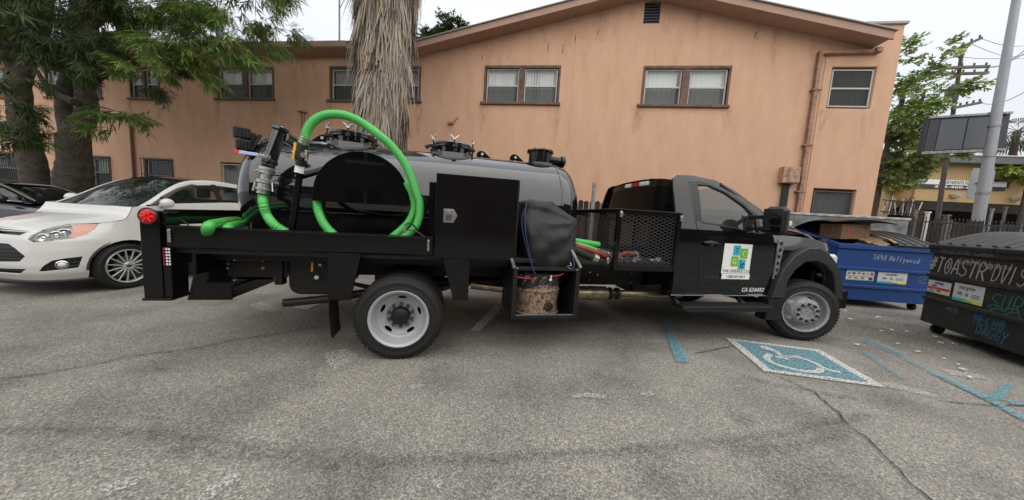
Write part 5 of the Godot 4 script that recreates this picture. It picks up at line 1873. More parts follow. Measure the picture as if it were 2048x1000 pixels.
func truck_cab(t: Node3D) -> void:
	var side := func(p: Vector2) -> Vector3: return Vector3(p.x, p.y, cab_v(p.y))
	var side_l := func(p: Vector2) -> Vector3: return Vector3(p.x, p.y, -cab_v(p.y))
	var out := Vector3(0, 0.3, 1)
	var outl := Vector3(0, 0.3, -1)
	var cab := part("cab", t)
	# body side behind the door, up the pillar and along the roof edge
	var rear := [Vector2(3.055, 0.595), Vector2(3.029, 1.602), Vector2(3.042, 1.872), Vector2(3.063, 1.992), Vector2(3.131, 2.036), Vector2(3.357, 2.050), Vector2(3.692, 2.014), Vector2(3.931, 1.911), Vector2(4.157, 1.762), Vector2(4.405, 1.557), Vector2(4.351, 1.516), Vector2(4.093, 1.694), Vector2(3.865, 1.842), Vector2(3.722, 1.917), Vector2(3.459, 1.978), Vector2(3.266, 1.959), Vector2(3.263, 1.798), Vector2(3.276, 1.488), Vector2(3.309, 1.326), Vector2(3.360, 0.968), Vector2(3.413, 0.597)]
	var door := [Vector2(3.272, 1.953), Vector2(3.457, 1.972), Vector2(3.712, 1.910), Vector2(3.855, 1.835), Vector2(4.084, 1.688), Vector2(4.342, 1.509), Vector2(4.433, 1.327), Vector2(4.466, 1.189), Vector2(4.497, 0.803), Vector2(4.482, 0.617), Vector2(3.418, 0.604), Vector2(3.367, 0.968), Vector2(3.316, 1.326), Vector2(3.287, 1.489), Vector2(3.270, 1.798)]
	var win := [Vector2(3.397, 1.938), Vector2(3.558, 1.939), Vector2(3.781, 1.864), Vector2(4.022, 1.718), Vector2(4.162, 1.590), Vector2(4.178, 1.507), Vector2(4.191, 1.391), Vector2(3.621, 1.468), Vector2(3.367, 1.487)]
	var mb := MB.new()
	mb.patch(rear, side, 0.08, out, [], 0.03)
	mb.patch(rear, side_l, 0.12, outl, [], 0.03)
	# back panel with hole for the rear glass
	var halfw := func(w: float) -> float: return cab_v(w) - 0.02
	var bk := []
	for i in 12:
		var w := lerpf(0.6, 1.93, i / 11.0)
		bk.append(Vector2(halfw.call(w), w))
	bk.append_array([Vector2(0.745, 1.965), Vector2(0.66, 1.99), Vector2(0.5, 2.005), Vector2(0.25, 2.015)])
	for i in range(bk.size() - 1, -1, -1):
		bk.append(Vector2(-bk[i].x, bk[i].y))
	var back := func(p: Vector2) -> Vector3: return Vector3(3.03 + 0.1 * maxf(p.y - 1.45, 0.0) + 0.05 * pow(absf(p.x) / 0.9, 4.0), p.y, p.x)
	var gl := []
	for q in [[0.86, 1.42], [0.845, 1.55], [0.79, 1.78], [0.74, 1.88], [0.66, 1.915], [0.0, 1.94]]:
		gl.append(Vector2(q[0], q[1]))
	for i in range(4, -1, -1):
		gl.append(Vector2(-gl[i].x, gl[i].y))
	mb.patch(bk, back, 0.12, Vector3(-1, 0, 0), [PackedVector2Array(gl)], 0.02)
	# roof
	var roof := func(p: Vector2) -> Vector3: return Vector3(p.x, 2.045 - 0.02 * pow(absf(p.y) / 0.5, 2.0) - 0.05 * pow(absf(p.y) / 0.8, 8.0) - 0.22 * pow(maxf(p.x - 3.35, 0.0), 2.0) - 0.5 * pow(maxf(3.2 - p.x, 0.0), 2.0), p.y)
	mb.patch([Vector2(3.075, -0.79), Vector2(3.075, 0.79), Vector2(3.8, 0.79), Vector2(3.85, 0.0), Vector2(3.8, -0.79)], roof, 0.06, Vector3(0, 1, 0))
	obj("cab_shell", mb, M.cab_black, cab)
	mb = MB.new()
	mb.patch(gl, func(p): return back.call(p) + Vector3(0.004, 0, 0), 0.1, Vector3(-1, 0, 0))
	obj("rear_window", mb, M.rear_glass, cab)
	# windscreen
	mb = MB.new()
	mb.patch([Vector2(3.78, -0.76), Vector2(3.78, 0.76), Vector2(4.6, 0.86), Vector2(4.6, -0.86)], func(p): return Vector3(p.x + 0.08 * (1 - pow(p.y / 0.85, 2.0)), lerpf(1.945, 1.5, (p.x - 3.78) / 0.82), p.y), 0.15, Vector3(0.5, 0.8, 0))
	obj("windscreen", mb, glass("cab_glass", Color(0.2, 0.21, 0.21), 0.62), cab)
	mb = MB.new()
	for s in [1, -1]:
		mb.tube([Vector3(3.74, 1.96, 0.775 * s), Vector3(4.15, 1.745, 0.84 * s), Vector3(4.62, 1.49, 0.9 * s)], 0.035, 8)
	obj("pillar", mb, M.cab_black, cab)
	# doors
	for s in [1, -1]:
		var f: Callable = side if s > 0 else side_l
		var n := out if s > 0 else outl
		var d := part("door", t)
		mb = MB.new()
		mb.patch(door, f, 0.06, n, [PackedVector2Array(win)], 0.025)
		obj("door_skin", mb, M.cab_black, d)
		mb = MB.new()
		mb.patch(win, func(p): return f.call(p) - Vector3(0, 0, 0.018 * s), 0.12, n)
		obj("door_glass", mb, M.cab_glass, d)
		if s > 0:
			mb = MB.new()
			mb.patch([Vector2(3.299, 1.949), Vector2(3.397, 1.938), Vector2(3.367, 1.487), Vector2(3.298, 1.492)], func(p): return f.call(p) + Vector3(0, 0, 0.003), 0.2, n)
			mb.patch([Vector2(4.162, 1.590), Vector2(4.223, 1.584), Vector2(4.237, 1.381), Vector2(4.191, 1.391)], func(p): return f.call(p) + Vector3(0, 0, 0.003), 0.2, n)
			mb.patch([Vector2(3.367, 1.487), Vector2(3.621, 1.468), Vector2(4.191, 1.391), Vector2(4.237, 1.374), Vector2(3.618, 1.450), Vector2(3.365, 1.469)], func(p): return f.call(p) + Vector3(0, 0, 0.004), 0.2, n)
			mb.patch([Vector2(3.383, 1.940), Vector2(3.559, 1.942), Vector2(3.782, 1.868), Vector2(4.023, 1.721), Vector2(4.162, 1.591), Vector2(4.182, 1.613), Vector2(4.044, 1.745), Vector2(3.804, 1.892), Vector2(3.573, 1.966), Vector2(3.381, 1.959)], func(p): return f.call(p) + Vector3(0, 0, 0.004), 0.2, n)
			obj("window_trim", mb, M.plastic_black, d)
			mb = MB.new()
			var hp := Vector3(3.491, 1.232, 1.000)
			mb.ball(hp + Vector3(0, 0, 0.0), Vector3(0.13, 0.04, 0.012), 16, 6)
			mb.tube(spline([hp + Vector3(-0.1, 0.005, 0.0), hp + Vector3(-0.08, 0.01, 0.035), hp + Vector3(0.08, 0.005, 0.038), hp + Vector3(0.11, 0.0, 0.0)], 5), 0.014, 8)
			obj("door_handle", mb, M.cab_black, d)
			# creases of the door: a raised waist and a sill strip
			mb = MB.new()
			mb.bar(Vector3(3.03, 0.598, 1.0), Vector3(4.43, 0.596, 1.0), 0.012, 0.012, 0.004)
			obj("sill_strip", mb, M.galvanised, d)
			mb = MB.new()
			mb.prism([Vector2(3.42, 0.76), Vector2(4.45, 0.74), Vector2(4.42, 0.8), Vector2(4.2, 0.825), Vector2(3.42, 0.83)], 0.014, Transform3D(Basis.IDENTITY, Vector3(0, 0, 0.99)), 0.006)
			obj("door_crease", mb, M.cab_black, d)
			door_sign(d)
	# inside: seats, wheel and dash
	mb = MB.new()
	mb.box(Vector3(3.2, 0.7, -0.93), Vector3(4.5, 0.9, 0.93))
	mb.box(Vector3(4.2, 1.1, -0.9), Vector3(4.55, 1.46, 0.9), 0.06)
	for v in [-0.45, 0.45]:
		mb.box(Vector3(3.3, 0.9, v - 0.26), Vector3(3.85, 1.1, v + 0.26), 0.05)
		mb.box(Vector3(-0.08, 0.0, v - 0.25), Vector3(0.08, 0.62, v + 0.25), 0.05, Transform3D(Basis(Vector3.BACK, 0.2), Vector3(3.4, 1.05, 0)))
		mb.box(Vector3(3.2, 1.68, v - 0.13), Vector3(3.28, 1.85, v + 0.13), 0.03)
	obj("cab_inside", mb, M.cabin, cab)
	# fender, bonnet, front
	var hood := func(p: Vector2) -> Vector3: return Vector3(p.x, lerpy([Vector2(4.45, 1.52), Vector2(4.7, 1.51), Vector2(5.1, 1.465), Vector2(5.45, 1.385), Vector2(5.7, 1.25)], p.x) + 0.1 * smoothstep(0.68, 0.48, absf(p.y)) - 0.075 * pow(absf(p.y) / 1.0, 6.0), p.y)
	mb = MB.new()
	mb.patch([Vector2(4.5, -0.72), Vector2(4.5, 0.72), Vector2(5.3, 0.74), Vector2(5.62, 0.7), Vector2(5.7, 0.0), Vector2(5.62, -0.7), Vector2(5.3, -0.74)], hood, 0.06, Vector3(0, 1, 0), [], 0.03)
	obj("bonnet", mb, M.cab_black, t)
	var fend := [Vector2(4.484, 1.386), Vector2(4.780, 1.394), Vector2(5.181, 1.353), Vector2(5.435, 1.298), Vector2(5.545, 1.235), Vector2(5.637, 1.028), Vector2(5.710, 0.544), Vector2(5.530, 0.543), Vector2(5.408, 0.900), Vector2(5.245, 1.051), Vector2(5.031, 1.098), Vector2(4.832, 1.007), Vector2(4.707, 0.807), Vector2(4.672, 0.561), Vector2(4.484, 0.614), Vector2(4.513, 0.804), Vector2(4.482, 1.190)]
	for s in [1, -1]:
		mb = MB.new()
		var ff := func(p: Vector2) -> Vector3: return Vector3(p.x, p.y, s * (1.0 - 0.35 * pow(maxf(p.y - 1.14, 0.0), 1.5) * 2.0 - 0.22 * pow(maxf(p.x - 5.3, 0.0) / 0.35, 2.0)))
		mb.patch(fend, ff, 0.06, Vector3(0.1, 0.2, s), [], 0.03)
		mb.patch([Vector2(4.5, 0.735), Vector2(5.3, 0.75), Vector2(5.6, 0.71), Vector2(5.62, 0.76), Vector2(5.5, 0.89), Vector2(5.3, 0.95), Vector2(4.56, 0.97)] if s > 0 else [Vector2(4.5, -0.735), Vector2(5.3, -0.75), Vector2(5.6, -0.71), Vector2(5.62, -0.76), Vector2(5.5, -0.89), Vector2(5.3, -0.95), Vector2(4.56, -0.97)], func(p): return hood.call(p) + Vector3(0, -0.004, 0), 0.05, Vector3(0, 1, 0))
		obj("fender", mb, M.cab_black, t)
	# front: grille block, bumper, head lamps
	mb = MB.new()
	mb.box(Vector3(5.45, 0.62, -0.82), Vector3(5.72, 1.2, 0.82), 0.05)
	obj("grille", mb, M.plastic_black, t)
	mb = MB.new()
	mb.prism([Vector2(-0.98, 0.42), Vector2(0.98, 0.42), Vector2(0.98, 0.66), Vector2(-0.98, 0.66)], 0.16, Transform3D(Basis(Vector3(0, 0, 1), Vector3(0, 1, 0), Vector3(-1, 0, 0)), Vector3(5.9, 0, 0)), 0.03)
	obj("bumper", mb, M.plastic_black, t)
	for s in [1, -1]:
		mb = MB.new()
		mb.box(Vector3(5.5, 0.82, 0.78 * s), Vector3(5.69, 1.16, 0.93 * s), 0.04)
		obj("head_lamp", mb, M.lens_clear, t)
		mb = MB.new()
		mb.box(Vector3(5.56, 0.86, 0.9 * s), Vector3(5.64, 1.0, 0.945 * s), 0.015)
		obj("turn_lamp", mb, M.lens_amber, t)
	# wheel arch flare, lower corner, mud guard
	for s in [1, -1]:
		mb = MB.new()
		var fl := [Vector2(4.460, 0.574), Vector2(4.513, 0.801), Vector2(4.578, 0.963), Vector2(4.727, 1.147), Vector2(4.932, 1.244), Vector2(5.122, 1.251), Vector2(5.295, 1.179), Vector2(5.441, 1.064), Vector2(5.542, 0.926), Vector2(5.606, 0.763), Vector2(5.661, 0.557), Vector2(5.519, 0.557), Vector2(5.457, 0.795), Vector2(5.390, 0.922), Vector2(5.252, 1.019), Vector2(5.081, 1.067), Vector2(4.917, 1.053), Vector2(4.766, 0.948), Vector2(4.673, 0.804), Vector2(4.660, 0.575)]
		mb.prism(fl, 0.15, Transform3D(Basis.IDENTITY, Vector3(0, 0, 0.92 if s > 0 else -1.07)), 0.02)
		obj("arch_flare", mb, M.plastic_grey, t)
		mb = MB.new()
		mb.prism([Vector2(4.421, 0.568), Vector2(4.661, 0.568), Vector2(4.657, 0.290), Vector2(4.408, 0.293)], 0.16, Transform3D(Basis.IDENTITY, Vector3(0, 0, 0.9 if s > 0 else -1.06)), 0.015)
		obj("mud_guard", mb, M.plastic_black, t)
		mb = MB.new()
		for i in 14:
			var a := PI * i / 13.0
			var a2 := PI * (i + 1) / 13.0
			if i < 13:
				mb.bar(Vector3(5.05 + cos(a) * 0.55, 0.62 + sin(a) * 0.48, 0.72 * s), Vector3(5.05 + cos(a2) * 0.55, 0.62 + sin(a2) * 0.48, 0.72 * s), 0.5, 0.01, 0.0)
		obj("wheel_well", mb, M.plastic_black, t)
	# side vent badge
	var vb := part("side_vent", t)
	mb = MB.new()
	mb.prism([Vector2(4.490, 1.324), Vector2(4.571, 1.315), Vector2(4.602, 1.278), Vector2(4.578, 1.065), Vector2(4.563, 0.806), Vector2(4.496, 0.817), Vector2(4.499, 1.063)], 0.016, Transform3D(Basis.IDENTITY, Vector3(0, 0, 0.995)), 0.004)
	obj("vent_plate", mb, M.galvanised, vb)
	for i in 6:
		mb = MB.new()
		var c := Vector3(4.536, 1.282, 1.012).lerp(Vector3(4.520, 0.858, 1.012), i / 5.0)
		mb.box(c + Vector3(-0.012, -0.024, 0), c + Vector3(0.026, 0.014, 0.006), 0.004)
		obj("vent_slot", mb, M.hole_black, vb)
	# running board
	for s in [1, -1]:
		var rb := part("running_board", t)
		mb = MB.new()
		mb.prism([Vector2(3.1, 0.47), Vector2(3.2, 0.425), Vector2(4.36, 0.425), Vector2(4.42, 0.45), Vector2(4.42, 0.5), Vector2(3.1, 0.5)], 0.17, Transform3D(Basis.IDENTITY, Vector3(0, 0, 0.96 if s > 0 else -1.13)), 0.006)
		for u in [3.14, 4.1]:
			mb.bar(Vector3(u, 0.49, 1.0 * s), Vector3(u - 0.02, 0.7, 0.7 * s), 0.05, 0.04)
		obj("board", mb, M.frame_black, rb)
		if s > 0:
			mb = MB.new()
			for i in 42:
				mb.box(Vector3(3.2 + i * 0.028, 0.5, 0.97), Vector3(3.212 + i * 0.028, 0.508, 1.126))
			mb.box(Vector3(3.12, 0.478, 1.13), Vector3(4.41, 0.49, 1.134))
			obj("tread_ribs", mb, M.plastic_grey, rb)
	# mirrors
	for s in [1, -1]:
		var mr := part("mirror", t)
		mb = MB.new()
		var c := Vector3(4.119, 1.547, 1.240)
		c.z *= s
		mb.box(Vector3(-0.075, -0.17, -0.12), Vector3(0.075, 0.16, 0.11), 0.05, Transform3D(Basis(Vector3.UP, 0.2 * s), c))
		obj("mirror_housing", mb, M.plastic_black, mr)
		mb = MB.new()
		mb.box(Vector3(-0.08, -0.05, -0.1), Vector3(-0.076, 0.13, 0.09), 0.001, Transform3D(Basis(Vector3.UP, 0.2 * s), c))
		mb.box(Vector3(-0.08, -0.145, -0.1), Vector3(-0.076, -0.07, 0.09), 0.001, Transform3D(Basis(Vector3.UP, 0.2 * s), c))
		obj("mirror_glass", mb, M.dark_glass, mr)
		mb = MB.new()
		for y in [0.04, -0.1]:
			mb.bar(c + Vector3(-0.02, y, -0.09 * s), Vector3(c.x - 0.05, c.y + y - 0.01, 0.92 * s), 0.05, 0.045, 0.01)
		mb.prism([Vector2(c.x - 0.16, c.y - 0.17), Vector2(c.x + 0.02, c.y - 0.2), Vector2(c.x + 0.0, c.y - 0.02), Vector2(c.x - 0.07, c.y + 0.08)], 0.03, Transform3D(Basis.IDENTITY, Vector3(0, 0, 0.94 if s > 0 else -0.97)), 0.008)
		obj("mirror_arm", mb, M.plastic_black, mr)
		mb = MB.new()
		mb.box(Vector3(0.03, -0.055, 0.07 * s), Vector3(0.082, 0.0, 0.118 * s), 0.01, Transform3D(Basis(Vector3.UP, 0.2 * s), c))
		obj("turn_lamp", mb, M.lens_clear, mr)
	# roof lamps and third brake lamp
	for v in [-0.6, -0.28, 0.0, 0.28, 0.6]:
		mb = MB.new()
		var q: Vector3 = roof.call(Vector2(3.55 - absf(v) * 0.1, v))
		mb.ball(q + Vector3(0, 0.005, 0), Vector3(0.085, 0.035, 0.05), 14, 8)
		obj("roof_lamp", mb, M.plastic_black, t)
	for q in [[Vector3(3.25, 2.06, -0.198), 0.1], [Vector3(3.25, 2.06, 0.127), 0.11]]:
		mb = MB.new()
		mb.cyl(Vector3(q[0].x, 1.98, q[0].z), q[0] + Vector3(0, -0.01, 0), 0.035, 16, 0.03)
		mb.cyl(q[0] + Vector3(0, -0.01, 0), q[0] + Vector3(0, 0.006, 0), 0.045, 16, -1, 0.004)
		obj("roof_beacon", mb, M.plastic_black, t)
	var bl := part("third_brake_lamp", t)
	mb = MB.new()
	mb.box(Vector3(-0.02, -0.03, -0.28), Vector3(0.03, 0.03, 0.28), 0.012, Transform3D(Basis.IDENTITY, Vector3(3.075, 1.975, 0.02)))
	obj("lamp_body", mb, M.lens_clear, bl)
	mb = MB.new()
	mb.box(Vector3(-0.026, -0.028, -0.1), Vector3(0.0, 0.028, 0.1), 0.008, Transform3D(Basis.IDENTITY, Vector3(3.073, 1.975, 0.02)))
	obj("lens", mb, M.lens_red, bl)


func door_sign(d: Node3D) -> void:
	# white magnetic board with four coloured squares, and the lettering below it
	var z := 1.005
	var mb := MB.new()
	mb.box(Vector3(3.7, 0.875, z - 0.004), Vector3(4.115, 1.243, z), 0.001)
	mb.box(Vector3(3.7, 0.808, z + 0.0095), Vector3(4.117, 0.873, z + 0.0115), 0.001)
	obj("sign_board", mb, M.sign_white, d)
	for q in [[3.835, 1.1, "sign_teal", "T", "ink_teal"], [3.946, 1.065, "sign_green", "C", "letter_light_green"], [3.82, 0.965, "sign_green", "G", "letter_light_green"], [3.932, 0.93, "sign_teal", "", "ink_teal"]]:
		mb = MB.new()
		mb.box(Vector3(q[0], q[1], z), Vector3(q[0] + 0.106, q[1] + 0.125, z + 0.002))
		obj("sign_square", mb, M[q[2]], d)
		if q[3]:
			text("sign_letter", q[3], 0.066, M[q[4]], d, Transform3D(Basis.IDENTITY, Vector3(q[0] + 0.053, q[1] + 0.06, z + 0.003)), false)
		else:
			# two small leaning figures
			mb = MB.new()
			var o := Vector3(q[0], q[1], z + 0.003)
			for k in [[[0.035, 0.02], [0.036, 0.06], [0.03, 0.1]], [[0.036, 0.07], [0.055, 0.06], [0.075, 0.085]], [[0.052, 0.02], [0.058, 0.05], [0.078, 0.075], [0.09, 0.06]], [[0.06, 0.03], [0.09, 0.03]]]:
				for i in k.size() - 1:
					mb.bar(o + Vector3(k[i][0], k[i][1], 0), o + Vector3(k[i + 1][0], k[i + 1][1], 0), 0.002, 0.011, 0.0, Vector3.UP)
			mb.cyl(o + Vector3(0.03, 0.108, -0.001), o + Vector3(0.03, 0.108, 0.001), 0.008, 10)
			obj("sign_figure", mb, M.ink_teal, d)
	text("sign_lettering", "THE GREASE CO", 0.034, M.ink, d, Transform3D(Basis.from_scale(Vector3(1.16, 1, 1)), Vector3(3.907, 0.908, z + 0.002)), false)
	text("sign_lettering", "1 888 691 9911", 0.03, M.hub_grey, d, Transform3D(Basis.IDENTITY, Vector3(3.907, 0.84, z + 0.0135)), false)
	text("registration_number", "CA 624492", 0.052, M.letter_silver, d, Transform3D(Basis.from_scale(Vector3(1.0, 1, 1)), Vector3(4.222, 0.672, 0.9985)), true, 0.2)


# ---------------------------------------------------------------- hoses and loads lying on the truck (in the truck's own axes)
func on_truck(o: Node3D) -> Node3D:
	o.position = Vector3(-1.262, 0, -3.95)
	o.rotation.y = 0.2135
	return o


func ribbed(p: Array, r: float, pitch := 0.019, sides := 14) -> MB:  # spiral-ribbed suction hose along p
	var q := even(spline(p, 16), pitch / 2.0)
	var rr := []
	for i in q.size():
		rr.append(r if i % 2 == 0 else r * 0.92)
	var mb := MB.new()
	mb.tube(q, rr, sides)
	return mb


func hoses() -> void:
	# long hose: from the valve over the tank, down and round the half drum
	var h := on_truck(thing("green_hose", "long green ribbed suction hose arching over the tank and looped round the half drum", "hose"))
	var a := [Vector3(-0.856, 1.929, 1.000), Vector3(-0.840, 1.973, 1.000), Vector3(-0.824, 2.047, 1.000), Vector3(-0.776, 2.129, 1.000), Vector3(-0.704, 2.187, 1.000), Vector3(-0.620, 2.214, 1.000), Vector3(-0.527, 2.217, 1.000), Vector3(-0.436, 2.196, 1.000), Vector3(-0.336, 2.146, 1.000)]
	var b := [Vector3(-0.221, 2.066, 1.060), Vector3(-0.131, 1.997, 1.060), Vector3(-0.052, 1.912, 1.060), Vector3(0.016, 1.819, 1.060), Vector3(0.064, 1.715, 1.060), Vector3(0.105, 1.603, 1.060), Vector3(0.139, 1.513, 1.060), Vector3(0.150, 1.444, 1.060), Vector3(0.144, 1.344, 1.060), Vector3(0.110, 1.253, 1.060), Vector3(0.030, 1.168, 1.060)]
	var c := [Vector3(-0.080, 1.103, 1.120), Vector3(-0.230, 1.046, 1.120), Vector3(-0.377, 1.045, 1.120), Vector3(-0.501, 1.095, 1.120)]
	var d := [Vector3(-0.624, 1.173, 1.030)]+[Vector3(-0.696, 1.250, 1.000)]+[Vector3(-0.751, 1.351, 0.960)]+[Vector3(-0.768, 1.441, 0.940)]
	var e := [Vector3(-0.761, 1.511, 0.930)]+[Vector3(-0.717, 1.617, 0.900), Vector3(-0.590, 1.746, 0.900), Vector3(-0.439, 1.815, 0.900), Vector3(-0.285, 1.820, 0.900), Vector3(-0.140, 1.758, 0.900)]
	var f := [Vector3(0.023, 1.645, 0.980), Vector3(0.076, 1.540, 0.980), Vector3(0.093, 1.436, 0.980), Vector3(0.063, 1.334, 0.980), Vector3(0.009, 1.254, 0.980), Vector3(-0.089, 1.157, 0.980), Vector3(-0.192, 1.085, 0.980)]
	obj("hose_body", ribbed(a + b + c + d + e + f, 0.0385), M.hose_green, h)
	var mb := MB.new()
	var v0: Vector3 = a[0]
	var v1: Vector3 = a[1]
	for k in 3:
		mb.lathe([Vector2(0.039, 0), Vector2(0.044, 0.002), Vector2(0.044, 0.012), Vector2(0.039, 0.014)], 16, MB.aim(v0.lerp(v1, 0.15 + k * 0.45), v1 + (v1 - v0)))
	obj("hose_clamp", mb, M.steel, h)
	mb = MB.new()
	var tie := [Vector3(0.014, 1.268, 1.090), Vector3(0.076, 1.294, 1.090), Vector3(0.140, 1.232, 1.090)]
	mb.tube(spline([tie[0], tie[1] + Vector3(0, 0, 0.03), tie[2]], 6), 0.006, 6)
	obj("tie_strap", mb, M.wire, h)
	# the short hose from the cam coupling down into the bed
	var g := on_truck(thing("green_hose", "short green ribbed hose hanging from the silver cam coupling at the tank's rear", "hose"))
	obj("hose_body", ribbed([Vector3(-1.278, 1.481, 0.790), Vector3(-1.279, 1.435, 0.790)] + [Vector3(-1.244, 1.376, 0.850), Vector3(-1.216, 1.281, 0.850)] + [Vector3(-1.117, 1.212, 0.950), Vector3(-1.046, 1.161, 0.950), Vector3(-0.978, 1.128, 0.950), Vector3(-0.869, 1.073, 0.950)], 0.04), M.hose_green, g)
	# coils lying on the bed behind the tank
	var k := on_truck(thing("green_hose", "smooth green hose coiled flat on the bed behind the tank, outer turn", "hose"))
	mb = MB.new()
	mb.tube(spline([Vector3(-1.481, 1.048, 1.100), Vector3(-1.521, 1.109, 1.100)]+[Vector3(-1.426, 1.190, 1.246), Vector3(-1.621, 1.190, 0.833), Vector3(-1.813, 1.190, 0.335), Vector3(-1.933, 1.190, -0.131), Vector3(-1.939, 1.190, -0.448)], 10), 0.042, 14)
	obj("hose_body", mb, M.hose_green, k)
	var k2 := on_truck(thing("green_hose", "smooth green hose coiled flat on the bed behind the tank, inner turn", "hose"))
	mb = MB.new()
	mb.tube(spline([Vector3(-1.367, 1.051, 1.080), Vector3(-1.398, 1.113, 1.080)]+[Vector3(-1.418, 1.165, 1.042), Vector3(-1.609, 1.165, 0.632), Vector3(-1.691, 1.165, 0.329), Vector3(-1.721, 1.165, 0.031)], 10), 0.04, 14)
	obj("hose_body", mb, M.hose_green, k2)
	# hoses in the caged rack
	for q in [[[Vector3(1.697, 1.198, 0.950), Vector3(1.816, 1.181, 0.950), Vector3(1.966, 1.165, 0.950), Vector3(2.077, 1.153, 0.950)], "hose_green", "green hose", "upper green hose end lying in the wire cage beside the tarpaulin cover", 0.036], [[Vector3(1.699, 1.148, 1.000), Vector3(1.827, 1.137, 1.000), Vector3(1.947, 1.109, 1.000), Vector3(2.021, 1.089, 1.000)], "hose_green", "green hose", "lower green hose end lying in the wire cage above the red hose", 0.036], [[Vector3(1.760, 1.137, 1.020), Vector3(1.909, 1.104, 1.020), Vector3(2.061, 1.060, 1.020), Vector3(2.218, 1.009, 1.020)], "hose_red", "red hose", "red hose lying in the wire cage under the green hose ends", 0.034], [[Vector3(2.343, 1.019, 0.900), Vector3(2.441, 1.057, 0.900), Vector3(2.559, 1.055, 0.900)], "hose_red", "red hose", "short orange red hose end behind the cage's side mesh", 0.034]]:
		var o := on_truck(thing(q[2].replace(" ", "_"), q[3], "hose"))
		obj("hose_body", ribbed(q[0], q[4], 0.018, 12), M[q[1]], o)
	var bh := on_truck(thing("black_hose", "black hose lying along the front edge of the wire cage", "hose"))
	mb = MB.new()
	mb.tube(spline([Vector3(1.672, 1.115, 1.100), Vector3(1.817, 1.067, 1.100), Vector3(1.996, 0.998, 1.100), Vector3(2.180, 0.932, 1.100)], 8), 0.04, 12)
	obj("hose_body", mb, M.rubber, bh)
	mb = MB.new()
	mb.cyl(Vector3(1.930, 1.036, 1.120), Vector3(1.978, 1.016, 1.120), 0.045, 14)
	obj("coupling", mb, M.aluminium, bh)
	var cp := on_truck(thing("camlock_couplings", "heap of dull metal hose couplings lying in the wire cage", "couplings"))
	for q in [[1207, 476, 0.9], [1257, 487, 0.85], [1264, 480, 0.7], [1325, 512, 0.9], [1318, 486, 0.6], [1238, 524, 1.0], [1290, 523, 0.8]]:
		mb = MB.new()
		var c0 := Vector3(0, 0, 0)
		mb.lathe([Vector2(0.0, 0), Vector2(0.038, 0), Vector2(0.045, 0.01), Vector2(0.045, 0.05), Vector2(0.034, 0.06), Vector2(0.034, 0.09), Vector2(0.05, 0.1), Vector2(0.05, 0.13), Vector2(0.02, 0.135)], 16)
		var piece := obj("coupling", mb, M.galvanised, cp)
		piece.position = Vector3(lerpf(2.2, 2.8, (q[0] - 1200) / 130.0), 0.945 + (530 - q[1]) * 0.0012, q[2])
		piece.rotation = Vector3(rng.randf() * 3, rng.randf() * 3, 1.3)
	# ladder-like rods lying in the cage
	var rods := on_truck(thing("metal_rods", "bundle of thin pale rods lying across the floor of the wire cage", "rods"))
	for i in 6:
		mb = MB.new()
		mb.cyl(Vector3(2.22 + i * 0.02, 0.93 + 0.16 - i * 0.02, 0.5 + i * 0.08), Vector3(2.8, 0.925 + i * 0.008, 0.75 + i * 0.06), 0.009, 8)
		obj("rod", mb, M.galvanised, rods)
	# black cover over the pump, with its blue cord
	var tp := on_truck(thing("pump_cover", "wrinkled black fabric cover tied with blue cord over the pump", "cover"))
	mb = MB.new()
	var nz := FastNoiseLite.new()
	nz.seed = 5
	nz.frequency = 2.6
	nz.fractal_octaves = 3
	var table := [[0.89, 1.27, 1.70, 0.80, 1.12], [1.0, 1.24, 1.715, 0.78, 1.14], [1.12, 1.2, 1.73, 0.76, 1.15], [1.25, 1.16, 1.75, 0.75, 1.14], [1.36, 1.13, 1.765, 0.75, 1.1], [1.42, 1.13, 1.75, 0.75, 1.07], [1.48, 1.15, 1.66, 0.76, 1.04], [1.53, 1.18, 1.57, 0.78, 1.02], [1.57, 1.2, 1.5, 0.8, 1.0], [1.59, 1.23, 1.46, 0.83, 0.97]]
	var rings := []
	for i in 46:
		var f2 := i / 45.0 * (table.size() - 1)
		var i0 := mini(int(f2), table.size() - 2)
		var t := f2 - i0
		var row := []
		for w in 5:
			row.append(lerpf(table[i0][w], table[i0 + 1][w], t))
		var ring := []
		for j in 72:
			var an := TAU * j / 72.0
			var ca := cos(an)
			var sa := sin(an)
			var sx := signf(ca) * pow(absf(ca), 0.42)
			var sz := signf(sa) * pow(absf(sa), 0.42)
			var p := Vector3(lerpf(row[1], row[2], sx * 0.5 + 0.5), row[0], lerpf(row[3], row[4], sz * 0.5 + 0.5))
			# folds run slantwise from the top corner
			var drape := (p.x - 1.75) * 0.9 + (1.4 - p.y) * 0.55
			var fold := 0.02 * pow(absf(sin(atan2(p.y - 1.42, 1.8 - p.x) * 7.0 + 0.8 * nz.get_noise_2d(p.x * 0.6, p.y * 0.6))), 2.5) * smoothstep(0.0, 0.25, absf(1.76 - p.x))
			fold += 0.02 * nz.get_noise_3d(p.x * 0.9, p.y * 0.5 + p.x * 0.3, p.z) + 0.014 * pow(absf(sin(p.x * 9.0 - p.y * 7.0 + 2.0 * nz.get_noise_2d(p.x * 0.7, p.y * 0.7) + drape)), 3.0)
			fold += 0.012 * absf(sin(an * 12.0 + nz.get_noise_1d(an) * 3.0)) * smoothstep(1.42, 1.56, row[0])
			p += Vector3(sx, 0, sz).normalized() * fold
			p.y += 0.02 * nz.get_noise_2d(p.x * 2.0 + 7.0, p.z * 2.0)
			ring.append(p)
		rings.append(ring)
	mb.skin(rings)
	obj("cover_cloth", mb, M.tarp, tp)
	mb = MB.new()
	mb.tube(spline([Vector3(1.19, 1.565, 1.03), Vector3(1.16, 1.45, 1.12), Vector3(1.155, 1.3, 1.18), Vector3(1.2, 1.1, 1.19), Vector3(1.26, 0.9, 1.205), Vector3(1.28, 0.86, 1.21)], 8), 0.0045, 6)
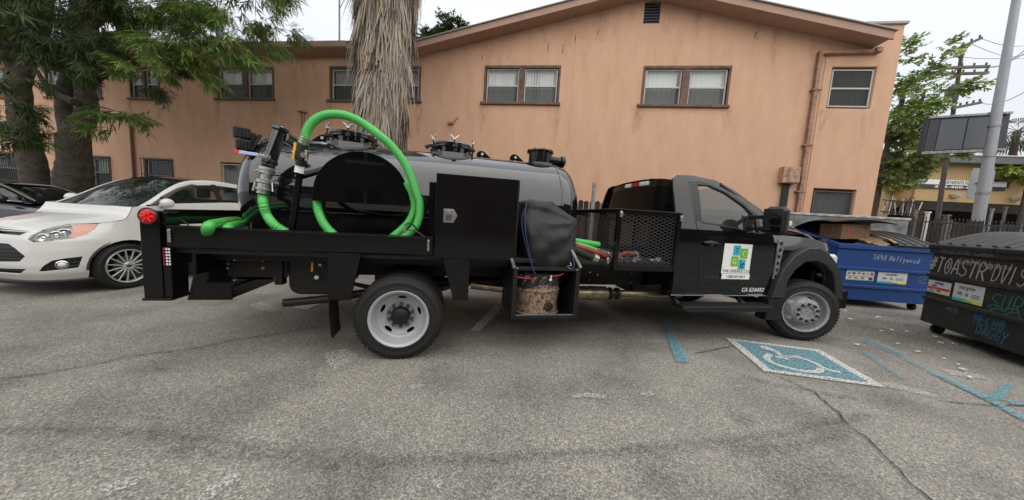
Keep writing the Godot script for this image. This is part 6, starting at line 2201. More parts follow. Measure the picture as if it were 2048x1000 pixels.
	mb.tube(spline([Vector3(1.2, 1.56, 1.02), Vector3(1.13, 1.4, 1.12), Vector3(1.14, 1.25, 1.17), Vector3(1.22, 1.0, 1.19), Vector3(1.265, 0.9, 1.2)], 8), 0.004, 6)
	mb.tube(spline([Vector3(1.67, 1.07, 1.16), Vector3(1.69, 0.98, 1.19), Vector3(1.68, 0.92, 1.2)], 6), 0.006, 6)
	obj("blue_cord", mb, M.strap_blue, tp)
	mb = MB.new()
	mb.tube([Vector3(1.641, 0.982, 1.200), Vector3(1.656, 0.953, 1.210), Vector3(1.607, 0.945, 1.200), Vector3(1.658, 0.915, 1.200)], 0.007, 6)
	obj("cord_hook", mb, M.steel, tp)
	# rusty drum in the open crate under the cover
	var dr := on_truck(thing("rusty_drum", "rusty cream painted steel drum standing in the open crate under the truck", "drum"))
	dr.position = Vector3(-1.262, 0, -3.95) + Basis(Vector3.UP, 0.2135) * Vector3(1.385, 0.4, 0.9)
	mb = MB.new()
	mb.lathe([Vector2(0, 0.008), Vector2(0.245, 0.008), Vector2(0.252, 0.0), Vector2(0.262, 0.006), Vector2(0.262, 0.016), Vector2(0.25, 0.024), Vector2(0.247, 0.1), Vector2(0.25, 0.22), Vector2(0.25, 0.245), Vector2(0.262, 0.254), Vector2(0.262, 0.27), Vector2(0.25, 0.28), Vector2(0.247, 0.4), Vector2(0.247, 0.42)], 56)
	obj("drum_shell", mb, M.drum, dr)
	mb = MB.new()
	mb.lathe([Vector2(0.03, 0), Vector2(0.048, 0.0), Vector2(0.05, 0.012), Vector2(0.034, 0.016), Vector2(0.03, 0.006)], 22, Transform3D(ZOUT, Vector3(0.08, 0.105, 0.236)))
	mb.cyl(Vector3(0.08, 0.105, 0.236), Vector3(0.08, 0.105, 0.255), 0.018, 8)
	obj("bung", mb, M.exhaust_dark, dr)
	# black bin liner folded over the drum's rim, held by a red cord
	var rim := MB.new()
	var rr2 := []
	for i in 12:
		var ring := []
		for j in 60:
			var an := TAU * j / 60.0
			var low: float = 0.285 + 0.05 * sin(an * 1.0 + 0.6) + 0.015 * sin(an * 5.0)
			var y := lerpf(low, 0.44, i / 11.0)
			var r := 0.262 + 0.012 * sin(an * 17.0 + i * 0.5) - 0.02 * (i / 11.0)
			ring.append(Vector3(cos(an) * r, y, sin(an) * r))
		rr2.append(ring)
	rim.skin(rr2)
	obj("bin_liner", rim, M.tarp, dr)
	var cord := on_truck(thing("bungee_cord", "red bungee cord with wire hooks stretched across the drum crate", "cord"))
	mb = MB.new()
	mb.tube(spline([Vector3(1.100, 0.816, 1.170), Vector3(1.188, 0.807, 1.170), Vector3(1.272, 0.798, 1.170)], 6), 0.007, 6)
	mb.tube(spline([Vector3(1.465, 0.833, 1.170), Vector3(1.546, 0.840, 1.170), Vector3(1.593, 0.861, 1.170)], 6), 0.007, 6)
	obj("cord", mb, M.cord_red, cord)
	mb = MB.new()
	mb.tube(spline([Vector3(1.258, 0.805, 1.180), Vector3(1.298, 0.827, 1.180), Vector3(1.343, 0.791, 1.180), Vector3(1.383, 0.813, 1.180), Vector3(1.350, 0.838, 1.180), Vector3(1.310, 0.801, 1.180)], 5), 0.004, 6)
	obj("wire_hook", mb, M.iron, cord)
	mb = MB.new()
	mb.tube(spline([Vector3(1.461, 0.840, 1.180), Vector3(1.454, 0.793, 1.180)], 3), 0.007, 6)
	mb.ball(Vector3(1.454, 0.793, 1.180), Vector3(0.018, 0.01, 0.01), 8, 6)
	obj("white_hook", mb, M.sign_white, cord)


# ---------------------------------------------------------------- the white hatchback (x backwards, y up, z to its left side)
var car_outline := []
var car_lengths := []


func car_at(s: float, t: Array) -> float:
	for i in t.size() - 1:
		if s <= t[i + 1].x:
			return lerpf(t[i].y, t[i + 1].y, clampf((s - t[i].x) / (t[i + 1].x - t[i].x), 0.0, 1.0))
	return t[-1].y


func car_plan(s: float) -> Vector2:
	s = clampf(s, 0.0, car_lengths[-1])
	var i := 0
	var hi := car_lengths.size() - 2
	while i < hi:
		var m := (i + hi + 1) / 2
		if car_lengths[m] <= s:
			i = m
		else:
			hi = m - 1
	return car_outline[i].lerp(car_outline[i + 1], (s - car_lengths[i]) / (car_lengths[i + 1] - car_lengths[i]))


var car_front := [Vector2(0.15, 0.12), Vector2(0.2, 0.08), Vector2(0.3, 0.02), Vector2(0.42, 0.0), Vector2(0.6, 0.01), Vector2(0.75, 0.035), Vector2(0.87, 0.09), Vector2(1.0, 0.2), Vector2(1.3, 0.4)]
var car_side := [Vector2(0.15, 0.08), Vector2(0.2, 0.05), Vector2(0.35, 0.0), Vector2(0.7, 0.0), Vector2(0.9, 0.025), Vector2(1.1, 0.05), Vector2(1.3, 0.09), Vector2(1.5, 0.16)]


func car_wrap(p: Vector2, inward := 0.0) -> Vector3:
	var sg := -1.0 if p.x < 0.0 else 1.0
	var s := absf(p.x)
	var c := car_plan(s)
	var e := 0.02
	var n := Vector2(-1, 0)
	if s >= e:
		var t := (car_plan(s + e) - car_plan(s - e)).normalized()
		n = Vector2(-t.y, t.x)
	var k := smoothstep(0.0, 1.0, clampf((c.x + 0.55) / 0.5, 0.0, 1.0))
	var d := lerpf(car_at(p.y, car_front), car_at(p.y, car_side), k) + inward
	return Vector3(c.x - n.x * d, p.y, (c.y - n.y * d) * sg)


func mirrored(poly: Array) -> PackedVector2Array:
	var p := PackedVector2Array()
	for q in poly:
		p.append(Vector2(-q.x, q.y))
	p.reverse()
	return p


func alloy_mesh(spokes: int, r: float) -> ArrayMesh:
	var mb := MB.new()
	mb.lathe([Vector2(r - 0.03, -0.19), Vector2(r - 0.02, -0.02), Vector2(r - 0.006, -0.004), Vector2(r, 0.0), Vector2(r - 0.004, 0.006), Vector2(r - 0.02, 0.0), Vector2(r - 0.028, -0.03)], 56, Transform3D(ZOUT, Vector3.ZERO))
	for i in spokes:
		var a := TAU * i / spokes
		mb.prism([Vector2(0.04, -0.011), Vector2(r - 0.018, -0.0085), Vector2(r - 0.018, 0.0085), Vector2(0.04, 0.011)], 0.022, Transform3D(Basis(Vector3.BACK, a), Vector3(0, 0, -0.026)), 0.005)
	mb.lathe([Vector2(0.06, -0.03), Vector2(0.058, -0.006), Vector2(0.05, 0.0), Vector2(0.033, 0.002), Vector2(0.03, -0.002), Vector2(0, -0.002)], 24, Transform3D(ZOUT, Vector3.ZERO))
	return mb.mesh()


func white_car() -> void:
	var ctrl := [Vector2(-0.83, 0), Vector2(-0.82, 0.25), Vector2(-0.78, 0.48), Vector2(-0.68, 0.66), Vector2(-0.5, 0.785), Vector2(-0.25, 0.845), Vector2(0, 0.87), Vector2(0.5, 0.885), Vector2(1.5, 0.89), Vector2(2.3, 0.87), Vector2(2.9, 0.8)]
	for p in spline(ctrl.map(func(q): return Vector3(q.x, 0, q.y)), 12):
		car_outline.append(Vector2(p.x, p.z))
	car_lengths = [0.0]
	for i in car_outline.size() - 1:
		car_lengths.append(car_lengths[-1] + car_outline[i].distance_to(car_outline[i + 1]))
	var car := thing("white_hatchback", "white hatchback with black roof parked nose out beside the truck's tail", "car", Vector3(-6.54, 0, -4.68), 1.45)
	var seam := [Vector2(0.000, 0.794), Vector2(0.041, 0.884), Vector2(0.273, 0.879), Vector2(0.474, 0.871), Vector2(0.603, 0.871), Vector2(0.664, 0.896), Vector2(0.767, 0.928), Vector2(0.927, 0.961), Vector2(1.164, 0.977), Vector2(1.318, 1.010), Vector2(1.396, 1.038), Vector2(1.442, 1.100), Vector2(1.478, 1.169), Vector2(1.499, 1.218)]
	seam[0] = Vector2(0, seam[1].y)
	var lamp := [Vector2(0.494, 0.761), Vector2(0.520, 0.814), Vector2(0.608, 0.875), Vector2(0.767, 0.924), Vector2(0.927, 0.953), Vector2(1.159, 0.977), Vector2(1.102, 0.896), Vector2(1.025, 0.831), Vector2(0.917, 0.782), Vector2(0.778, 0.757), Vector2(0.639, 0.733), Vector2(0.556, 0.725)]
	var grille := [Vector2(0.046, 0.879), Vector2(0.479, 0.863), Vector2(0.391, 0.806), Vector2(0.108, 0.814)]
	grille = [Vector2(0, grille[0].y), grille[1], grille[2], Vector2(0, grille[3].y)]
	var mouth := [Vector2(0.170, 0.696), Vector2(0.288, 0.696), Vector2(0.391, 0.639), Vector2(0.494, 0.549), Vector2(0.438, 0.480), Vector2(0.185, 0.452)]
	mouth[0].x = 0.0
	mouth[5].x = 0.0
	var intake := [Vector2(0.165, 0.374), Vector2(0.494, 0.386), Vector2(0.407, 0.317), Vector2(0.139, 0.317)]
	intake[0].x = 0.0
	intake[3].x = 0.0
	var fog := [Vector2(0.597, 0.350), Vector2(0.654, 0.431), Vector2(0.721, 0.492), Vector2(0.819, 0.517), Vector2(0.963, 0.533), Vector2(0.917, 0.378), Vector2(0.798, 0.366), Vector2(0.628, 0.346)]
	var arch := []
	for i in 17:
		var a := PI * i / 16.0
		arch.append([-0.02 - cos(a) * 0.39, 0.345 + sin(a) * 0.39])
	var at_x := func(x: float) -> float:
		for i in car_outline.size() - 1:
			if car_outline[i].y > 0.5 and car_outline[i + 1].x >= x:
				return lerpf(car_lengths[i], car_lengths[i + 1], (x - car_outline[i].x) / (car_outline[i + 1].x - car_outline[i].x))
		return car_lengths[-1]
	var body := []
	body.append(Vector2(0, 0.2))
	body.append(Vector2(at_x.call(-0.55), 0.2))
	body.append(Vector2(at_x.call(-0.41), 0.22))
	for q in arch:
		body.append(Vector2(at_x.call(q[0]), q[1]))
	body.append(Vector2(at_x.call(0.38), 0.22))
	body.append(Vector2(at_x.call(2.2), 0.22))
	for q in arch:
		body.append(Vector2(at_x.call(q[0] + 2.62), q[1]))
	var s_end: float = car_lengths[-1]
	body.append(Vector2(s_end, 0.3))
	body.append(Vector2(s_end, 1.36))
	for q in [[1.5, 1.36], [0.6, 1.295], [0.25, 1.245]]:
		body.append(Vector2(at_x.call(q[0]), q[1]))
	for i in range(seam.size() - 1, -1, -1):
		body.append(seam[i])
	var mb := MB.new()
	var holes := [PackedVector2Array(lamp), PackedVector2Array(grille), PackedVector2Array(mouth), PackedVector2Array(intake), PackedVector2Array(fog)]
	var wrap := func(p): return car_wrap(p)
	mb.patch(body, wrap, 0.05, Vector3(-0.5, 0.2, 1), holes, 0.02)
	mb.patch(body, func(p): return car_wrap(p) * Vector3(1, 1, -1), 0.08, Vector3(-0.5, 0.2, -1), holes, 0.02)
	obj("body", mb, M.car_white, car)
	# bonnet between the two seams
	mb = MB.new()
	var rings := []
	for i in seam.size():
		var l := car_wrap(seam[i])
		var x := l.x
		var cy := lerpy([Vector2(-0.84, 0.868), Vector2(-0.7, 0.925), Vector2(-0.5, 0.995), Vector2(-0.25, 1.06), Vector2(0.0, 1.115), Vector2(0.2, 1.15)], x)
		var c := Vector3(x - (0.02 if i > 4 else 0.0) * (i - 4) * 0.6, maxf(cy, l.y), 0)
		var ring := []
		for k in 25:
			var v := (k - 12) / 12.0
			var av := absf(v)
			var p := c.lerp(Vector3(l.x, l.y, l.z), pow(av, 2.2))
			p.x = lerpf(c.x, l.x, av * av)
			p.z = l.z * v
			p.y += 0.006 * sin(clampf((av - 0.62) / 0.16, 0.0, 1.0) * PI) * smoothstep(0.0, 3.0, float(i))
			ring.append(p)
		rings.append(ring)
	mb.skin(rings, false, false)
	var bonnet := obj("bonnet", mb, M.car_white, car)
	for z in [-0.28, 0.28]:
		mb = MB.new()
		mb.box(Vector3(-0.02, -0.004, -0.025), Vector3(0.02, 0.01, 0.025), 0.004, Transform3D(Basis.IDENTITY, Vector3(0.07, 1.138, z)))
		obj("washer_jet", mb, M.grille_black, bonnet)
	mb = MB.new()
	var sl := []
	for i in range(4, seam.size()):
		sl.append(car_wrap(seam[i], 0.002) + Vector3(0, 0.001, 0))
	mb.tube(spline(sl, 4), 0.004, 5)
	obj("bonnet_gap", mb, M.grille_black, bonnet)
	# grille, intakes
	for q in [[grille, 0.03, 0], [mouth, 0.04, 0], [intake, 0.05, 0], [fog, 0.035, 0]]:
		for s in [1, -1]:
			mb = MB.new()
			mb.patch(q[0], func(p): return car_wrap(p, q[1]) * Vector3(1, 1, s), 0.06, Vector3(-1, 0, 0.3 * s))
			obj("air_intake", mb, M.grille_black, car)
	for i in 6:
		mb = MB.new()
		var y := lerpf(mouth[5].y + 0.015, mouth[0].y - 0.012, i / 5.0)
		var reach: float = [0.42, 0.56, 0.6, 0.56, 0.48, 0.3][i]
		var pts := []
		for k in 17:
			pts.append(car_wrap(Vector2(lerpf(-reach, reach, k / 16.0), y), 0.012))
		mb.tube(pts, 0.009, 6)
		obj("grille_bar", mb, M.plastic_grey, car)
	mb = MB.new()
	var gp := []
	for k in 17:
		gp.append(car_wrap(Vector2(lerpf(-0.5, 0.5, k / 16.0), (grille[0].y + grille[3].y) / 2.0 + 0.004), 0.008))
	mb.tube(gp, 0.011, 8)
	obj("grille_bar", mb, M.chrome, car)
	# oval badge
	var bd := part("badge", car, car_wrap(Vector2(0, (grille[0].y + grille[3].y) / 2.0 + 0.004), -0.004))
	bd.rotation = Vector3(0, -PI / 2, 0)
	mb = MB.new()
	mb.prism(oval(Vector2.ZERO, 0.085, 0.036, 28), 0.012, Transform3D.IDENTITY, 0.004)
	obj("badge_rim", mb, M.chrome, bd)
	mb = MB.new()
	mb.prism(oval(Vector2.ZERO, 0.074, 0.028, 28), 0.003, Transform3D(Basis.IDENTITY, Vector3(0, 0, 0.012)))
	obj("badge_face", mb, mat("badge_blue", lin(0.01, 0.015, 0.08), 0.2), bd)
	# lamps
	var amber := [Vector2(0.860, 0.790), Vector2(0.912, 0.884), Vector2(0.896, 0.949), Vector2(1.159, 0.977), Vector2(1.102, 0.896), Vector2(1.025, 0.831), Vector2(0.917, 0.782)]
	for s in [1, -1]:
		var flip := Vector3(1, 1, s)
		var hl := part("head_lamp", car)
		mb = MB.new()
		mb.patch(lamp, func(p): return car_wrap(p, 0.05) * flip, 0.05, Vector3(-1, 0, 0.6 * s))
		obj("reflector", mb, M.galvanised, hl)
		mb = MB.new()
		mb.patch(amber, func(p): return car_wrap(p, 0.012) * flip, 0.05, Vector3(-0.7, 0, 0.7 * s))
		obj("turn_lens", mb, M.lens_amber, hl)
		for q in [[Vector2(0.824, 0.847)][0], [Vector2(0.757, 0.814)][0], [Vector2(0.644, 0.782)][0]]:
			mb = MB.new()
			var c := car_wrap(q, 0.035) * flip
			var o := (car_wrap(q, 0.0) * flip - c).normalized()
			mb.lathe([Vector2(0.0, 0.0), Vector2(0.03, 0.004), Vector2(0.05, 0.02), Vector2(0.056, 0.032), Vector2(0.05, 0.034)], 22, MB.aim(c, c + o))
			mb.ball(c + o * 0.014, Vector3.ONE * 0.026, 14, 8)
			obj("lamp_bowl", mb, M.chrome, hl)
		mb = MB.new()
		mb.patch(lamp, func(p): return car_wrap(p, 0.002) * flip, 0.05, Vector3(-1, 0, 0.6 * s))
		obj("lens", mb, M.lamp_glass, hl)
		var fl := part("fog_lamp", car)
		var fq: Vector2 = [Vector2(0.793, 0.431)][0]
		var fc := car_wrap(fq, 0.03) * flip
		var fo := (car_wrap(fq, 0.0) * flip - fc).normalized()
		mb = MB.new()
		mb.lathe([Vector2(0.052, 0.0), Vector2(0.055, 0.02), Vector2(0.046, 0.026), Vector2(0.042, 0.012)], 24, MB.aim(fc, fc + fo))
		obj("lamp_ring", mb, M.chrome, fl)
		mb = MB.new()
		mb.ball(fc + fo * 0.004, Vector3(0.04, 0.04, 0.04), 16, 8)
		obj("lens", mb, M.lens_clear, fl)
		for i in 3:
			mb = MB.new()
			var pa: Vector2 = [Vector2(0.824, 0.476)][0].lerp([Vector2(0.809, 0.403)][0], i / 2.0)
			var pb: Vector2 = [Vector2(0.948, 0.513)][0].lerp([Vector2(0.917, 0.415)][0], i / 2.0)
			mb.tube([car_wrap(pa, 0.022) * flip, car_wrap(pa.lerp(pb, 0.5), 0.022) * flip, car_wrap(pb, 0.022) * flip], 0.008, 6)
			obj("fog_grille_bar", mb, M.plastic_grey, fl)
	# black sill under the bumper
	mb = MB.new()
	var lipr := []
	for i in 30:
		var s := lerpf(-1.62, 1.62, i / 29.0)
		lipr.append(car_wrap(Vector2(s, 0.2), 0.01))
	mb.tube(lipr, 0.04, 8)
	obj("front_lip", mb, M.plastic_black, car)
	# wheels
	var ty := tyre_mesh(0.345, 0.25, 0.21, 0)
	var al := alloy_mesh(15, 0.252)
	for x in [-0.03, 2.6]:
		for s in [1, -1]:
			var w := part("wheel", car, Vector3(x, 0.345, 0.855 * s))
			if s < 0:
				w.rotation.y = PI
			obj("tyre", ty, M.rubber, w)
			obj("rim", al, M.alloy, w)
			mb = MB.new()
			mb.lathe([Vector2(0.15, -0.05), Vector2(0.15, -0.035), Vector2(0.03, -0.03)], 28, Transform3D(ZOUT, Vector3.ZERO))
			obj("brake_disc", mb, M.hub_grey, w)
			mb = MB.new()
			mb.lathe([Vector2(0.235, -0.15), Vector2(0.0, -0.15)], 28, Transform3D(ZOUT, Vector3.ZERO))
			obj("wheel_back", mb, M.hole_black, w)
			mb = MB.new()
			mb.prism(oval(Vector2.ZERO, 0.03, 0.016, 20), 0.004, Transform3D(Basis.IDENTITY, Vector3(0, 0, -0.001)), 0.001)
			obj("wheel_badge", mb, M.badge_blue, w)
			mb = MB.new()
			for i in 17:
				var a := PI * i / 16.0
				var a2 := PI * (i + 1) / 16.0
				if i < 16:
					mb.bar(Vector3(cos(a) * 0.4, sin(a) * 0.4, -0.16), Vector3(cos(a2) * 0.4, sin(a2) * 0.4, -0.16), 0.3, 0.008, 0.0)
			obj("wheel_arch", mb, M.plastic_black, w)
	# glasshouse: windscreen, pillars, black roof, side windows
	var gh := part("glasshouse", car)
	var ws := func(p: Vector2) -> Vector3:  # p.x across -1..1, p.y up 0..1
		var low := Vector3(0.12 + 0.16 * p.x * p.x, 1.15 + 0.05 * p.x * p.x, 0.74 * p.x)
		var top := Vector3(0.9 + 0.06 * p.x * p.x, 1.735 - 0.06 * p.x * p.x, 0.575 * p.x)
		return low.lerp(top, p.y) + Vector3(-0.03, 0.06, 0) * sin(p.y * PI) * 0.8
	mb = MB.new()
	mb.patch([Vector2(-1, 0), Vector2(1, 0), Vector2(1, 1), Vector2(-1, 1)], ws, 0.1, Vector3(-1, 1, 0))
	obj("windscreen", mb, M.car_glass, gh)
	for s in [1, -1]:
		mb = MB.new()
		var edge := spline([Vector3(0.08, 1.17, 0.775 * s), Vector3(0.35, 1.34, 0.715 * s), Vector3(0.65, 1.555, 0.645 * s), Vector3(0.93, 1.695, 0.595 * s), Vector3(1.3, 1.75, 0.585 * s), Vector3(1.8, 1.735, 0.585 * s), Vector3(2.5, 1.64, 0.57 * s)], 8)
		var band := [[], [], [], []]
		for i in edge.size():
			var q: Vector3 = edge[i]
			var k := smoothstep(0.0, 10.0, float(i))
			band[0].append(q + Vector3(0, -0.006, -0.01 * s))
			band[1].append(q + Vector3(0.0, 0.0, 0.02 * s))
			band[2].append(q + Vector3(0.02, -0.03, 0.045 * s))
			band[3].append(q + Vector3(0.06 - 0.02 * k, -0.085, 0.06 * s))
		mb.skin(band, false, false)
		obj("roof_rail", mb, M.car_white, gh)
	mb = MB.new()
	var roof := func(p: Vector2) -> Vector3: return Vector3(p.x, lerpy([Vector2(0.9, 1.742), Vector2(1.2, 1.775), Vector2(1.7, 1.77), Vector2(2.6, 1.66)], p.x) - 0.05 * p.y * p.y / 0.36, p.y)
	mb.patch([Vector2(0.9, 0), Vector2(0.93, 0.59), Vector2(2.6, 0.58), Vector2(2.6, -0.58), Vector2(0.93, -0.59)], roof, 0.1, Vector3.UP)
	obj("roof", mb, M.car_dark, gh)
	var sidew := func(p: Vector2) -> Vector3: return Vector3(p.x, p.y, 0.8 - 0.38 * (p.y - 1.24))
	for s in [1, -1]:
		for q in [[[0.3, 1.26], [0.47, 1.275], [0.47, 1.39]], [[0.5, 1.28], [1.34, 1.36], [1.3, 1.67], [1.0, 1.655], [0.75, 1.56], [0.5, 1.415]], [[1.44, 1.365], [2.1, 1.38], [2.05, 1.62], [1.4, 1.675]]]:
			mb = MB.new()
			var poly := []
			for v in q:
				poly.append(Vector2(v[0], v[1]))
			mb.patch(poly, func(p): return sidew.call(p) * Vector3(1, 1, s), 0.2, Vector3(0, 0, s))
			obj("side_window", mb, M.car_glass, gh)
		mb = MB.new()
		mb.bar(Vector3(1.39, 1.36, 0.755 * s), Vector3(1.35, 1.68, 0.635 * s), 0.02, 0.09, 0.004, Vector3.RIGHT)
		mb.bar(Vector3(0.485, 1.28, 0.785 * s), Vector3(0.485, 1.4, 0.74 * s), 0.02, 0.03, 0.004, Vector3.RIGHT)
		mb.tube([Vector3(0.25, 1.25, 0.8 * s), Vector3(1.4, 1.355, 0.76 * s), Vector3(2.5, 1.38, 0.74 * s)], 0.012, 6)
		obj("window_post", mb, M.plastic_black, gh)
		mb = MB.new()
		mb.ball(Vector3(0.42, 1.3, 0.93 * s), Vector3(0.07, 0.075, 0.11), 16, 10)
		mb.bar(Vector3(0.42, 1.25, 0.78 * s), Vector3(0.42, 1.27, 0.9 * s), 0.05, 0.04, 0.01)
		obj("mirror", mb, M.car_white, car)
	mb = MB.new()
	mb.box(Vector3(2.35, 0.4, -0.75), Vector3(2.9, 1.36, 0.75), 0.08)
	mb.box(Vector3(2.55, 1.36, -0.6), Vector3(2.75, 1.64, 0.6), 0.05)
	obj("tail", mb, M.car_white, car)
	mb = MB.new()
	mb.box(Vector3(0.05, 0.5, -0.72), Vector3(0.6, 1.1, 0.72), 0.1)
	obj("dashboard", mb, M.dash_grey, car)
	mb = MB.new()
	for z in [-0.36, 0.36]:
		mb.box(Vector3(-0.08, 0.0, z - 0.24), Vector3(0.1, 0.62, z + 0.24), 0.06, Transform3D(Basis(Vector3.BACK, -0.25), Vector3(1.15, 0.8, 0)))
		mb.box(Vector3(1.36, 1.42, z - 0.13), Vector3(1.45, 1.6, z + 0.13), 0.03)
	mb.box(Vector3(0.1, 0.3, -0.75), Vector3(2.4, 0.8, 0.75))
	mb.box(Vector3(1.9, 0.8, -0.7), Vector3(2.1, 1.4, 0.7), 0.06)
	obj("seats", mb, M.cabin, car)
	mb = MB.new()
	mb.tube(ring3(Vector3(0.62, 1.12, 0.36), 0.18), 0.015, 6, false)
	obj("steering_wheel", mb, M.cabin, car)


func ring3(c: Vector3, r: float) -> Array:
	var p := []
	for i in 25:
		var a := TAU * i / 24
		p.append(c + Vector3(sin(a) * r * 0.35, sin(a) * r * 0.94, cos(a) * r))
	return p


# ---------------------------------------------------------------- the dark car behind it: a low saloon, nose to the right
func dark_car() -> void:
	var car := thing("dark_saloon", "black saloon car parked under the trees behind the white hatchback", "car", Vector3(-12.764, 0, -8.0), 0.16)
	# rings along its length (x forwards), a closed section each
	var rows := [[-2.3, 0.3, 0.9, 0.78], [-2.0, 0.25, 1.02, 0.84], [-1.2, 0.22, 1.08, 0.88], [-0.2, 0.2, 1.1, 0.9], [0.8, 0.2, 1.08, 0.9], [1.5, 0.2, 1.03, 0.89], [2.0, 0.22, 0.94, 0.85], [2.3, 0.28, 0.8, 0.76]]
	var rings := []
	for q in rows:
		var ring := []
		for k in 24:
			var a := TAU * k / 24
			var c := cos(a)
			var s := sin(a)
			ring.append(Vector3(q[0], lerpf(q[1], q[2], 0.5 + 0.5 * signf(s) * pow(absf(s), 0.5)), q[3] * signf(c) * pow(absf(c), 0.45)))
		rings.append(ring)
	var mb := MB.new()
	mb.skin(rings)
	obj("body", mb, M.car_dark, car)
	var gh := part("glasshouse", car)
	mb = MB.new()
	rings = []
	for q in [[-1.75, 1.02, 1.06, 0.7], [-1.2, 1.05, 1.36, 0.66], [-0.7, 1.05, 1.47, 0.62], [0.0, 1.05, 1.49, 0.62], [0.4, 1.05, 1.43, 0.64], [1.15, 1.03, 1.08, 0.72]]:
		var ring := []
		for k in 20:
			var a := TAU * k / 20
			var c := cos(a)
			var s := sin(a)
			ring.append(Vector3(q[0], lerpf(q[1], q[2], 0.5 + 0.5 * signf(s) * pow(absf(s), 0.5)), (q[3] + (0.12 if s < 0 else 0.0)) * signf(c) * pow(absf(c), 0.45)))
		rings.append(ring)
	mb.skin(rings)
	obj("windows", mb, M.dark_glass, gh)
	mb = MB.new()
	for s in [1, -1]:
		mb.tube(spline([Vector3(-1.75, 1.08, 0.66 * s), Vector3(-1.2, 1.37, 0.6 * s), Vector3(-0.7, 1.48, 0.56 * s), Vector3(0.0, 1.5, 0.56 * s), Vector3(0.4, 1.44, 0.58 * s), Vector3(1.15, 1.1, 0.7 * s)], 6), 0.035, 8)
		mb.bar(Vector3(-0.25, 1.08, 0.74 * s), Vector3(-0.3, 1.47, 0.6 * s), 0.03, 0.06)
	obj("pillar", mb, M.car_dark, gh)
	mb = MB.new()
	mb.box(Vector3(-1.2, 1.475, -0.55), Vector3(0.2, 1.5, 0.55), 0.02)
	obj("roof", mb, M.car_dark, gh)
	for s in [1, -1]:
		mb = MB.new()
		mb.tube([Vector3(-1.5, 1.085, 0.79 * s), Vector3(0.0, 1.1, 0.82 * s), Vector3(1.0, 1.085, 0.82 * s)], 0.012, 6)
		obj("window_strip", mb, M.chrome, car)
		mb = MB.new()
		mb.ball(Vector3(0.75, 1.14, 0.95 * s), Vector3(0.09, 0.07, 0.1), 14, 8)
		obj("mirror", mb, M.car_dark, car)
	var ty := tyre_mesh(0.33, 0.23, 0.2, 0)
	var al := alloy_mesh(10, 0.232)
	for x in [-1.35, 1.4]:
		for s in [1, -1]:
			var w := part("wheel", car, Vector3(x, 0.33, 0.9 * s))
			if s < 0:
				w.rotation.y = PI
			obj("tyre", ty, M.rubber, w)
			obj("rim", al, M.alloy, w)


# ---------------------------------------------------------------- the rubbish containers
const GLYPH := {
	"#": [[0.15, 0.1, 0.3, 0.95], [0.4, 0.1, 0.55, 0.95], [0, 0.35, 0.65, 0.35], [0.05, 0.68, 0.7, 0.68]],
	"T": [[0, 1, 0.7, 0.96], [0.35, 0.98, 0.3, 0]],
	"O": [[0.35, 1, 0.05, 0.75, 0, 0.4, 0.2, 0.02, 0.5, 0.02, 0.68, 0.4, 0.6, 0.85, 0.35, 1], [0.34, 0.75, 0.34, 0.3]],
	"A": [[0, 0, 0.35, 1, 0.7, 0.05], [0.12, 0.35, 0.62, 0.38]],
	"S": [[0.66, 0.9, 0.35, 1, 0.05, 0.82, 0.15, 0.58, 0.55, 0.42, 0.62, 0.15, 0.3, 0, 0, 0.12]],
	"R": [[0.05, 0, 0.05, 1, 0.5, 0.95, 0.6, 0.7, 0.4, 0.5, 0.05, 0.48], [0.3, 0.48, 0.85, -0.2]],
	"D": [[0.05, 0, 0.05, 1, 0.5, 0.85, 0.65, 0.5, 0.45, 0.1, 0.05, 0]],
	"V": [[0, 1, 0.35, 0, 0.7, 1]],
	"I": [[0.2, 1, 0.2, 0]],
	"E": [[0.6, 1, 0.05, 1, 0.05, 0, 0.65, 0.02], [0.05, 0.52, 0.5, 0.52]],
	"M": [[0, 0, 0.08, 1, 0.35, 0.4, 0.62, 1, 0.7, 0]],
	"C": [[0.65, 0.85, 0.35, 1, 0.03, 0.6, 0.1, 0.15, 0.4, 0, 0.66, 0.15]],
	"H": [[0.05, 1, 0.05, 0], [0.62, 1, 0.62, 0], [0.05, 0.5, 0.62, 0.52]],
	"G": [[0.62, 0.85, 0.3, 1, 0.02, 0.6, 0.15, 0.08, 0.5, 0, 0.65, 0.4, 0.35, 0.42]],
	"Y": [[0, 1, 0.35, 0.5, 0.7, 1], [0.35, 0.5, 0.2, -0.25]],
	"U": [[0.03, 1, 0.08, 0.2, 0.3, 0, 0.55, 0.2, 0.62, 1]],
	"5": [[0.6, 1, 0.1, 1, 0.08, 0.6, 0.45, 0.6, 0.6, 0.3, 0.4, 0.02, 0.02, 0.1]],
	"6": [[0.55, 1, 0.15, 0.6, 0.05, 0.2, 0.3, 0, 0.58, 0.2, 0.45, 0.48, 0.1, 0.35]],
	"4": [[0.1, 1, 0.02, 0.45, 0.6, 0.45], [0.45, 0.9, 0.45, 0]],
	"8": [[0.35, 0.55, 0.1, 0.8, 0.35, 1, 0.55, 0.8, 0.1, 0.2, 0.35, 0, 0.6, 0.2, 0.35, 0.55]],
	"o": [[0.3, 0.55, 0.05, 0.3, 0.25, 0, 0.5, 0.2, 0.3, 0.55]],
	"l": [[0.25, 1, 0.22, 0]],
	"y": [[0.05, 0.55, 0.25, 0.1], [0.5, 0.55, 0.1, -0.4]],
	"w": [[0.02, 0.55, 0.15, 0.02, 0.3, 0.4, 0.45, 0.02, 0.62, 0.55]],
	"d": [[0.5, 0.5, 0.1, 0.4, 0.1, 0.05, 0.45, 0.08], [0.5, 1, 0.5, 0]],
	"\"": [[0.1, 1, 0.15, 0.7], [0.35, 1, 0.4, 0.7]],
	"~": [[0.0, 0.6, 0.3, 0.95, 0.7, 0.9, 0.85, 0.6, 0.5, 0.5, 0.2, 0.2, 0.5, 0.0, 1.0, 0.1]],
	" ": [],
}


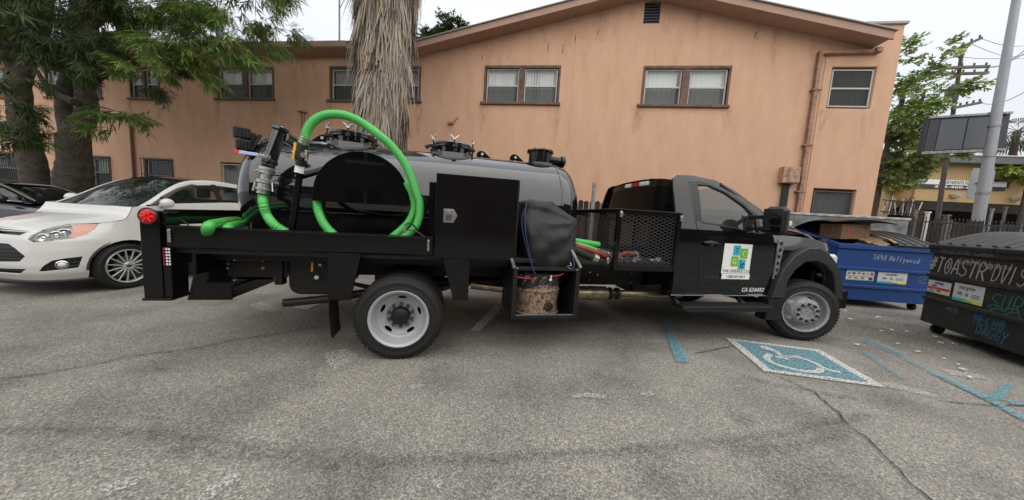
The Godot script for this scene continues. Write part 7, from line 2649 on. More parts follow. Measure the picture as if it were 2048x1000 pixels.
func scrawl(called: String, s: String, at: Vector2, h: float, w: float, pen: float, z: float, material: Material, parent: Node3D, tilt := 0.0) -> void:
	var mb := MB.new()
	var x := 0.0
	for ch in s:
		if not GLYPH.has(ch):
			continue
		for line in GLYPH[ch]:
			var p := []
			for i in range(0, line.size(), 2):
				var q := Vector2(x + line[i] * w + line[i + 1] * h * 0.12, line[i + 1] * h).rotated(tilt)
				p.append(Vector3(at.x + q.x + rng.randf_range(-0.004, 0.004), at.y + q.y + rng.randf_range(-0.004, 0.004), z))
			var sm := spline(p, 4) if p.size() > 2 else p
			for i in sm.size() - 1:
				var d: Vector3 = (sm[i + 1] - sm[i])
				var o := Vector3(-d.y, d.x, 0).normalized() * pen / 2.0
				var e := d.normalized() * pen * 0.3
				mb.face([sm[i] + o - e, sm[i + 1] + o + e, sm[i + 1] - o + e, sm[i] - o - e], Vector3(0, 0, 1))
		x += w * (0.95 if ch != " " else 0.7)
	obj(called, mb, material, parent).set_meta("kind", "stuff")


func sticker(b: Node3D, x: float, y: float, w: float, h: float, z: float, kind: String) -> void:
	var s := part("sticker", b)
	var mb := MB.new()
	mb.box(Vector3(x, y, z), Vector3(x + w, y + h, z + 0.002))
	obj("sticker_sheet", mb, M.sticker_white, s)
	var z2 := z + 0.003
	var blocks := []
	if kind == "recycle":
		text("sticker_lettering", "recycle", h * 0.2, M.ink, s, Transform3D(Basis.IDENTITY, Vector3(x + w * 0.45, y + h * 0.78, z2)))
		blocks = [[0, 0, 0.35, 0.1, "sticker_teal"], [0.35, 0, 0.7, 0.1, "sticker_green"], [0.7, 0, 1, 0.1, "sticker_yellow"], [0, 0.1, 0.5, 0.17, "sticker_teal"], [0.5, 0.1, 1, 0.17, "sticker_yellow"], [0.15, 0.35, 0.32, 0.5, "tag_grey"], [0.42, 0.32, 0.52, 0.5, "tag_grey"], [0.62, 0.3, 0.9, 0.33, "ink"], [0.62, 0.38, 0.88, 0.41, "ink"], [0.62, 0.46, 0.9, 0.49, "ink"], [0.2, 0.5, 0.27, 0.56, "tag_grey"]]
	else:
		blocks = [[0.02, 0.88, 0.6, 0.96, "sticker_teal"], [0.05, 0.6, 0.15, 0.78, "sticker_red"], [0.22, 0.6, 0.32, 0.8, "ink"], [0.4, 0.62, 0.5, 0.82, "tag_grey"], [0.56, 0.62, 0.66, 0.76, "ink"], [0.72, 0.6, 0.8, 0.78, "sticker_green"], [0.86, 0.58, 0.97, 0.84, "sticker_red"], [0.02, 0.4, 0.98, 0.46, "sticker_red"], [0.08, 0.18, 0.2, 0.34, "tag_grey"], [0.3, 0.16, 0.44, 0.3, "sticker_red"], [0.55, 0.18, 0.66, 0.32, "ink"], [0.82, 0.1, 0.96, 0.36, "ink"], [0.0, 0.0, 0.5, 0.08, "sticker_green"], [0.5, 0.0, 1.0, 0.08, "sticker_teal"]]
		if kind == "refuse":
			text("sticker_lettering", "refuse", h * 0.2, M.ink, s, Transform3D(Basis.IDENTITY, Vector3(x + w * 0.5, y + h * 0.84, z2 + 0.002)))
			blocks = [[0.02, 0.3, 0.98, 0.5, "sticker_red"], [0, 0, 0.4, 0.1, "sticker_green"], [0.4, 0, 1, 0.1, "sticker_yellow"], [0.1, 0.14, 0.3, 0.26, "tag_grey"], [0.45, 0.14, 0.6, 0.26, "ink"], [0.2, 0.55, 0.4, 0.66, "ink"]]
	for q in blocks:
		mb = MB.new()
		mb.box(Vector3(x + w * q[0], y + h * q[1], z + 0.0021), Vector3(x + w * q[2], y + h * q[3], z2 + 0.0004))
		obj("sticker_print", mb, M[q[4]], s)


# a steel front-load container: front face at z = 0, x along it
func container(b: Node3D, x0: float, x1: float, front: float, back: float, depth: float, material: Material, ribs: Array) -> void:
	var mb := MB.new()
	var body := [Vector2(0, 0.15), Vector2(0, front), Vector2(-0.03, front), Vector2(-0.03, 0.18), Vector2(-depth + 0.03, 0.18), Vector2(-depth + 0.03, back), Vector2(-depth, back), Vector2(-depth, 0.15)]
	mb.prism(body, x1 - x0, Transform3D(Basis(Vector3(0, 0, 1), Vector3(0, 1, 0), Vector3(-1, 0, 0)), Vector3(x1, 0, 0)), 0.003)
	for x in [x0, x1 - 0.03]:
		mb.prism([Vector2(0, 0.15), Vector2(0, front), Vector2(-depth, back), Vector2(-depth, 0.15)], 0.03, Transform3D(Basis(Vector3(0, 0, 1), Vector3(0, 1, 0), Vector3(-1, 0, 0)), Vector3(x + 0.03, 0, 0.002)), 0.003)
	obj("container_body", mb, material, b)
	mb = MB.new()
	mb.box(Vector3(x0 - 0.025, front - 0.1, -0.01), Vector3(x1 + 0.025, front, 0.04), 0.012)
	mb.bar(Vector3(x0 - 0.012, front - 0.045, 0.0), Vector3(x0 - 0.012, back - 0.045, -depth), 0.04, 0.08, 0.01)
	mb.bar(Vector3(x1 + 0.012, front - 0.045, 0.0), Vector3(x1 + 0.012, back - 0.045, -depth), 0.04, 0.08, 0.01)
	obj("top_rim", mb, material, b)
	for y in ribs:
		mb = MB.new()
		mb.prism([Vector2(0.001, y - 0.035), Vector2(0.032, y - 0.02), Vector2(0.032, y + 0.02), Vector2(0.001, y + 0.035)], x1 - x0, Transform3D(Basis(Vector3(0, 0, 1), Vector3(0, 1, 0), Vector3(-1, 0, 0)), Vector3(x1, 0, 0)), 0.003)
		obj("rib", mb, material, b)
	for x in [x0 + 0.14, x1 - 0.14]:
		for z in [-0.14, -depth + 0.14]:
			var c := part("caster", b, Vector3(x, 0, z))
			mb = MB.new()
			mb.cyl(Vector3(-0.025, 0.075, 0.02), Vector3(0.025, 0.075, 0.02), 0.075, 20, -1, 0.01)
			obj("caster_wheel", mb, M.rubber, c)
			mb = MB.new()
			mb.box(Vector3(-0.045, 0.13, -0.06), Vector3(0.045, 0.152, 0.06), 0.004)
			mb.bar(Vector3(-0.038, 0.07, 0.02), Vector3(-0.038, 0.14, -0.02), 0.006, 0.05)
			mb.bar(Vector3(0.038, 0.07, 0.02), Vector3(0.038, 0.14, -0.02), 0.006, 0.05)
			obj("caster_fork", mb, M.frame_black, c)


# a ribbed plastic lid lying from the back edge to the front
func lid(b: Node3D, called: String, x0: float, x1: float, front: Vector2, back: Vector2, sag: float, ridge := 9) -> void:
	var l := part(called, b)
	var at := func(x: float, t: float, up: float) -> Vector3:
		var p := front.lerp(back, t)
		return Vector3(x, p.y + up + sag * sin(t * PI), p.x)
	var mb := MB.new()
	var rings := []
	for i in 13:
		var t := i / 12.0
		rings.append([at.call(x0, t, 0.0), at.call(x1, t, 0.0), at.call(x1, t, 0.012), at.call(x0, t, 0.012)])
	mb.skin(rings)
	mb.bar(at.call(x0, 0.0, -0.02), at.call(x1, 0.0, -0.02), 0.02, 0.05, 0.005)
	obj("lid_sheet", mb, M.bin_lid, l)
	for k in ridge:
		mb = MB.new()
		var x := lerpf(x0 + 0.04, x1 - 0.1, k / float(ridge - 1))
		var w := (x1 - x0) / ridge * 0.42
		for i in 10:
			var a: Vector3 = at.call(x, 0.03 + i * 0.094, 0.0)
			var c: Vector3 = at.call(x, 0.03 + (i + 1) * 0.094, 0.0)
			var o := Vector3(w, 0, 0)
			var h := Vector3(0, 0.03, 0)
			var n := Vector3(0, 1, 0)
			mb.face([a + h + o * 0.2, a + h + o * 0.8, c + h + o * 0.8, c + h + o * 0.2], n)
			mb.face([a + Vector3(0, 0.012, 0), a + h + o * 0.2, c + h + o * 0.2, c + Vector3(0, 0.012, 0)], Vector3(-1, 0.5, 0))
			mb.face([a + o + Vector3(0, 0.012, 0), a + h + o * 0.8, c + h + o * 0.8, c + o + Vector3(0, 0.012, 0)], Vector3(1, 0.5, 0))
			if i == 0:
				mb.face([a, a + h + o * 0.2, a + h + o * 0.8, a + o], Vector3(0, 0, 1))
		obj("lid_ridge", mb, M.bin_lid, l)


func containers() -> void:
	var b := thing("blue_container", "blue steel recycling container with cardboard heaped under its lifted lid", "dumpster", Vector3(6.765, 0, -6.25), -0.076)
	container(b, -0.2, 1.62, 1.28, 1.56, 1.1, M.bin_blue, [0.785, 0.43])
	lid(b, "closed_lid", 0.78, 1.62, Vector2(0.03, 1.3), Vector2(-1.1, 1.575), 0.06, 5)
	# the other lid, pushed up by the box
	var l := part("lifted_lid", b)
	var mb := MB.new()
	var rings := []
	for i in 13:
		var t := i / 12.0
		var z := lerpf(-0.05, -1.1, t)
		var ring := []
		for k in 9:
			var u := k / 8.0
			ring.append(Vector3(lerpf(-0.32, 0.86, u), 1.69 + 0.13 * sin(u * 2.2) - 0.2 * t * t + 0.06 * sin(t * 3.0) - 0.09 * u, z))
		for k in range(8, -1, -1):
			ring.append(ring[k] + Vector3(0, 0.014, 0))
		rings.append(ring)
	mb.skin(rings)
	obj("lid_sheet", mb, M.bin_lid, l)
	sticker(b, 0.03, 0.55, 0.52, 0.2, 0.004, "pictures")
	sticker(b, 0.62, 0.53, 0.54, 0.23, 0.004, "recycle")
	scrawl("chalk_address", "5648 Hollywood", Vector2(0.48, 1.0), 0.1, 0.066, 0.01, 0.003, M.chalk, b, -0.04)
	scrawl("chalk_mark", "~", Vector2(1.36, 0.58), 0.14, 0.16, 0.012, 0.003, M.tag_grey, b)
	# what lies in it
	var box := thing("cardboard_box", "brown cardboard box with red print under the blue container's lifted lid", "box", Vector3.ZERO)
	var xf := b.transform
	box.transform = xf * Transform3D(Basis(Vector3.UP, 0.12) * Basis(Vector3.BACK, 0.06), Vector3(0.24, 1.53, -0.42))
	mb = MB.new()
	mb.box(Vector3(-0.31, -0.155, -0.22), Vector3(0.31, 0.155, 0.22), 0.006)
	obj("box_sides", mb, M.cardboard, box)
	mb = MB.new()
	mb.box(Vector3(-0.31, 0.156, -0.215), Vector3(0.31, 0.16, -0.003), 0.001)
	mb.box(Vector3(-0.31, 0.156, 0.003), Vector3(0.31, 0.16, 0.215), 0.001)
	obj("flap", mb, M.cardboard, box)
	mb = MB.new()
	for q in [[-0.2, 0.02, 0.1, 0.08], [-0.19, -0.04, 0.11, 0.04], [-0.2, -0.11, 0.09, 0.05], [-0.17, 0.11, 0.07, 0.02]]:
		for k in 3:
			mb.box(Vector3(q[0] + k * q[2] * 0.36, q[1], 0.2205), Vector3(q[0] + k * q[2] * 0.36 + q[2] * 0.24, q[1] + q[3], 0.2215))
	obj("red_print", mb, M.print_red, box)
	for q in [[0.62, 1.36, -0.22, 0.5, 0.2, 0.12, "folded pale cardboard sheet bent over the blue container's front rim"], [0.95, 1.34, -0.12, 0.32, 0.16, -0.35, "pale cardboard strip sliding under the blue container's closed lid"], [0.42, 1.36, -0.1, 0.16, 0.12, 0.3, "small cardboard flap left of the pale sheet in the blue container"]]:
		var s := thing("cardboard_sheet", q[6], "cardboard")
		s.transform = xf * Transform3D(Basis(Vector3.BACK, q[5]) * Basis(Vector3.RIGHT, 0.35), Vector3(q[0], q[1], q[2]))
		mb = MB.new()
		var rr := []
		for i in 7:
			var x := lerpf(-q[3] / 2, q[3] / 2, i / 6.0)
			var y := 0.03 * sin(i * 1.3)
			rr.append([Vector3(x, y, -q[4]), Vector3(x, y + 0.02, 0), Vector3(x, y, q[4]), Vector3(x, y - 0.006, q[4]), Vector3(x, y + 0.014, 0), Vector3(x, y - 0.006, -q[4])])
		mb.skin(rr)
		obj("sheet", mb, M.cardboard_light, s)
	for q in [[0.75, 1.27, -0.35, "tag_grey", "crumpled grey rubbish bag under the pale cardboard sheet in the blue container"], [0.55, 1.24, -0.3, "sign_white", "crumpled white rubbish bag peeping over the blue container's front rim"], [0.35, 1.22, -0.5, "tarp", "black rubbish bag under the cardboard box in the blue container"], [0.9, 1.2, -0.6, "tarp", "black rubbish bag under the closed lid of the blue container"], [0.1, 1.25, -0.7, "tag_blue", "blue rubbish bag at the left end of the blue container"]]:
		var s := thing("rubbish_bag", q[4], "rubbish", Vector3.ZERO, 0.0, "rubbish bags in the blue container")
		s.transform = xf * Transform3D(Basis.IDENTITY, Vector3(q[0], q[1], q[2]))
		mb = MB.new()
		var rr := []
		for i in 8:
			var ring := []
			for k in 14:
				var a := TAU * k / 14
				var r := 0.2 * sin(PI * (i + 0.4) / 8.0) * (1.0 + rng.randf_range(-0.14, 0.14))
				ring.append(Vector3(cos(a) * r, -0.14 + i * 0.035, sin(a) * r))
			rr.append(ring)
		mb.skin(rr)
		obj("bag", mb, M[q[3]], s)

	var k := thing("black_container", "black graffitied steel rubbish container with ridged lid at the right edge", "dumpster", Vector3(6.627, 0, -4.887), -1.9736)
	container(k, 0.0, 2.0, 1.34, 1.5, 1.1, M.bin_black, [0.9, 0.535])
	lid(k, "closed_lid", -0.02, 0.98, Vector2(0.05, 1.36), Vector2(-1.1, 1.54), 0.13, 5)
	lid(k, "closed_lid", 1.0, 2.02, Vector2(0.05, 1.36), Vector2(-1.1, 1.54), 0.13, 5)
	sticker(k, -0.0 + 0.02, 0.63, 0.4, 0.19, 0.004, "refuse")
	sticker(k, 0.47, 0.6, 0.44, 0.25, 0.004, "recycle")
	scrawl("graffiti_tag", "#TOASTR", Vector2(-0.02, 0.97), 0.22, 0.135, 0.02, 0.003, M.tag_silver, k, -0.03)
	scrawl("graffiti_tag", "\"DVISER", Vector2(0.84, 0.95), 0.22, 0.11, 0.013, 0.003, M.tag_silver, k, -0.02)
	scrawl("chalk_address", "5648 Hollywood", Vector2(0.46, 1.12), 0.08, 0.055, 0.008, 0.004, M.tag_silver, k, 0.0)
	scrawl("graffiti_tag", "SURC", Vector2(1.0, 0.6), 0.2, 0.14, 0.012, 0.003, M.tag_green, k)
	scrawl("graffiti_tag", "~~", Vector2(0.98, 0.56), 0.1, 0.2, 0.01, 0.004, M.tag_green, k)
	scrawl("graffiti_tag", "MECHO", Vector2(0.84, 0.36), 0.13, 0.085, 0.012, 0.003, M.tag_blue, k)
	scrawl("graffiti_tag", "DAGGY", Vector2(0.9, 0.23), 0.12, 0.085, 0.012, 0.003, M.tag_blue, k)
	scrawl("graffiti_tag", "HELLO", Vector2(0.42, 0.42), 0.07, 0.06, 0.007, 0.003, M.tag_grey, k)
	scrawl("graffiti_tag", "ODGOCOCOG SDODA", Vector2(0.2, 1.255), 0.06, 0.055, 0.007, 0.042, M.tag_grey, k)
	scrawl("graffiti_tag", "SO", Vector2(1.45, 0.35), 0.2, 0.14, 0.012, 0.003, M.tag_green, k)


# ---------------------------------------------------------------- what stands at the right behind the yard
func right_background() -> void:
	var mb := MB.new()
	# tall steel pole with the backs of two signs
	var p := thing("steel_pole", "tall tapering grey steel pole rising behind the iron fence at right", "pole", Vector3(0, 0, 0))
	var pb := Vector3(16.208, 0.0, -11.0)
	var p0 := Vector3(16.208, 2.414, -11.000)
	var p1 := Vector3(15.909, 9.709, -11.000)
	var dir := (p1 - p0) / (p1.y - p0.y)
	p.position = p0 - dir * p0.y
	mb.lathe([Vector2(0.22, 0), Vector2(0.22, 0.06), Vector2(0.16, 0.07), Vector2(0.15, 1.6), Vector2(0.1, 8.6), Vector2(0.08, 12)], 12, MB.aim(Vector3.ZERO, dir))
	obj("shaft", mb, M.pole_steel, p)
	for y in [3.2, 4.45, 5.45]:
		mb = MB.new()
		mb.lathe([Vector2(0.15 - (y - 1.6) * 0.0071 + 0.004, -0.03), Vector2(0.15 - (y - 1.6) * 0.0071 + 0.022, -0.03), Vector2(0.15 - (y - 1.6) * 0.0071 + 0.022, 0.03), Vector2(0.15 - (y - 1.6) * 0.0071 + 0.004, 0.03)], 16, MB.aim(dir * y, dir * (y + 1)))
		obj("band", mb, M.galvanised, p)
	# the big sign seen from behind
	var s := thing("sign_board", "back of a wide framed sign board strapped to the steel pole", "sign", Vector3(0, 0, -11.6))
	var c := [Vector2(14.602, 5.860), Vector2(17.477, 6.197), Vector2(17.537, 4.830), Vector2(14.560, 4.534)]
	mb = MB.new()
	mb.prism([c[0], c[1], c[2], c[3]], 0.14, Transform3D(Basis.IDENTITY, Vector3(0, 0, -0.16)), 0.01)
	obj("board_back", mb, M.sign_rim, s)
	var at := func(u: float, v: float) -> Vector2: return c[0].lerp(c[1], u).lerp(c[3].lerp(c[2], u), v)
	for q in [[0.02, 0.08, 0.14, 0.93, "sign_rim"], [0.155, 0.1, 0.475, 0.9, "sign_back"], [0.49, 0.1, 0.78, 0.9, "sign_back"], [0.8, 0.08, 0.98, 0.93, "sign_rim"]]:
		mb = MB.new()
		mb.prism([at.call(q[0], q[1]), at.call(q[2], q[1]), at.call(q[2], q[3]), at.call(q[0], q[3])], 0.02, Transform3D(Basis.IDENTITY, Vector3(0, 0, -0.02)), 0.006)
		obj("panel", mb, M[q[4]], s)
	for v in [[0.0, 0.06], [0.93, 1.0]]:
		mb = MB.new()
		mb.prism([at.call(0, v[0]), at.call(1, v[0]), at.call(1, v[1]), at.call(0, v[1])], 0.06, Transform3D(Basis.IDENTITY, Vector3(0, 0, -0.02)), 0.01)
		obj("frame_bar", mb, M.galvanised, s)
	for v in [0.02, 0.95]:
		mb = MB.new()
		var q: Vector2 = at.call(0.78, v)
		mb.bar(Vector3(q.x - 0.2, q.y, 0.03), Vector3(q.x + 0.5, q.y, 0.03), 0.14, 0.06, 0.01)
		obj("bracket", mb, M.galvanised, s)
	# lower sign, rounded corners
	var s2 := thing("road_sign", "back of a grey road sign with rounded corners low on the steel pole", "sign", Vector3(0, 0, -11.45))
	var d := [Vector2(16.256, 4.131), Vector2(17.114, 4.146), Vector2(17.137, 3.066), Vector2(16.274, 3.033)]
	mb = MB.new()
	var rp := PackedVector2Array()
	for q in rrect(Vector2(0, 0), Vector2(1, 1), 0.13, 5):
		rp.append(d[3].lerp(d[2], q.x).lerp(d[0].lerp(d[1], q.x), q.y))
	mb.prism(rp, 0.012, Transform3D.IDENTITY, 0.003)
	obj("sign_plate", mb, M.pole_steel, s2)
	mb = MB.new()
	var sc = (d[0] + d[2]) / 2.0
	mb.bar(Vector3(sc.x - 0.2, sc.y, 0.03), Vector3(sc.x + 0.25, sc.y, 0.03), 0.05, 0.06, 0.008)
	obj("bracket", mb, M.galvanised, s2)
	# wooden utility pole
	var u := thing("utility_pole", "leaning wooden utility pole with crossarms and transformer left of the steel pole", "pole", Vector3(0, 0, 0))
	var u0 := Vector3(21.527, 2.803, -16.000)
	var u1 := Vector3(21.071, 10.966, -16.000)
	var ud := (u1 - u0) / (u1.y - u0.y)
	u.position = u0 - ud * u0.y
	mb = MB.new()
	mb.lathe([Vector2(0, 0), Vector2(0.105, 0), Vector2(0.065, u1.y), Vector2(0, u1.y)], 16, MB.aim(Vector3.ZERO, ud))
	obj("shaft", mb, M.pole_wood, u)
	for q in [[Vector3(20.642, 10.612, -16.300), Vector3(22.303, 11.468, -16.300)], [Vector3(19.663, 9.677, -15.800), Vector3(22.250, 9.914, -15.800)], [Vector3(20.450, 9.645, -16.250), Vector3(22.902, 9.854, -16.250)], [Vector3(20.872, 7.905, -15.800), Vector3(22.228, 8.261, -15.800)]]:
		mb = MB.new()
		mb.bar(q[0] - u.position, q[1] - u.position, 0.1, 0.12, 0.008)
		var arm := obj("crossarm", mb, M.crossarm, u)
		for i in 5:
			mb = MB.new()
			var at2: Vector3 = (q[0] - u.position).lerp(q[1] - u.position, 0.06 + i * 0.22)
			mb.lathe([Vector2(0.0, 0.06), Vector2(0.025, 0.06), Vector2(0.04, 0.1), Vector2(0.03, 0.13), Vector2(0.045, 0.16), Vector2(0.0, 0.2)], 10, Transform3D(Basis.IDENTITY, at2))
			obj("insulator", mb, M.hub_grey, arm)
	for q in [[Vector3(20.667, 9.319, -15.950), Vector3(20.946, 9.840, -15.950)], [Vector3(21.527, 9.390, -15.950), Vector3(21.253, 9.074, -15.950)], [Vector3(20.755, 10.726, -16.100), Vector3(21.202, 10.338, -16.100)], [Vector3(21.533, 11.067, -16.100), Vector3(21.221, 10.477, -16.100)], [Vector3(22.475, 9.950, -16.000), Vector3(22.511, 9.675, -16.000)]]:
		mb = MB.new()
		mb.bar(q[0] - u.position, q[1] - u.position, 0.03, 0.05, 0.003)
		obj("brace", mb, M.crossarm, u)
	mb = MB.new()
	var tc := Vector3(20.677, 8.501, -15.750) - u.position
	mb.lathe([Vector2(0, -0.32), Vector2(0.2, -0.32), Vector2(0.22, -0.28), Vector2(0.22, 0.27), Vector2(0.235, 0.28), Vector2(0.235, 0.31), Vector2(0.1, 0.36), Vector2(0.06, 0.5), Vector2(0, 0.5)], 20, Transform3D(Basis.IDENTITY, tc))
	obj("transformer", mb, M.sign_back, u)
	mb = MB.new()
	mb.cyl(Vector3(21.133, 2.903, -15.800) - u.position, Vector3(21.032, 5.953, -15.800) - u.position, 0.03, 8)
	obj("cable_pipe", mb, M.pole_wood, u)
	# overhead wires to the right
	var n := 0
	for q in [[Vector3(20.686, 10.638, -16.300), Vector3(25.052, 10.930, -16.300)], [Vector3(22.260, 11.443, -16.300), Vector3(33.681, 14.815, -22.000)], [Vector3(22.460, 10.018, -16.000), Vector3(15.296, 7.555, -10.000)], [Vector3(21.991, 9.945, -16.000), Vector3(15.329, 7.416, -10.000)], [Vector3(22.325, 8.279, -15.900), Vector3(15.590, 6.312, -10.000)], [Vector3(21.001, 9.631, -16.200), Vector3(18.652, 9.028, -16.200)], [Vector3(21.800, 11.187, -16.300), Vector3(36.982, 15.026, -24.000)]]:
		var w := thing("overhead_wire", ["uppermost overhead wire running level to the right of the utility pole", "overhead wire leaving the high tip of the top crossarm", "overhead wire leaving the right end of the middle crossarm", "overhead wire just inside the right end of the middle crossarm", "lowest overhead wire leaving the short bottom crossarm", "overhead wire running left from the pole into the tree", "faint overhead wire from the middle of the top crossarm"][n], "wire")
		n += 1
		mb = MB.new()
		var pts := []
		for i in 13:
			var t := i / 12.0
			pts.append(q[0].lerp(q[1], t) - Vector3(0, 0.25 * sin(t * PI), 0))
		mb.tube(pts, 0.011, 5)
		obj("cable", mb, M.wire, w)
	# iron picket fence
	var f := thing("iron_fence", "black iron picket fence behind the containers at right", "fence", Vector3(0, 0, -9.6))
	var fx := 12.159
	var top := 2.017
	mb = MB.new()
	for y in [top, top - 1.0]:
		mb.box(Vector3(fx, y - 0.02, -0.015), Vector3(fx + 8.0, y + 0.02, 0.015), 0.003)
	obj("rail", mb, M.iron, f)
	var pk := MB.new()
	pk.box(Vector3(-0.009, 0.05, -0.009), Vector3(0.009, top + 0.1, 0.009), 0.002)
	pk.lathe([Vector2(0.0, 0.0), Vector2(0.02, 0.02), Vector2(0.0, 0.09)], 4, Transform3D(Basis.IDENTITY, Vector3(0, top + 0.09, 0)))
	var pm := pk.mesh()
	for i in 60:
		var o := obj("picket", pm, M.iron, f)
		o.position = Vector3(fx + 0.05 + i * 0.125, 0, 0.0)
	# old boards and posts behind the fence
	var bf := thing("dark_board_fence", "dark weathered board fence standing behind the iron pickets", "fence", Vector3(0, 0, -10.6))
	for i in 46:
		mb = MB.new()
		var x := 13.425 + i * 0.17
		var h := 2.171 + rng.randf_range(-0.12, 0.06) + (0.25 if i < 3 else 0.0)
		mb.box(Vector3(x, 0, 0), Vector3(x + rng.randf_range(0.13, 0.165), h, 0.03), 0.004)
		obj("board", mb, M.fence_wood if i % 7 else M.weathered_post, bf)
	for q in [[Vector3(13.514, 2.381, -10.300), 0.05, "white_paint", "white pipe post with a cap behind the iron fence, left of the pole"], [Vector3(14.133, 2.320, -10.300), 0.07, "weathered_post", "grey wooden post behind the iron fence, between pipe and steel pole"], [Vector3(15.580, 2.601, -10.300), 0.03, "galvanised", "thin pale post behind the iron fence, right of the steel pole"], [Vector3(16.001, 2.691, -10.300), 0.035, "weathered_post", "leaning pale post behind the iron fence near the right edge"]]:
		var b := thing("fence_post", q[3], "post", Vector3(q[0].x, 0, -10.3))
		mb = MB.new()
		var hh = q[0].y
		mb.cyl(Vector3.ZERO, Vector3(0, hh, 0), q[1], 12, -1, 0.006)
		mb.box(Vector3(-q[1] * 1.1, hh - 0.04, -q[1] * 1.1), Vector3(q[1] * 1.1, hh + 0.01, q[1] * 1.1), 0.006)
		obj("post", mb, M[q[2]], b)
	# the yellow apartment house across the street
	var y := thing("yellow_house", "yellow two storey apartment house over a dark carport, far right", "building", Vector3(0, 0, -21.0), -0.126)
	var ye := 5.794
	var yb := 3.739
	var xl := 22.964
	mb = MB.new()
	var w1 := [Vector2(26.248, 5.402), Vector2(27.354, 5.338), Vector2(27.386, 4.689), Vector2(26.389, 4.643)]
	var hole := PackedVector2Array([Vector2(w1[0].x, w1[3].y), Vector2(w1[1].x, w1[3].y), Vector2(w1[1].x, w1[1].y), Vector2(w1[0].x, w1[1].y)])
	mb.patch([Vector2(xl, yb), Vector2(xl + 16, yb), Vector2(xl + 16, ye), Vector2(xl, ye)], func(q): return Vector3(q.x, q.y, 0), 4.0, Vector3(0, 0, 1), [hole], 0.15)
	mb.face([Vector3(xl, yb, 0), Vector3(xl, ye, 0), Vector3(xl, ye, -8), Vector3(xl, yb, -8)], Vector3(-1, 0, 0))
	mb.face([Vector3(xl, yb, 0), Vector3(xl + 16, yb, 0), Vector3(xl + 16, yb, -8), Vector3(xl, yb, -8)], Vector3(0, -1, 0))
	obj("upper_wall", mb, M.yellow_stucco, y)
	mb = MB.new()
	mb.box(Vector3(xl - 9, 0, -2.2), Vector3(xl - 0.02, ye - 0.35, -1.2))
	obj("side_wall", mb, M.yellow_pale, y)
	mb = MB.new()
	mb.box(Vector3(xl - 0.4, ye, -8), Vector3(xl + 16.4, ye + 0.38, 0.55), 0.02)
	var rf := obj("roof_fascia", mb, M.fascia_grey, y)
	mb = MB.new()
	mb.box(Vector3(xl - 0.45, ye + 0.382, -8), Vector3(xl + 16.4, ye + 0.44, 0.6), 0.01)
	obj("roof_edge", mb, M.white_paint, rf)
	mb = MB.new()
	mb.box(Vector3(xl + 1.0, ye + 0.442, -3), Vector3(xl + 4.4, ye + 0.7, -1), 0.02)
	obj("roof_hatch", mb, M.hose_red, rf)
	mb = MB.new()
	mb.box(Vector3(xl, 0, -5.0), Vector3(xl + 16, yb, -4.9))
	for i in 5:
		mb.box(Vector3(xl + i * 3.8, 0, -0.35), Vector3(xl + i * 3.8 + 0.3, yb - 0.002, -0.05), 0.01)
	mb.box(Vector3(xl, yb - 0.5, -0.32), Vector3(xl + 16, yb - 0.003, -0.02), 0.01)
	obj("carport", mb, M.carport_dark, y)
	var win := part("window", y)
	mb = MB.new()
	mb.box(Vector3(hole[0].x, hole[0].y, -0.14), Vector3(hole[1].x, hole[2].y, -0.1))
	obj("pane", mb, M.dark_glass, win)
	for i in 12:
		mb = MB.new()
		var x := lerpf(hole[0].x + 0.08, hole[1].x - 0.08, i / 11.0)
		mb.box(Vector3(x - 0.035, hole[0].y + 0.05, -0.098), Vector3(x + 0.035, hole[2].y - 0.05, -0.09))
		obj("slat", mb, M.blind, win)
	mb = MB.new()
	for q in [[hole[0].x - 0.05, hole[0].x + 0.04], [(hole[0].x + hole[1].x) / 2 - 0.03, (hole[0].x + hole[1].x) / 2 + 0.03], [hole[1].x - 0.04, hole[1].x + 0.05]]:
		mb.box(Vector3(q[0], hole[0].y - 0.05, -0.06), Vector3(q[1], hole[2].y + 0.05, 0.02), 0.004)
	obj("frame", mb, M.bronze_frame, win)
	# letting board on its wall
	var lb := [Vector2(23.959, 4.931), Vector2(25.586, 4.960), Vector2(25.605, 4.465), Vector2(23.946, 4.443)]
	var sg := thing("letting_sign", "black and white letting sign with telephone number on the yellow house", "sign", y.position, -0.126)
	var lx0 = lb[0].x - 1.1
	var lx1 = lb[1].x + 1.6
	var ly0 = lb[3].y
	var ly1 = lb[0].y
	var lm := lerpf(ly0, ly1, 0.45)
	mb = MB.new()
	mb.box(Vector3(lx0, lm, 0.03), Vector3(lx1, ly1, 0.08), 0.006)
	obj("white_board", mb, M.sign_white, sg)
	mb = MB.new()
	mb.box(Vector3(lx0, ly0, 0.03), Vector3(lx1, lm - 0.004, 0.08), 0.006)
	obj("black_board", mb, M.ink, sg)
	var lh = ly1 - lm
	for q in [["APARTMENTS FOR RENT", 23.982, 26.104, lh * 0.66, M.ink, (lm + ly1) / 2], ["323-460-6", 23.784, 25.512, lh * 0.5, M.sign_white, (ly0 + lm) / 2]]:
		var o := text("sign_lettering", q[0], q[3], q[4], sg, Transform3D(Basis.IDENTITY, Vector3((q[1] + q[2]) / 2, q[5], 0.083)))
		o.scale.x = (q[2] - q[1]) / maxf(o.mesh.get_aabb().size.x, 0.01)
	for q in [Vector3(24.877, 4.092, 0.100), Vector3(27.728, 4.070, 0.100)]:
		var wl := thing("wall_lamp", "white half round wall lamp above the carport, nearer the letting sign" if q == Vector3(24.877, 4.092, 0.100) else "white half round wall lamp above the carport, under the barred window", "lamp", Vector3.ZERO)
		wl.transform = y.transform * Transform3D(Basis.IDENTITY, q)
		mb = MB.new()
		mb.lathe([Vector2(0, -0.17), Vector2(0.12, -0.13), Vector2(0.2, -0.05), Vector2(0.23, 0.06), Vector2(0, 0.06)], 16)
		obj("shade", mb, M.white_paint, wl)
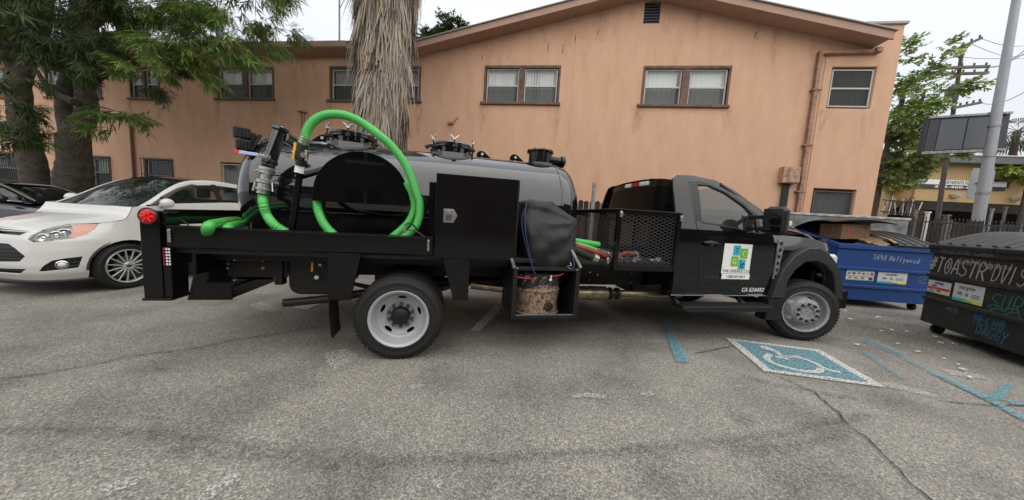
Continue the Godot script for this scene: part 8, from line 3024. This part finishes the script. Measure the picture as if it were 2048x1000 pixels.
	# bars and boards heaped on the flat roof beside it
	var gr := thing("window_guard", "tangle of pale and rusty metal window bars on the yellow house's low wing", "guard", y.position, -0.126)
	for i in 16:
		mb = MB.new()
		var q := Vector3(21.156, 2.840, 0.400).lerp(Vector3(22.868, 2.826, 0.400), i / 15.0)
		mb.bar(q, q + Vector3(rng.randf_range(-0.2, 0.2), rng.randf_range(0.7, 1.1), 0), 0.03, 0.04, 0.0)
		obj("bar", mb, M.weathered_post if i % 3 else M.white_paint, gr)
	for h in [0.15, 0.8]:
		mb = MB.new()
		mb.bar(Vector3(21.037, 2.832, 0.450) + Vector3(0, h, 0), Vector3(22.876, 2.769, 0.450) + Vector3(0, h, 0), 0.03, 0.05, 0.0)
		obj("rail", mb, M.iron, gr)
	var ac := thing("air_conditioner", "boxy tan air conditioner jutting from the yellow house's pale side wall", "air conditioner", y.position, -0.126)
	mb = MB.new()
	var q2 := Vector3(22.976, 4.539, -1.100)
	mb.box(q2 + Vector3(-0.35, -0.2, -0.1), q2 + Vector3(0.35, 0.2, 0.45), 0.02)
	for i in 5:
		mb.box(q2 + Vector3(-0.3, -0.15 + i * 0.065, 0.45), q2 + Vector3(0.3, -0.12 + i * 0.065, 0.46))
	obj("casing", mb, M.yellow_pale, ac)
	# mast on the roof of the orange house
	var tv := thing("aerial_mast", "thin aerial mast with stay on the orange house's flat roof", "aerial", Vector3(-6.623, 0, -11.8))
	mb = MB.new()
	var base := 7.214
	mb.cyl(Vector3(0, base - 0.2, 0), Vector3(0, base + 3.2, 0), 0.03, 8)
	mb.box(Vector3(-0.12, base - 0.22, -0.12), Vector3(0.12, base - 0.16, 0.12))
	obj("mast", mb, M.galvanised, tv)
	mb = MB.new()
	mb.bar(Vector3(0.02, base + 1.2, 0), Vector3(0.35, base + 1.8, 0), 0.02, 0.02)
	mb.bar(Vector3(-0.6, base + 3.0, 0), Vector3(0.6, base + 3.0, 0), 0.02, 0.02)
	obj("aerial", mb, M.galvanised, tv)



# ---------------------------------------------------------------- trees
func spray_mesh(n: int, length: float, width: float, droop: float, sd: int) -> ArrayMesh:  # a twig with narrow hanging leaves
	var r := RandomNumberGenerator.new()
	r.seed = sd
	var mb := MB.new()
	mb.bar(Vector3.ZERO, Vector3(0.22, -0.02, 0), 0.006, 0.006, 0.0)
	for i in n:
		var t := (i + 0.5) / n
		var root := Vector3(0.24 * t, -0.02 * t, 0)
		var a := r.randf_range(-PI, PI)
		var d := Vector3(0.75 + r.randf_range(-0.3, 0.3), -droop + r.randf_range(-0.35, 0.35), sin(a) * 0.9).normalized()
		var side := d.cross(Vector3(r.randf_range(-0.4, 0.4), 1, r.randf_range(-0.4, 0.4))).normalized()
		var l := length * r.randf_range(0.7, 1.2)
		var nn := side.cross(d).normalized()
		var mid := root + d * l * 0.45 + Vector3(0, -0.03 * droop * l / 0.15, 0)
		var tip := root + d * l + Vector3(0, -0.14 * droop * l / 0.15 * 0.3, 0)
		mb.tri(root, mid + side * width / 2, mid - side * width / 2, nn, nn, nn)
		mb.tri(mid + side * width / 2, tip, mid - side * width / 2, nn, nn, nn)
	return mb.mesh()


func leaves(parent: Node3D, mesh: Mesh, material: Material, blobs: Array, sd: int, size := 1.0) -> void:
	# blobs: [centre, radii, count, brightness]; sprays sit in clumps inside each blob and point outwards
	var r := RandomNumberGenerator.new()
	r.seed = sd
	var xs := []
	var cs := []
	for b in blobs:
		var clumps := []
		for i in maxi(3, int(b[2] / 22.0)):
			var d := Vector3(r.randfn(), r.randfn(), r.randfn()).normalized() * pow(r.randf(), 0.45)
			clumps.append([d, r.randf_range(0.65, 1.2)])
		for i in b[2]:
			var c = clumps[r.randi() % clumps.size()]
			var d: Vector3 = c[0] + Vector3(r.randfn(), r.randfn(), r.randfn()) * 0.17
			var p: Vector3 = b[0] + d * b[1]
			var out := (d * Vector3(1, 0.5, 1)).normalized()
			var yaw := atan2(-out.z, out.x) + r.randf_range(-0.9, 0.9)
			var bs := Basis(Vector3.UP, yaw) * Basis(Vector3.BACK, r.randf_range(-0.7, 0.5)) * Basis(Vector3.RIGHT, r.randf_range(-0.8, 0.8))
			xs.append(Transform3D(bs.scaled(Vector3.ONE * size * r.randf_range(0.75, 1.25)), p))
			var k: float = c[1] * b[3] * r.randf_range(0.75, 1.25)
			cs.append(Color(k * r.randf_range(0.85, 1.2), k, k * r.randf_range(0.7, 1.1)))
	var mm := MultiMesh.new()
	mm.transform_format = MultiMesh.TRANSFORM_3D
	mm.use_colors = true
	mm.mesh = mesh
	mm.instance_count = xs.size()
	for i in xs.size():
		mm.set_instance_transform(i, xs[i])
		mm.set_instance_color(i, cs[i])
	var o := MultiMeshInstance3D.new()
	o.name = "crown"
	o.multimesh = mm
	o.material_override = material
	o.set_meta("kind", "stuff")
	parent.add_child(o, true)


func limb(called: String, parent: Node3D, pts: Array, r0: float, r1: float, material: Material) -> void:
	var sm := spline(pts, 8)
	var rr := []
	var nz := FastNoiseLite.new()
	nz.seed = int(r0 * 1000)
	nz.frequency = 0.9
	for i in sm.size():
		rr.append(lerpf(r0, r1, i / float(sm.size() - 1)) * (1.0 + 0.12 * nz.get_noise_1d(i * 0.6)))
	var mb := MB.new()
	mb.tube(sm, rr, 16)
	obj(called, mb, material, parent)


func trees() -> void:
	var narrow := spray_mesh(13, 0.17, 0.019, 0.6, 3)
	var small := spray_mesh(14, 0.1, 0.045, 0.25, 4)
	# the big tree in front of the left wing
	var t := thing("leafy_tree", "big grey-barked tree with forked trunk and drooping narrow leaves, upper left", "tree")
	var trunk := [Vector3(-13.127, 0.100, -9.200), Vector3(-13.045, 1.363, -9.200), Vector3(-12.914, 2.166, -9.200), Vector3(-12.880, 2.878, -9.200), Vector3(-12.674, 3.241, -9.200)]
	limb("trunk", t, trunk, 0.42, 0.28, M.bark)
	limb("limb", t, [Vector3(-12.991, 2.942, -9.200), Vector3(-13.071, 3.496, -9.200), Vector3(-13.057, 4.118, -9.200), Vector3(-12.863, 4.673, -9.200), Vector3(-12.644, 5.222, -9.200), Vector3(-12.641, 5.883, -9.200), Vector3(-12.487, 6.672, -9.200), Vector3(-12.447, 7.439, -9.200)], 0.19, 0.1, M.bark)
	limb("limb", t, [Vector3(-12.756, 3.138, -9.200), Vector3(-12.476, 3.531, -9.200), Vector3(-12.392, 4.019, -9.200), Vector3(-12.474, 4.559, -9.200), Vector3(-12.337, 5.172, -9.200), Vector3(-12.145, 5.780, -9.200), Vector3(-12.118, 6.434, -9.200), Vector3(-11.904, 7.343, -9.200)], 0.24, 0.13, M.bark)
	limb("branch", t, [Vector3(-11.955, 5.448, -9.000), Vector3(-11.575, 5.547, -9.000), Vector3(-11.086, 5.652, -9.000), Vector3(-10.622, 6.011, -9.000), Vector3(-10.152, 6.292, -9.000), Vector3(-9.585, 6.678, -9.000)], 0.15, 0.05, M.bark)
	limb("branch", t, [Vector3(-11.996, 5.290, -9.000), Vector3(-11.640, 5.595, -9.000), Vector3(-11.216, 5.747, -9.000), Vector3(-10.687, 5.854, -9.000), Vector3(-10.253, 5.775, -9.000)], 0.09, 0.04, M.bark)
	limb("branch", t, [Vector3(-12.203, 3.819, -8.800), Vector3(-12.731, 4.051, -8.800), Vector3(-13.042, 4.359, -8.800), Vector3(-13.153, 4.611, -8.800)], 0.1, 0.03, M.bark)
	limb("branch", t, [Vector3(-11.516, 4.171, -8.600), Vector3(-11.134, 4.447, -8.600), Vector3(-10.714, 4.722, -8.600)], 0.08, 0.03, M.bark)
	limb("branch", t, [Vector3(-10.347, 5.368, -8.400), Vector3(-9.772, 5.328, -8.400), Vector3(-9.069, 5.271, -8.400), Vector3(-8.299, 5.254, -8.400)], 0.07, 0.02, M.bark)
	limb("branch", t, [Vector3(-11.596, 5.841, -8.800), Vector3(-10.913, 6.377, -8.800), Vector3(-10.212, 6.906, -8.800)], 0.14, 0.06, M.bark)
	var bl := []
	for q in [[Vector3(-6.571, 6.145, -8.200), 0.75, 0.6, 150, 1.0], [Vector3(-7.395, 5.612, -8.200), 0.8, 0.55, 190, 1.1], [Vector3(-7.541, 4.976, -8.000), 0.65, 0.3, 120, 1.2], [Vector3(-8.593, 6.076, -8.600), 0.9, 0.8, 230, 0.9], [Vector3(-8.463, 4.924, -8.000), 0.7, 0.4, 150, 1.0], [Vector3(-9.547, 5.844, -8.400), 0.9, 0.6, 130, 0.9], [Vector3(-9.697, 5.092, -8.600), 0.7, 0.35, 120, 0.7], [Vector3(-9.874, 5.823, -8.200), 0.8, 0.4, 90, 0.85], [Vector3(-9.458, 4.551, -8.200), 0.45, 0.2, 45, 1.4], [Vector3(-8.305, 4.409, -8.000), 0.4, 0.16, 32, 1.4], [Vector3(-9.920, 3.427, -8.000), 0.55, 0.22, 60, 1.1], [Vector3(-9.953, 2.950, -7.900), 0.35, 0.12, 18, 1.3], [Vector3(-10.174, 4.251, -8.300), 0.5, 0.2, 36, 0.8], [Vector3(-10.416, 5.785, -8.000), 1.2, 0.5, 170, 0.8], [Vector3(-12.065, 5.067, -8.000), 1.4, 0.6, 260, 0.8], [Vector3(-12.207, 4.549, -7.900), 1.1, 0.3, 110, 0.75], [Vector3(-11.338, 4.993, -8.000), 0.8, 0.3, 80, 0.75], [Vector3(-12.545, 3.329, -7.800), 0.7, 0.4, 90, 0.7], [Vector3(-12.175, 2.796, -7.800), 0.5, 0.25, 50, 0.7], [Vector3(-14.187, 6.195, -9.000), 1.4, 0.8, 160, 0.9], [Vector3(-12.239, 6.116, -8.600), 1.2, 0.6, 130, 0.9], [Vector3(-12.731, 4.041, -8.000), 0.8, 0.2, 50, 0.8]]:
		bl.append([q[0], Vector3(q[1], q[2] * 0.8, 0.8), int(q[3] * (1.15 if q[0].x > -9.6 else 0.8)), q[4] * 1.15])
	# the part of the crown above and beyond the picture
	for q in [[Vector3(-10, 10.0, -7.8), 3.8, 1.5, 2600], [Vector3(-6.2, 9.8, -7.2), 2.8, 1.3, 2000], [Vector3(-13, 9.6, -5.5), 3.4, 1.7, 1800], [Vector3(-8.5, 10.2, -3.8), 3.6, 1.4, 2400], [Vector3(-17, 7.5, -8.5), 2.4, 2.6, 900]]:
		bl.append([q[0], Vector3(q[1], q[2], q[1]), q[3], 0.9])
	var near := bl.filter(func(q): return q[0].x > -9.6 and q[0].y < 8.0)
	var rest := bl.filter(func(q): return not (q[0].x > -9.6 and q[0].y < 8.0))
	leaves(t, narrow, M.leaf_bright, near, 5, 1.1)
	leaves(t, narrow, M.leaf_mid, rest, 15, 1.25)
	# the second trunk to its left
	var t2 := thing("leafy_tree", "second tall tree with a leaning pale trunk at the left edge", "tree")
	limb("trunk", t2, [Vector3(-14.659, 0.298, -9.600), Vector3(-14.724, 1.660, -9.600), Vector3(-14.852, 2.787, -9.600), Vector3(-14.977, 3.612, -9.600), Vector3(-14.935, 4.701, -9.600), Vector3(-14.864, 5.765, -9.600), Vector3(-14.693, 6.809, -9.600), Vector3(-14.635, 7.612, -9.600)], 0.3, 0.17, M.bark)
	limb("limb", t2, [Vector3(-14.607, 4.384, -9.400), Vector3(-14.226, 5.231, -9.400), Vector3(-13.795, 5.932, -9.400), Vector3(-13.572, 6.741, -9.400), Vector3(-13.296, 7.410, -9.400)], 0.2, 0.1, M.bark)
	limb("limb", t2, [Vector3(-14.606, 4.661, -9.400), Vector3(-14.923, 5.464, -9.400), Vector3(-15.264, 6.251, -9.400)], 0.2, 0.1, M.bark)
	leaves(t2, narrow, M.leaf_dark, [[Vector3(-14.890, 5.927, -9.500), Vector3(1.5, 1.0, 0.8), 200, 0.9], [Vector3(-13.947, 6.652, -9.500), Vector3(1.4, 0.9, 0.8), 170, 0.9], [Vector3(-14.925, 3.181, -9.200), Vector3(0.8, 0.6, 0.6), 100, 0.8], [Vector3(-17, 10, -10), Vector3(3, 2, 2), 500, 0.9]], 6, 1.25)
	# trees behind the houses
	var t3 := thing("street_tree", "light green loose-crowned tree behind the orange house's right corner", "tree")
	var c0 := Vector3(16.475, 2.721, -14.500)
	limb("trunk", t3, [Vector3(c0.x, 0, -14.5), Vector3(c0.x + 0.1, 2.5, -14.5), Vector3(16.622, 5.643, -14.500), Vector3(16.924, 7.605, -14.500)], 0.12, 0.08, M.bark)
	limb("branch", t3, [Vector3(16.622, 5.643, -14.500), Vector3(17.397, 6.715, -14.300), Vector3(17.462, 7.943, -14.200)], 0.09, 0.03, M.bark)
	limb("branch", t3, [Vector3(16.659, 5.205, -14.500), Vector3(17.825, 5.667, -14.300), Vector3(18.379, 6.104, -14.200)], 0.08, 0.03, M.bark)
	bl = []
	for q in [[Vector3(16.383, 9.208, -14.400), 0.8, 0.8, 60, 1.0], [Vector3(17.151, 8.631, -14.400), 0.9, 0.9, 80, 1.0], [Vector3(17.947, 7.944, -14.400), 0.8, 0.6, 55, 1.0], [Vector3(16.788, 7.667, -14.400), 1.0, 0.9, 130, 1.0], [Vector3(17.828, 6.877, -14.400), 0.9, 0.7, 130, 1.1], [Vector3(16.830, 6.282, -14.400), 1.0, 0.8, 160, 0.9], [Vector3(18.107, 6.032, -14.400), 0.8, 0.6, 130, 1.1], [Vector3(17.347, 5.335, -14.400), 1.1, 0.6, 220, 0.95], [Vector3(18.569, 5.406, -14.400), 0.7, 0.45, 90, 1.15], [Vector3(17.046, 4.547, -14.400), 0.9, 0.5, 170, 0.9], [Vector3(17.919, 4.709, -14.400), 0.8, 0.35, 130, 1.1], [Vector3(16.680, 4.081, -14.400), 0.5, 0.4, 70, 0.9], [Vector3(18.343, 8.698, -14.400), 0.7, 0.6, 26, 1.0], [Vector3(17.550, 9.377, -14.400), 0.6, 0.4, 22, 1.0], [Vector3(15.939, 6.875, -14.400), 1.2, 1.5, 130, 0.9], [Vector3(19.058, 8.426, -14.400), 0.5, 0.4, 12, 1.0]]:
		bl.append([q[0], Vector3(q[1], q[2], 0.9), int(q[3] * 1.05), q[4]])
	leaves(t3, small, M.leaf_light, bl, 8, 1.5)
	var t4 := thing("street_tree", "dark treetop showing above the orange house's roof right of the palm", "tree")
	var c4 := Vector3(-5.790, 14.267, -24.000)
	limb("trunk", t4, [Vector3(c4.x, 0, -24), Vector3(c4.x, c4.y - 1.5, -24), c4], 0.3, 0.1, M.bark)
	leaves(t4, small, M.leaf_dark, [[Vector3(-7.060, 14.128, -24.000), Vector3(1.0, 0.9, 1), 150, 0.9], [Vector3(-6.171, 14.756, -24.000), Vector3(0.9, 0.8, 1), 130, 0.9], [Vector3(-4.896, 14.657, -24.000), Vector3(1.1, 0.7, 1), 140, 0.9], [Vector3(-3.967, 14.198, -24.000), Vector3(0.9, 0.7, 1), 100, 0.9], [Vector3(-5.941, 13.402, -24.000), Vector3(2.6, 1.0, 1), 260, 0.8]], 9, 2.0)
	var t5 := thing("street_tree", "yellow-green crown at the right edge in front of the yellow house", "tree")
	var c5 := Vector3(27.317, 5.404, -17.000)
	limb("trunk", t5, [Vector3(c5.x, 0, -17), c5 - Vector3(0, 0.6, 0), c5], 0.14, 0.05, M.bark)
	leaves(t5, small, M.leaf_yellow, [[Vector3(26.577, 5.492, -17.000), Vector3(0.65, 0.3, 0.5), 150, 1.0], [Vector3(27.396, 5.409, -17.000), Vector3(0.9, 0.5, 0.7), 220, 1.0], [Vector3(26.040, 5.512, -17.000), Vector3(0.35, 0.12, 0.4), 50, 1.0]], 10, 1.4)
	fan_palm()
	skirted_palm()


func fan_palm() -> void:
	var p := thing("fan_palm", "dark fan palm with drooping fronds behind the big sign board", "palm", Vector3.ZERO)
	var c := Vector3(52.242, 13.543, -34.000)
	limb("trunk", p, [Vector3(c.x + 0.3, 0, -34), Vector3(c.x + 0.1, c.y * 0.5, -34), c], 0.3, 0.25, M.palm_core)
	var r := RandomNumberGenerator.new()
	r.seed = 4
	for i in 26:
		var mb := MB.new()
		var yaw := TAU * i / 26.0 + r.randf_range(-0.2, 0.2)
		var lift := r.randf_range(-0.9, 0.7)
		var d := Vector3(cos(yaw) * cos(lift), sin(lift), sin(yaw) * cos(lift))
		var hub := c + d * 1.6
		mb.tube([c, c + d * 0.85 + Vector3(0, 0.12, 0), hub], 0.02, 5)
		var side := d.cross(Vector3.UP).normalized()
		for k in 15:
			var a := lerpf(-1.5, 1.5, k / 14.0)
			var e := (d * cos(a) + side * sin(a)).normalized()
			var n := e.cross(side.cross(d)).normalized()
			var w := side.cross(d).cross(e).normalized() * 0.05
			var m := hub + e * 0.8 - Vector3(0, 0.1, 0)
			var tip := hub + e * 1.45 - Vector3(0, 0.6 + 0.3 * absf(a), 0)
			var nn := e.cross(w).normalized()
			mb.tri(hub, m + w, m - w, nn, nn, nn)
			mb.tri(m + w, tip, m - w, nn, nn, nn)
		obj("frond", mb, M.frond_green, p)


func skirted_palm() -> void:
	# the palm by the house: a trunk hidden in its skirt of dead fronds
	var base := Vector3(-3.429, 0, -7.7)
	var p := thing("skirted_palm", "thick palm trunk shaggy with grey dead fronds behind the tank", "palm", base)
	p.rotation.z = -0.03
	var mb := MB.new()
	mb.lathe([Vector2(0.0, 0.0), Vector2(0.5, 0.0), Vector2(0.42, 0.4), Vector2(0.34, 2.0), Vector2(0.38, 2.6), Vector2(0.42, 9.5), Vector2(0, 9.6)], 20)
	obj("trunk", mb, M.palm_core, p)
	var r := RandomNumberGenerator.new()
	r.seed = 12
	# one tuft: a few long strips hanging from a point, ragged at the tip
	var tufts := []
	for v in 4:
		mb = MB.new()
		for k in 7:
			var x0 := r.randf_range(-0.05, 0.05)
			var sp := r.randf_range(-0.14, 0.14)
			var l := r.randf_range(0.5, 1.05)
			var w := r.randf_range(0.008, 0.022)
			var lean := r.randf_range(0.0, 0.09)
			var tw := r.randf_range(-0.8, 0.8)
			var pts := []
			for i in 5:
				var t := i / 4.0
				pts.append(Vector3(x0 + sp * t + r.randf_range(-0.012, 0.012), -l * t, lean * sin(t * 2.4) + 0.03 * t + r.randf_range(-0.008, 0.008)))
			for i in 4:
				var t0 := 1.0 - i / 4.0 * 0.75
				var t1 := 1.0 - (i + 1) / 4.0 * 0.75
				var s0 := Vector3(cos(tw), 0, sin(tw)) * w * t0
				var s1 := Vector3(cos(tw * 1.3), 0, sin(tw * 1.3)) * w * t1
				var n := Vector3(-sin(tw), 0.1, cos(tw))
				mb.tri(pts[i] - s0, pts[i] + s0, pts[i + 1] + s1, n, n, n)
				mb.tri(pts[i] - s0, pts[i + 1] + s1, pts[i + 1] - s1, n, n, n)
		tufts.append(mb.mesh())
	var rad := func(y: float) -> float: return lerpy([Vector2(1.2, 0.38), Vector2(2.0, 0.42), Vector2(2.6, 0.47), Vector2(3.4, 0.51), Vector2(4.5, 0.55), Vector2(5.5, 0.6), Vector2(6.4, 0.65), Vector2(7.5, 0.7), Vector2(9.5, 0.72)], y)
	for v in 4:
		var mm := MultiMesh.new()
		mm.transform_format = MultiMesh.TRANSFORM_3D
		mm.use_colors = true
		mm.mesh = tufts[v]
		mm.instance_count = 1500
		for i in 1500:
			var y := r.randf_range(2.3, 9.3)
			var a := r.randf_range(-PI, PI)
			var lump := 1.0 + 0.08 * sin(a * 3.0 + y * 2.1) + 0.06 * sin(a * 5.0 - y * 3.7)
			var rr: float = rad.call(y - 0.5) * lump * r.randf_range(0.78, 1.0)
			var b := Basis(Vector3.UP, a) * Basis(Vector3.BACK, r.randf_range(-0.13, 0.13)) * Basis(Vector3.RIGHT, r.randf_range(-0.22, 0.12) if r.randf() < 0.15 else r.randf_range(-0.1, 0.14))
			var pos := Basis(Vector3.UP, a) * Vector3(0, y, rr - 0.06)
			mm.set_instance_transform(i, Transform3D(b.scaled(Vector3.ONE * r.randf_range(0.75, 1.2)), pos))
			var k := r.randf()
			var c := Color(0.3, 0.255, 0.21).lerp(Color(0.5, 0.43, 0.36), k)
			if r.randf() < 0.22:
				c = Color(0.1, 0.078, 0.06)
			elif r.randf() < 0.1:
				c = Color(0.48, 0.37, 0.24)
			mm.set_instance_color(i, c * r.randf_range(0.7, 1.15))
		var o := MultiMeshInstance3D.new()
		o.name = "frond_skirt"
		o.multimesh = mm
		o.material_override = M.dead_frond
		o.set_meta("kind", "stuff")
		p.add_child(o, true)
	# freshly broken frond bases, pale tan
	for i in 14:
		mb = MB.new()
		var a := r.randf_range(-0.35, 0.3)
		var y := r.randf_range(4.0, 5.0)
		var rr: float = rad.call(y) + 0.03
		var b := Basis(Vector3.UP, a)
		mb.bar(b * Vector3(0, y + 0.3, rr - 0.1), b * Vector3(r.randf_range(-0.06, 0.06), y - 0.25, rr + 0.02), 0.05, 0.018, 0.004)
		obj("frond_stub", mb, M.frond_stub, p)


# ---------------------------------------------------------------- litter on the asphalt
func litter() -> void:
	var r := RandomNumberGenerator.new()
	r.seed = 21
	for q in [Vector2(6.390, -5.777), Vector2(6.533, -5.393), Vector2(6.631, -5.439), Vector2(5.954, -4.689), Vector2(6.138, -4.655), Vector2(4.569, -3.925), Vector2(5.271, -4.059), Vector2(5.208, -3.802), Vector2(6.047, -4.206), Vector2(5.284, -3.618), Vector2(5.226, -3.458), Vector2(5.091, -3.325), Vector2(6.206, -4.195), Vector2(4.876, -3.128), Vector2(5.849, -5.188), Vector2(6.329, -4.466), Vector2(5.691, -4.604), Vector2(3.197, -2.916)]:
		var o := thing("paper_scrap", "small pale paper scrap lying on the asphalt in front of the containers", "litter", Vector3(q.x, 0.022, q.y), r.randf() * TAU, "paper scraps on the asphalt")
		var mb := MB.new()
		var s := r.randf_range(0.015, 0.04)
		var p := PackedVector2Array()
		for k in 7:
			var a := TAU * k / 7
			p.append(Vector2(cos(a), sin(a) * 0.55) * s * r.randf_range(0.6, 1.2))
		mb.prism(p, 0.006, Transform3D(Basis(Vector3.RIGHT, -PI / 2 + r.randf_range(-0.15, 0.15)), Vector3.ZERO), 0.0)
		obj("scrap", mb, M.litter_white, o)
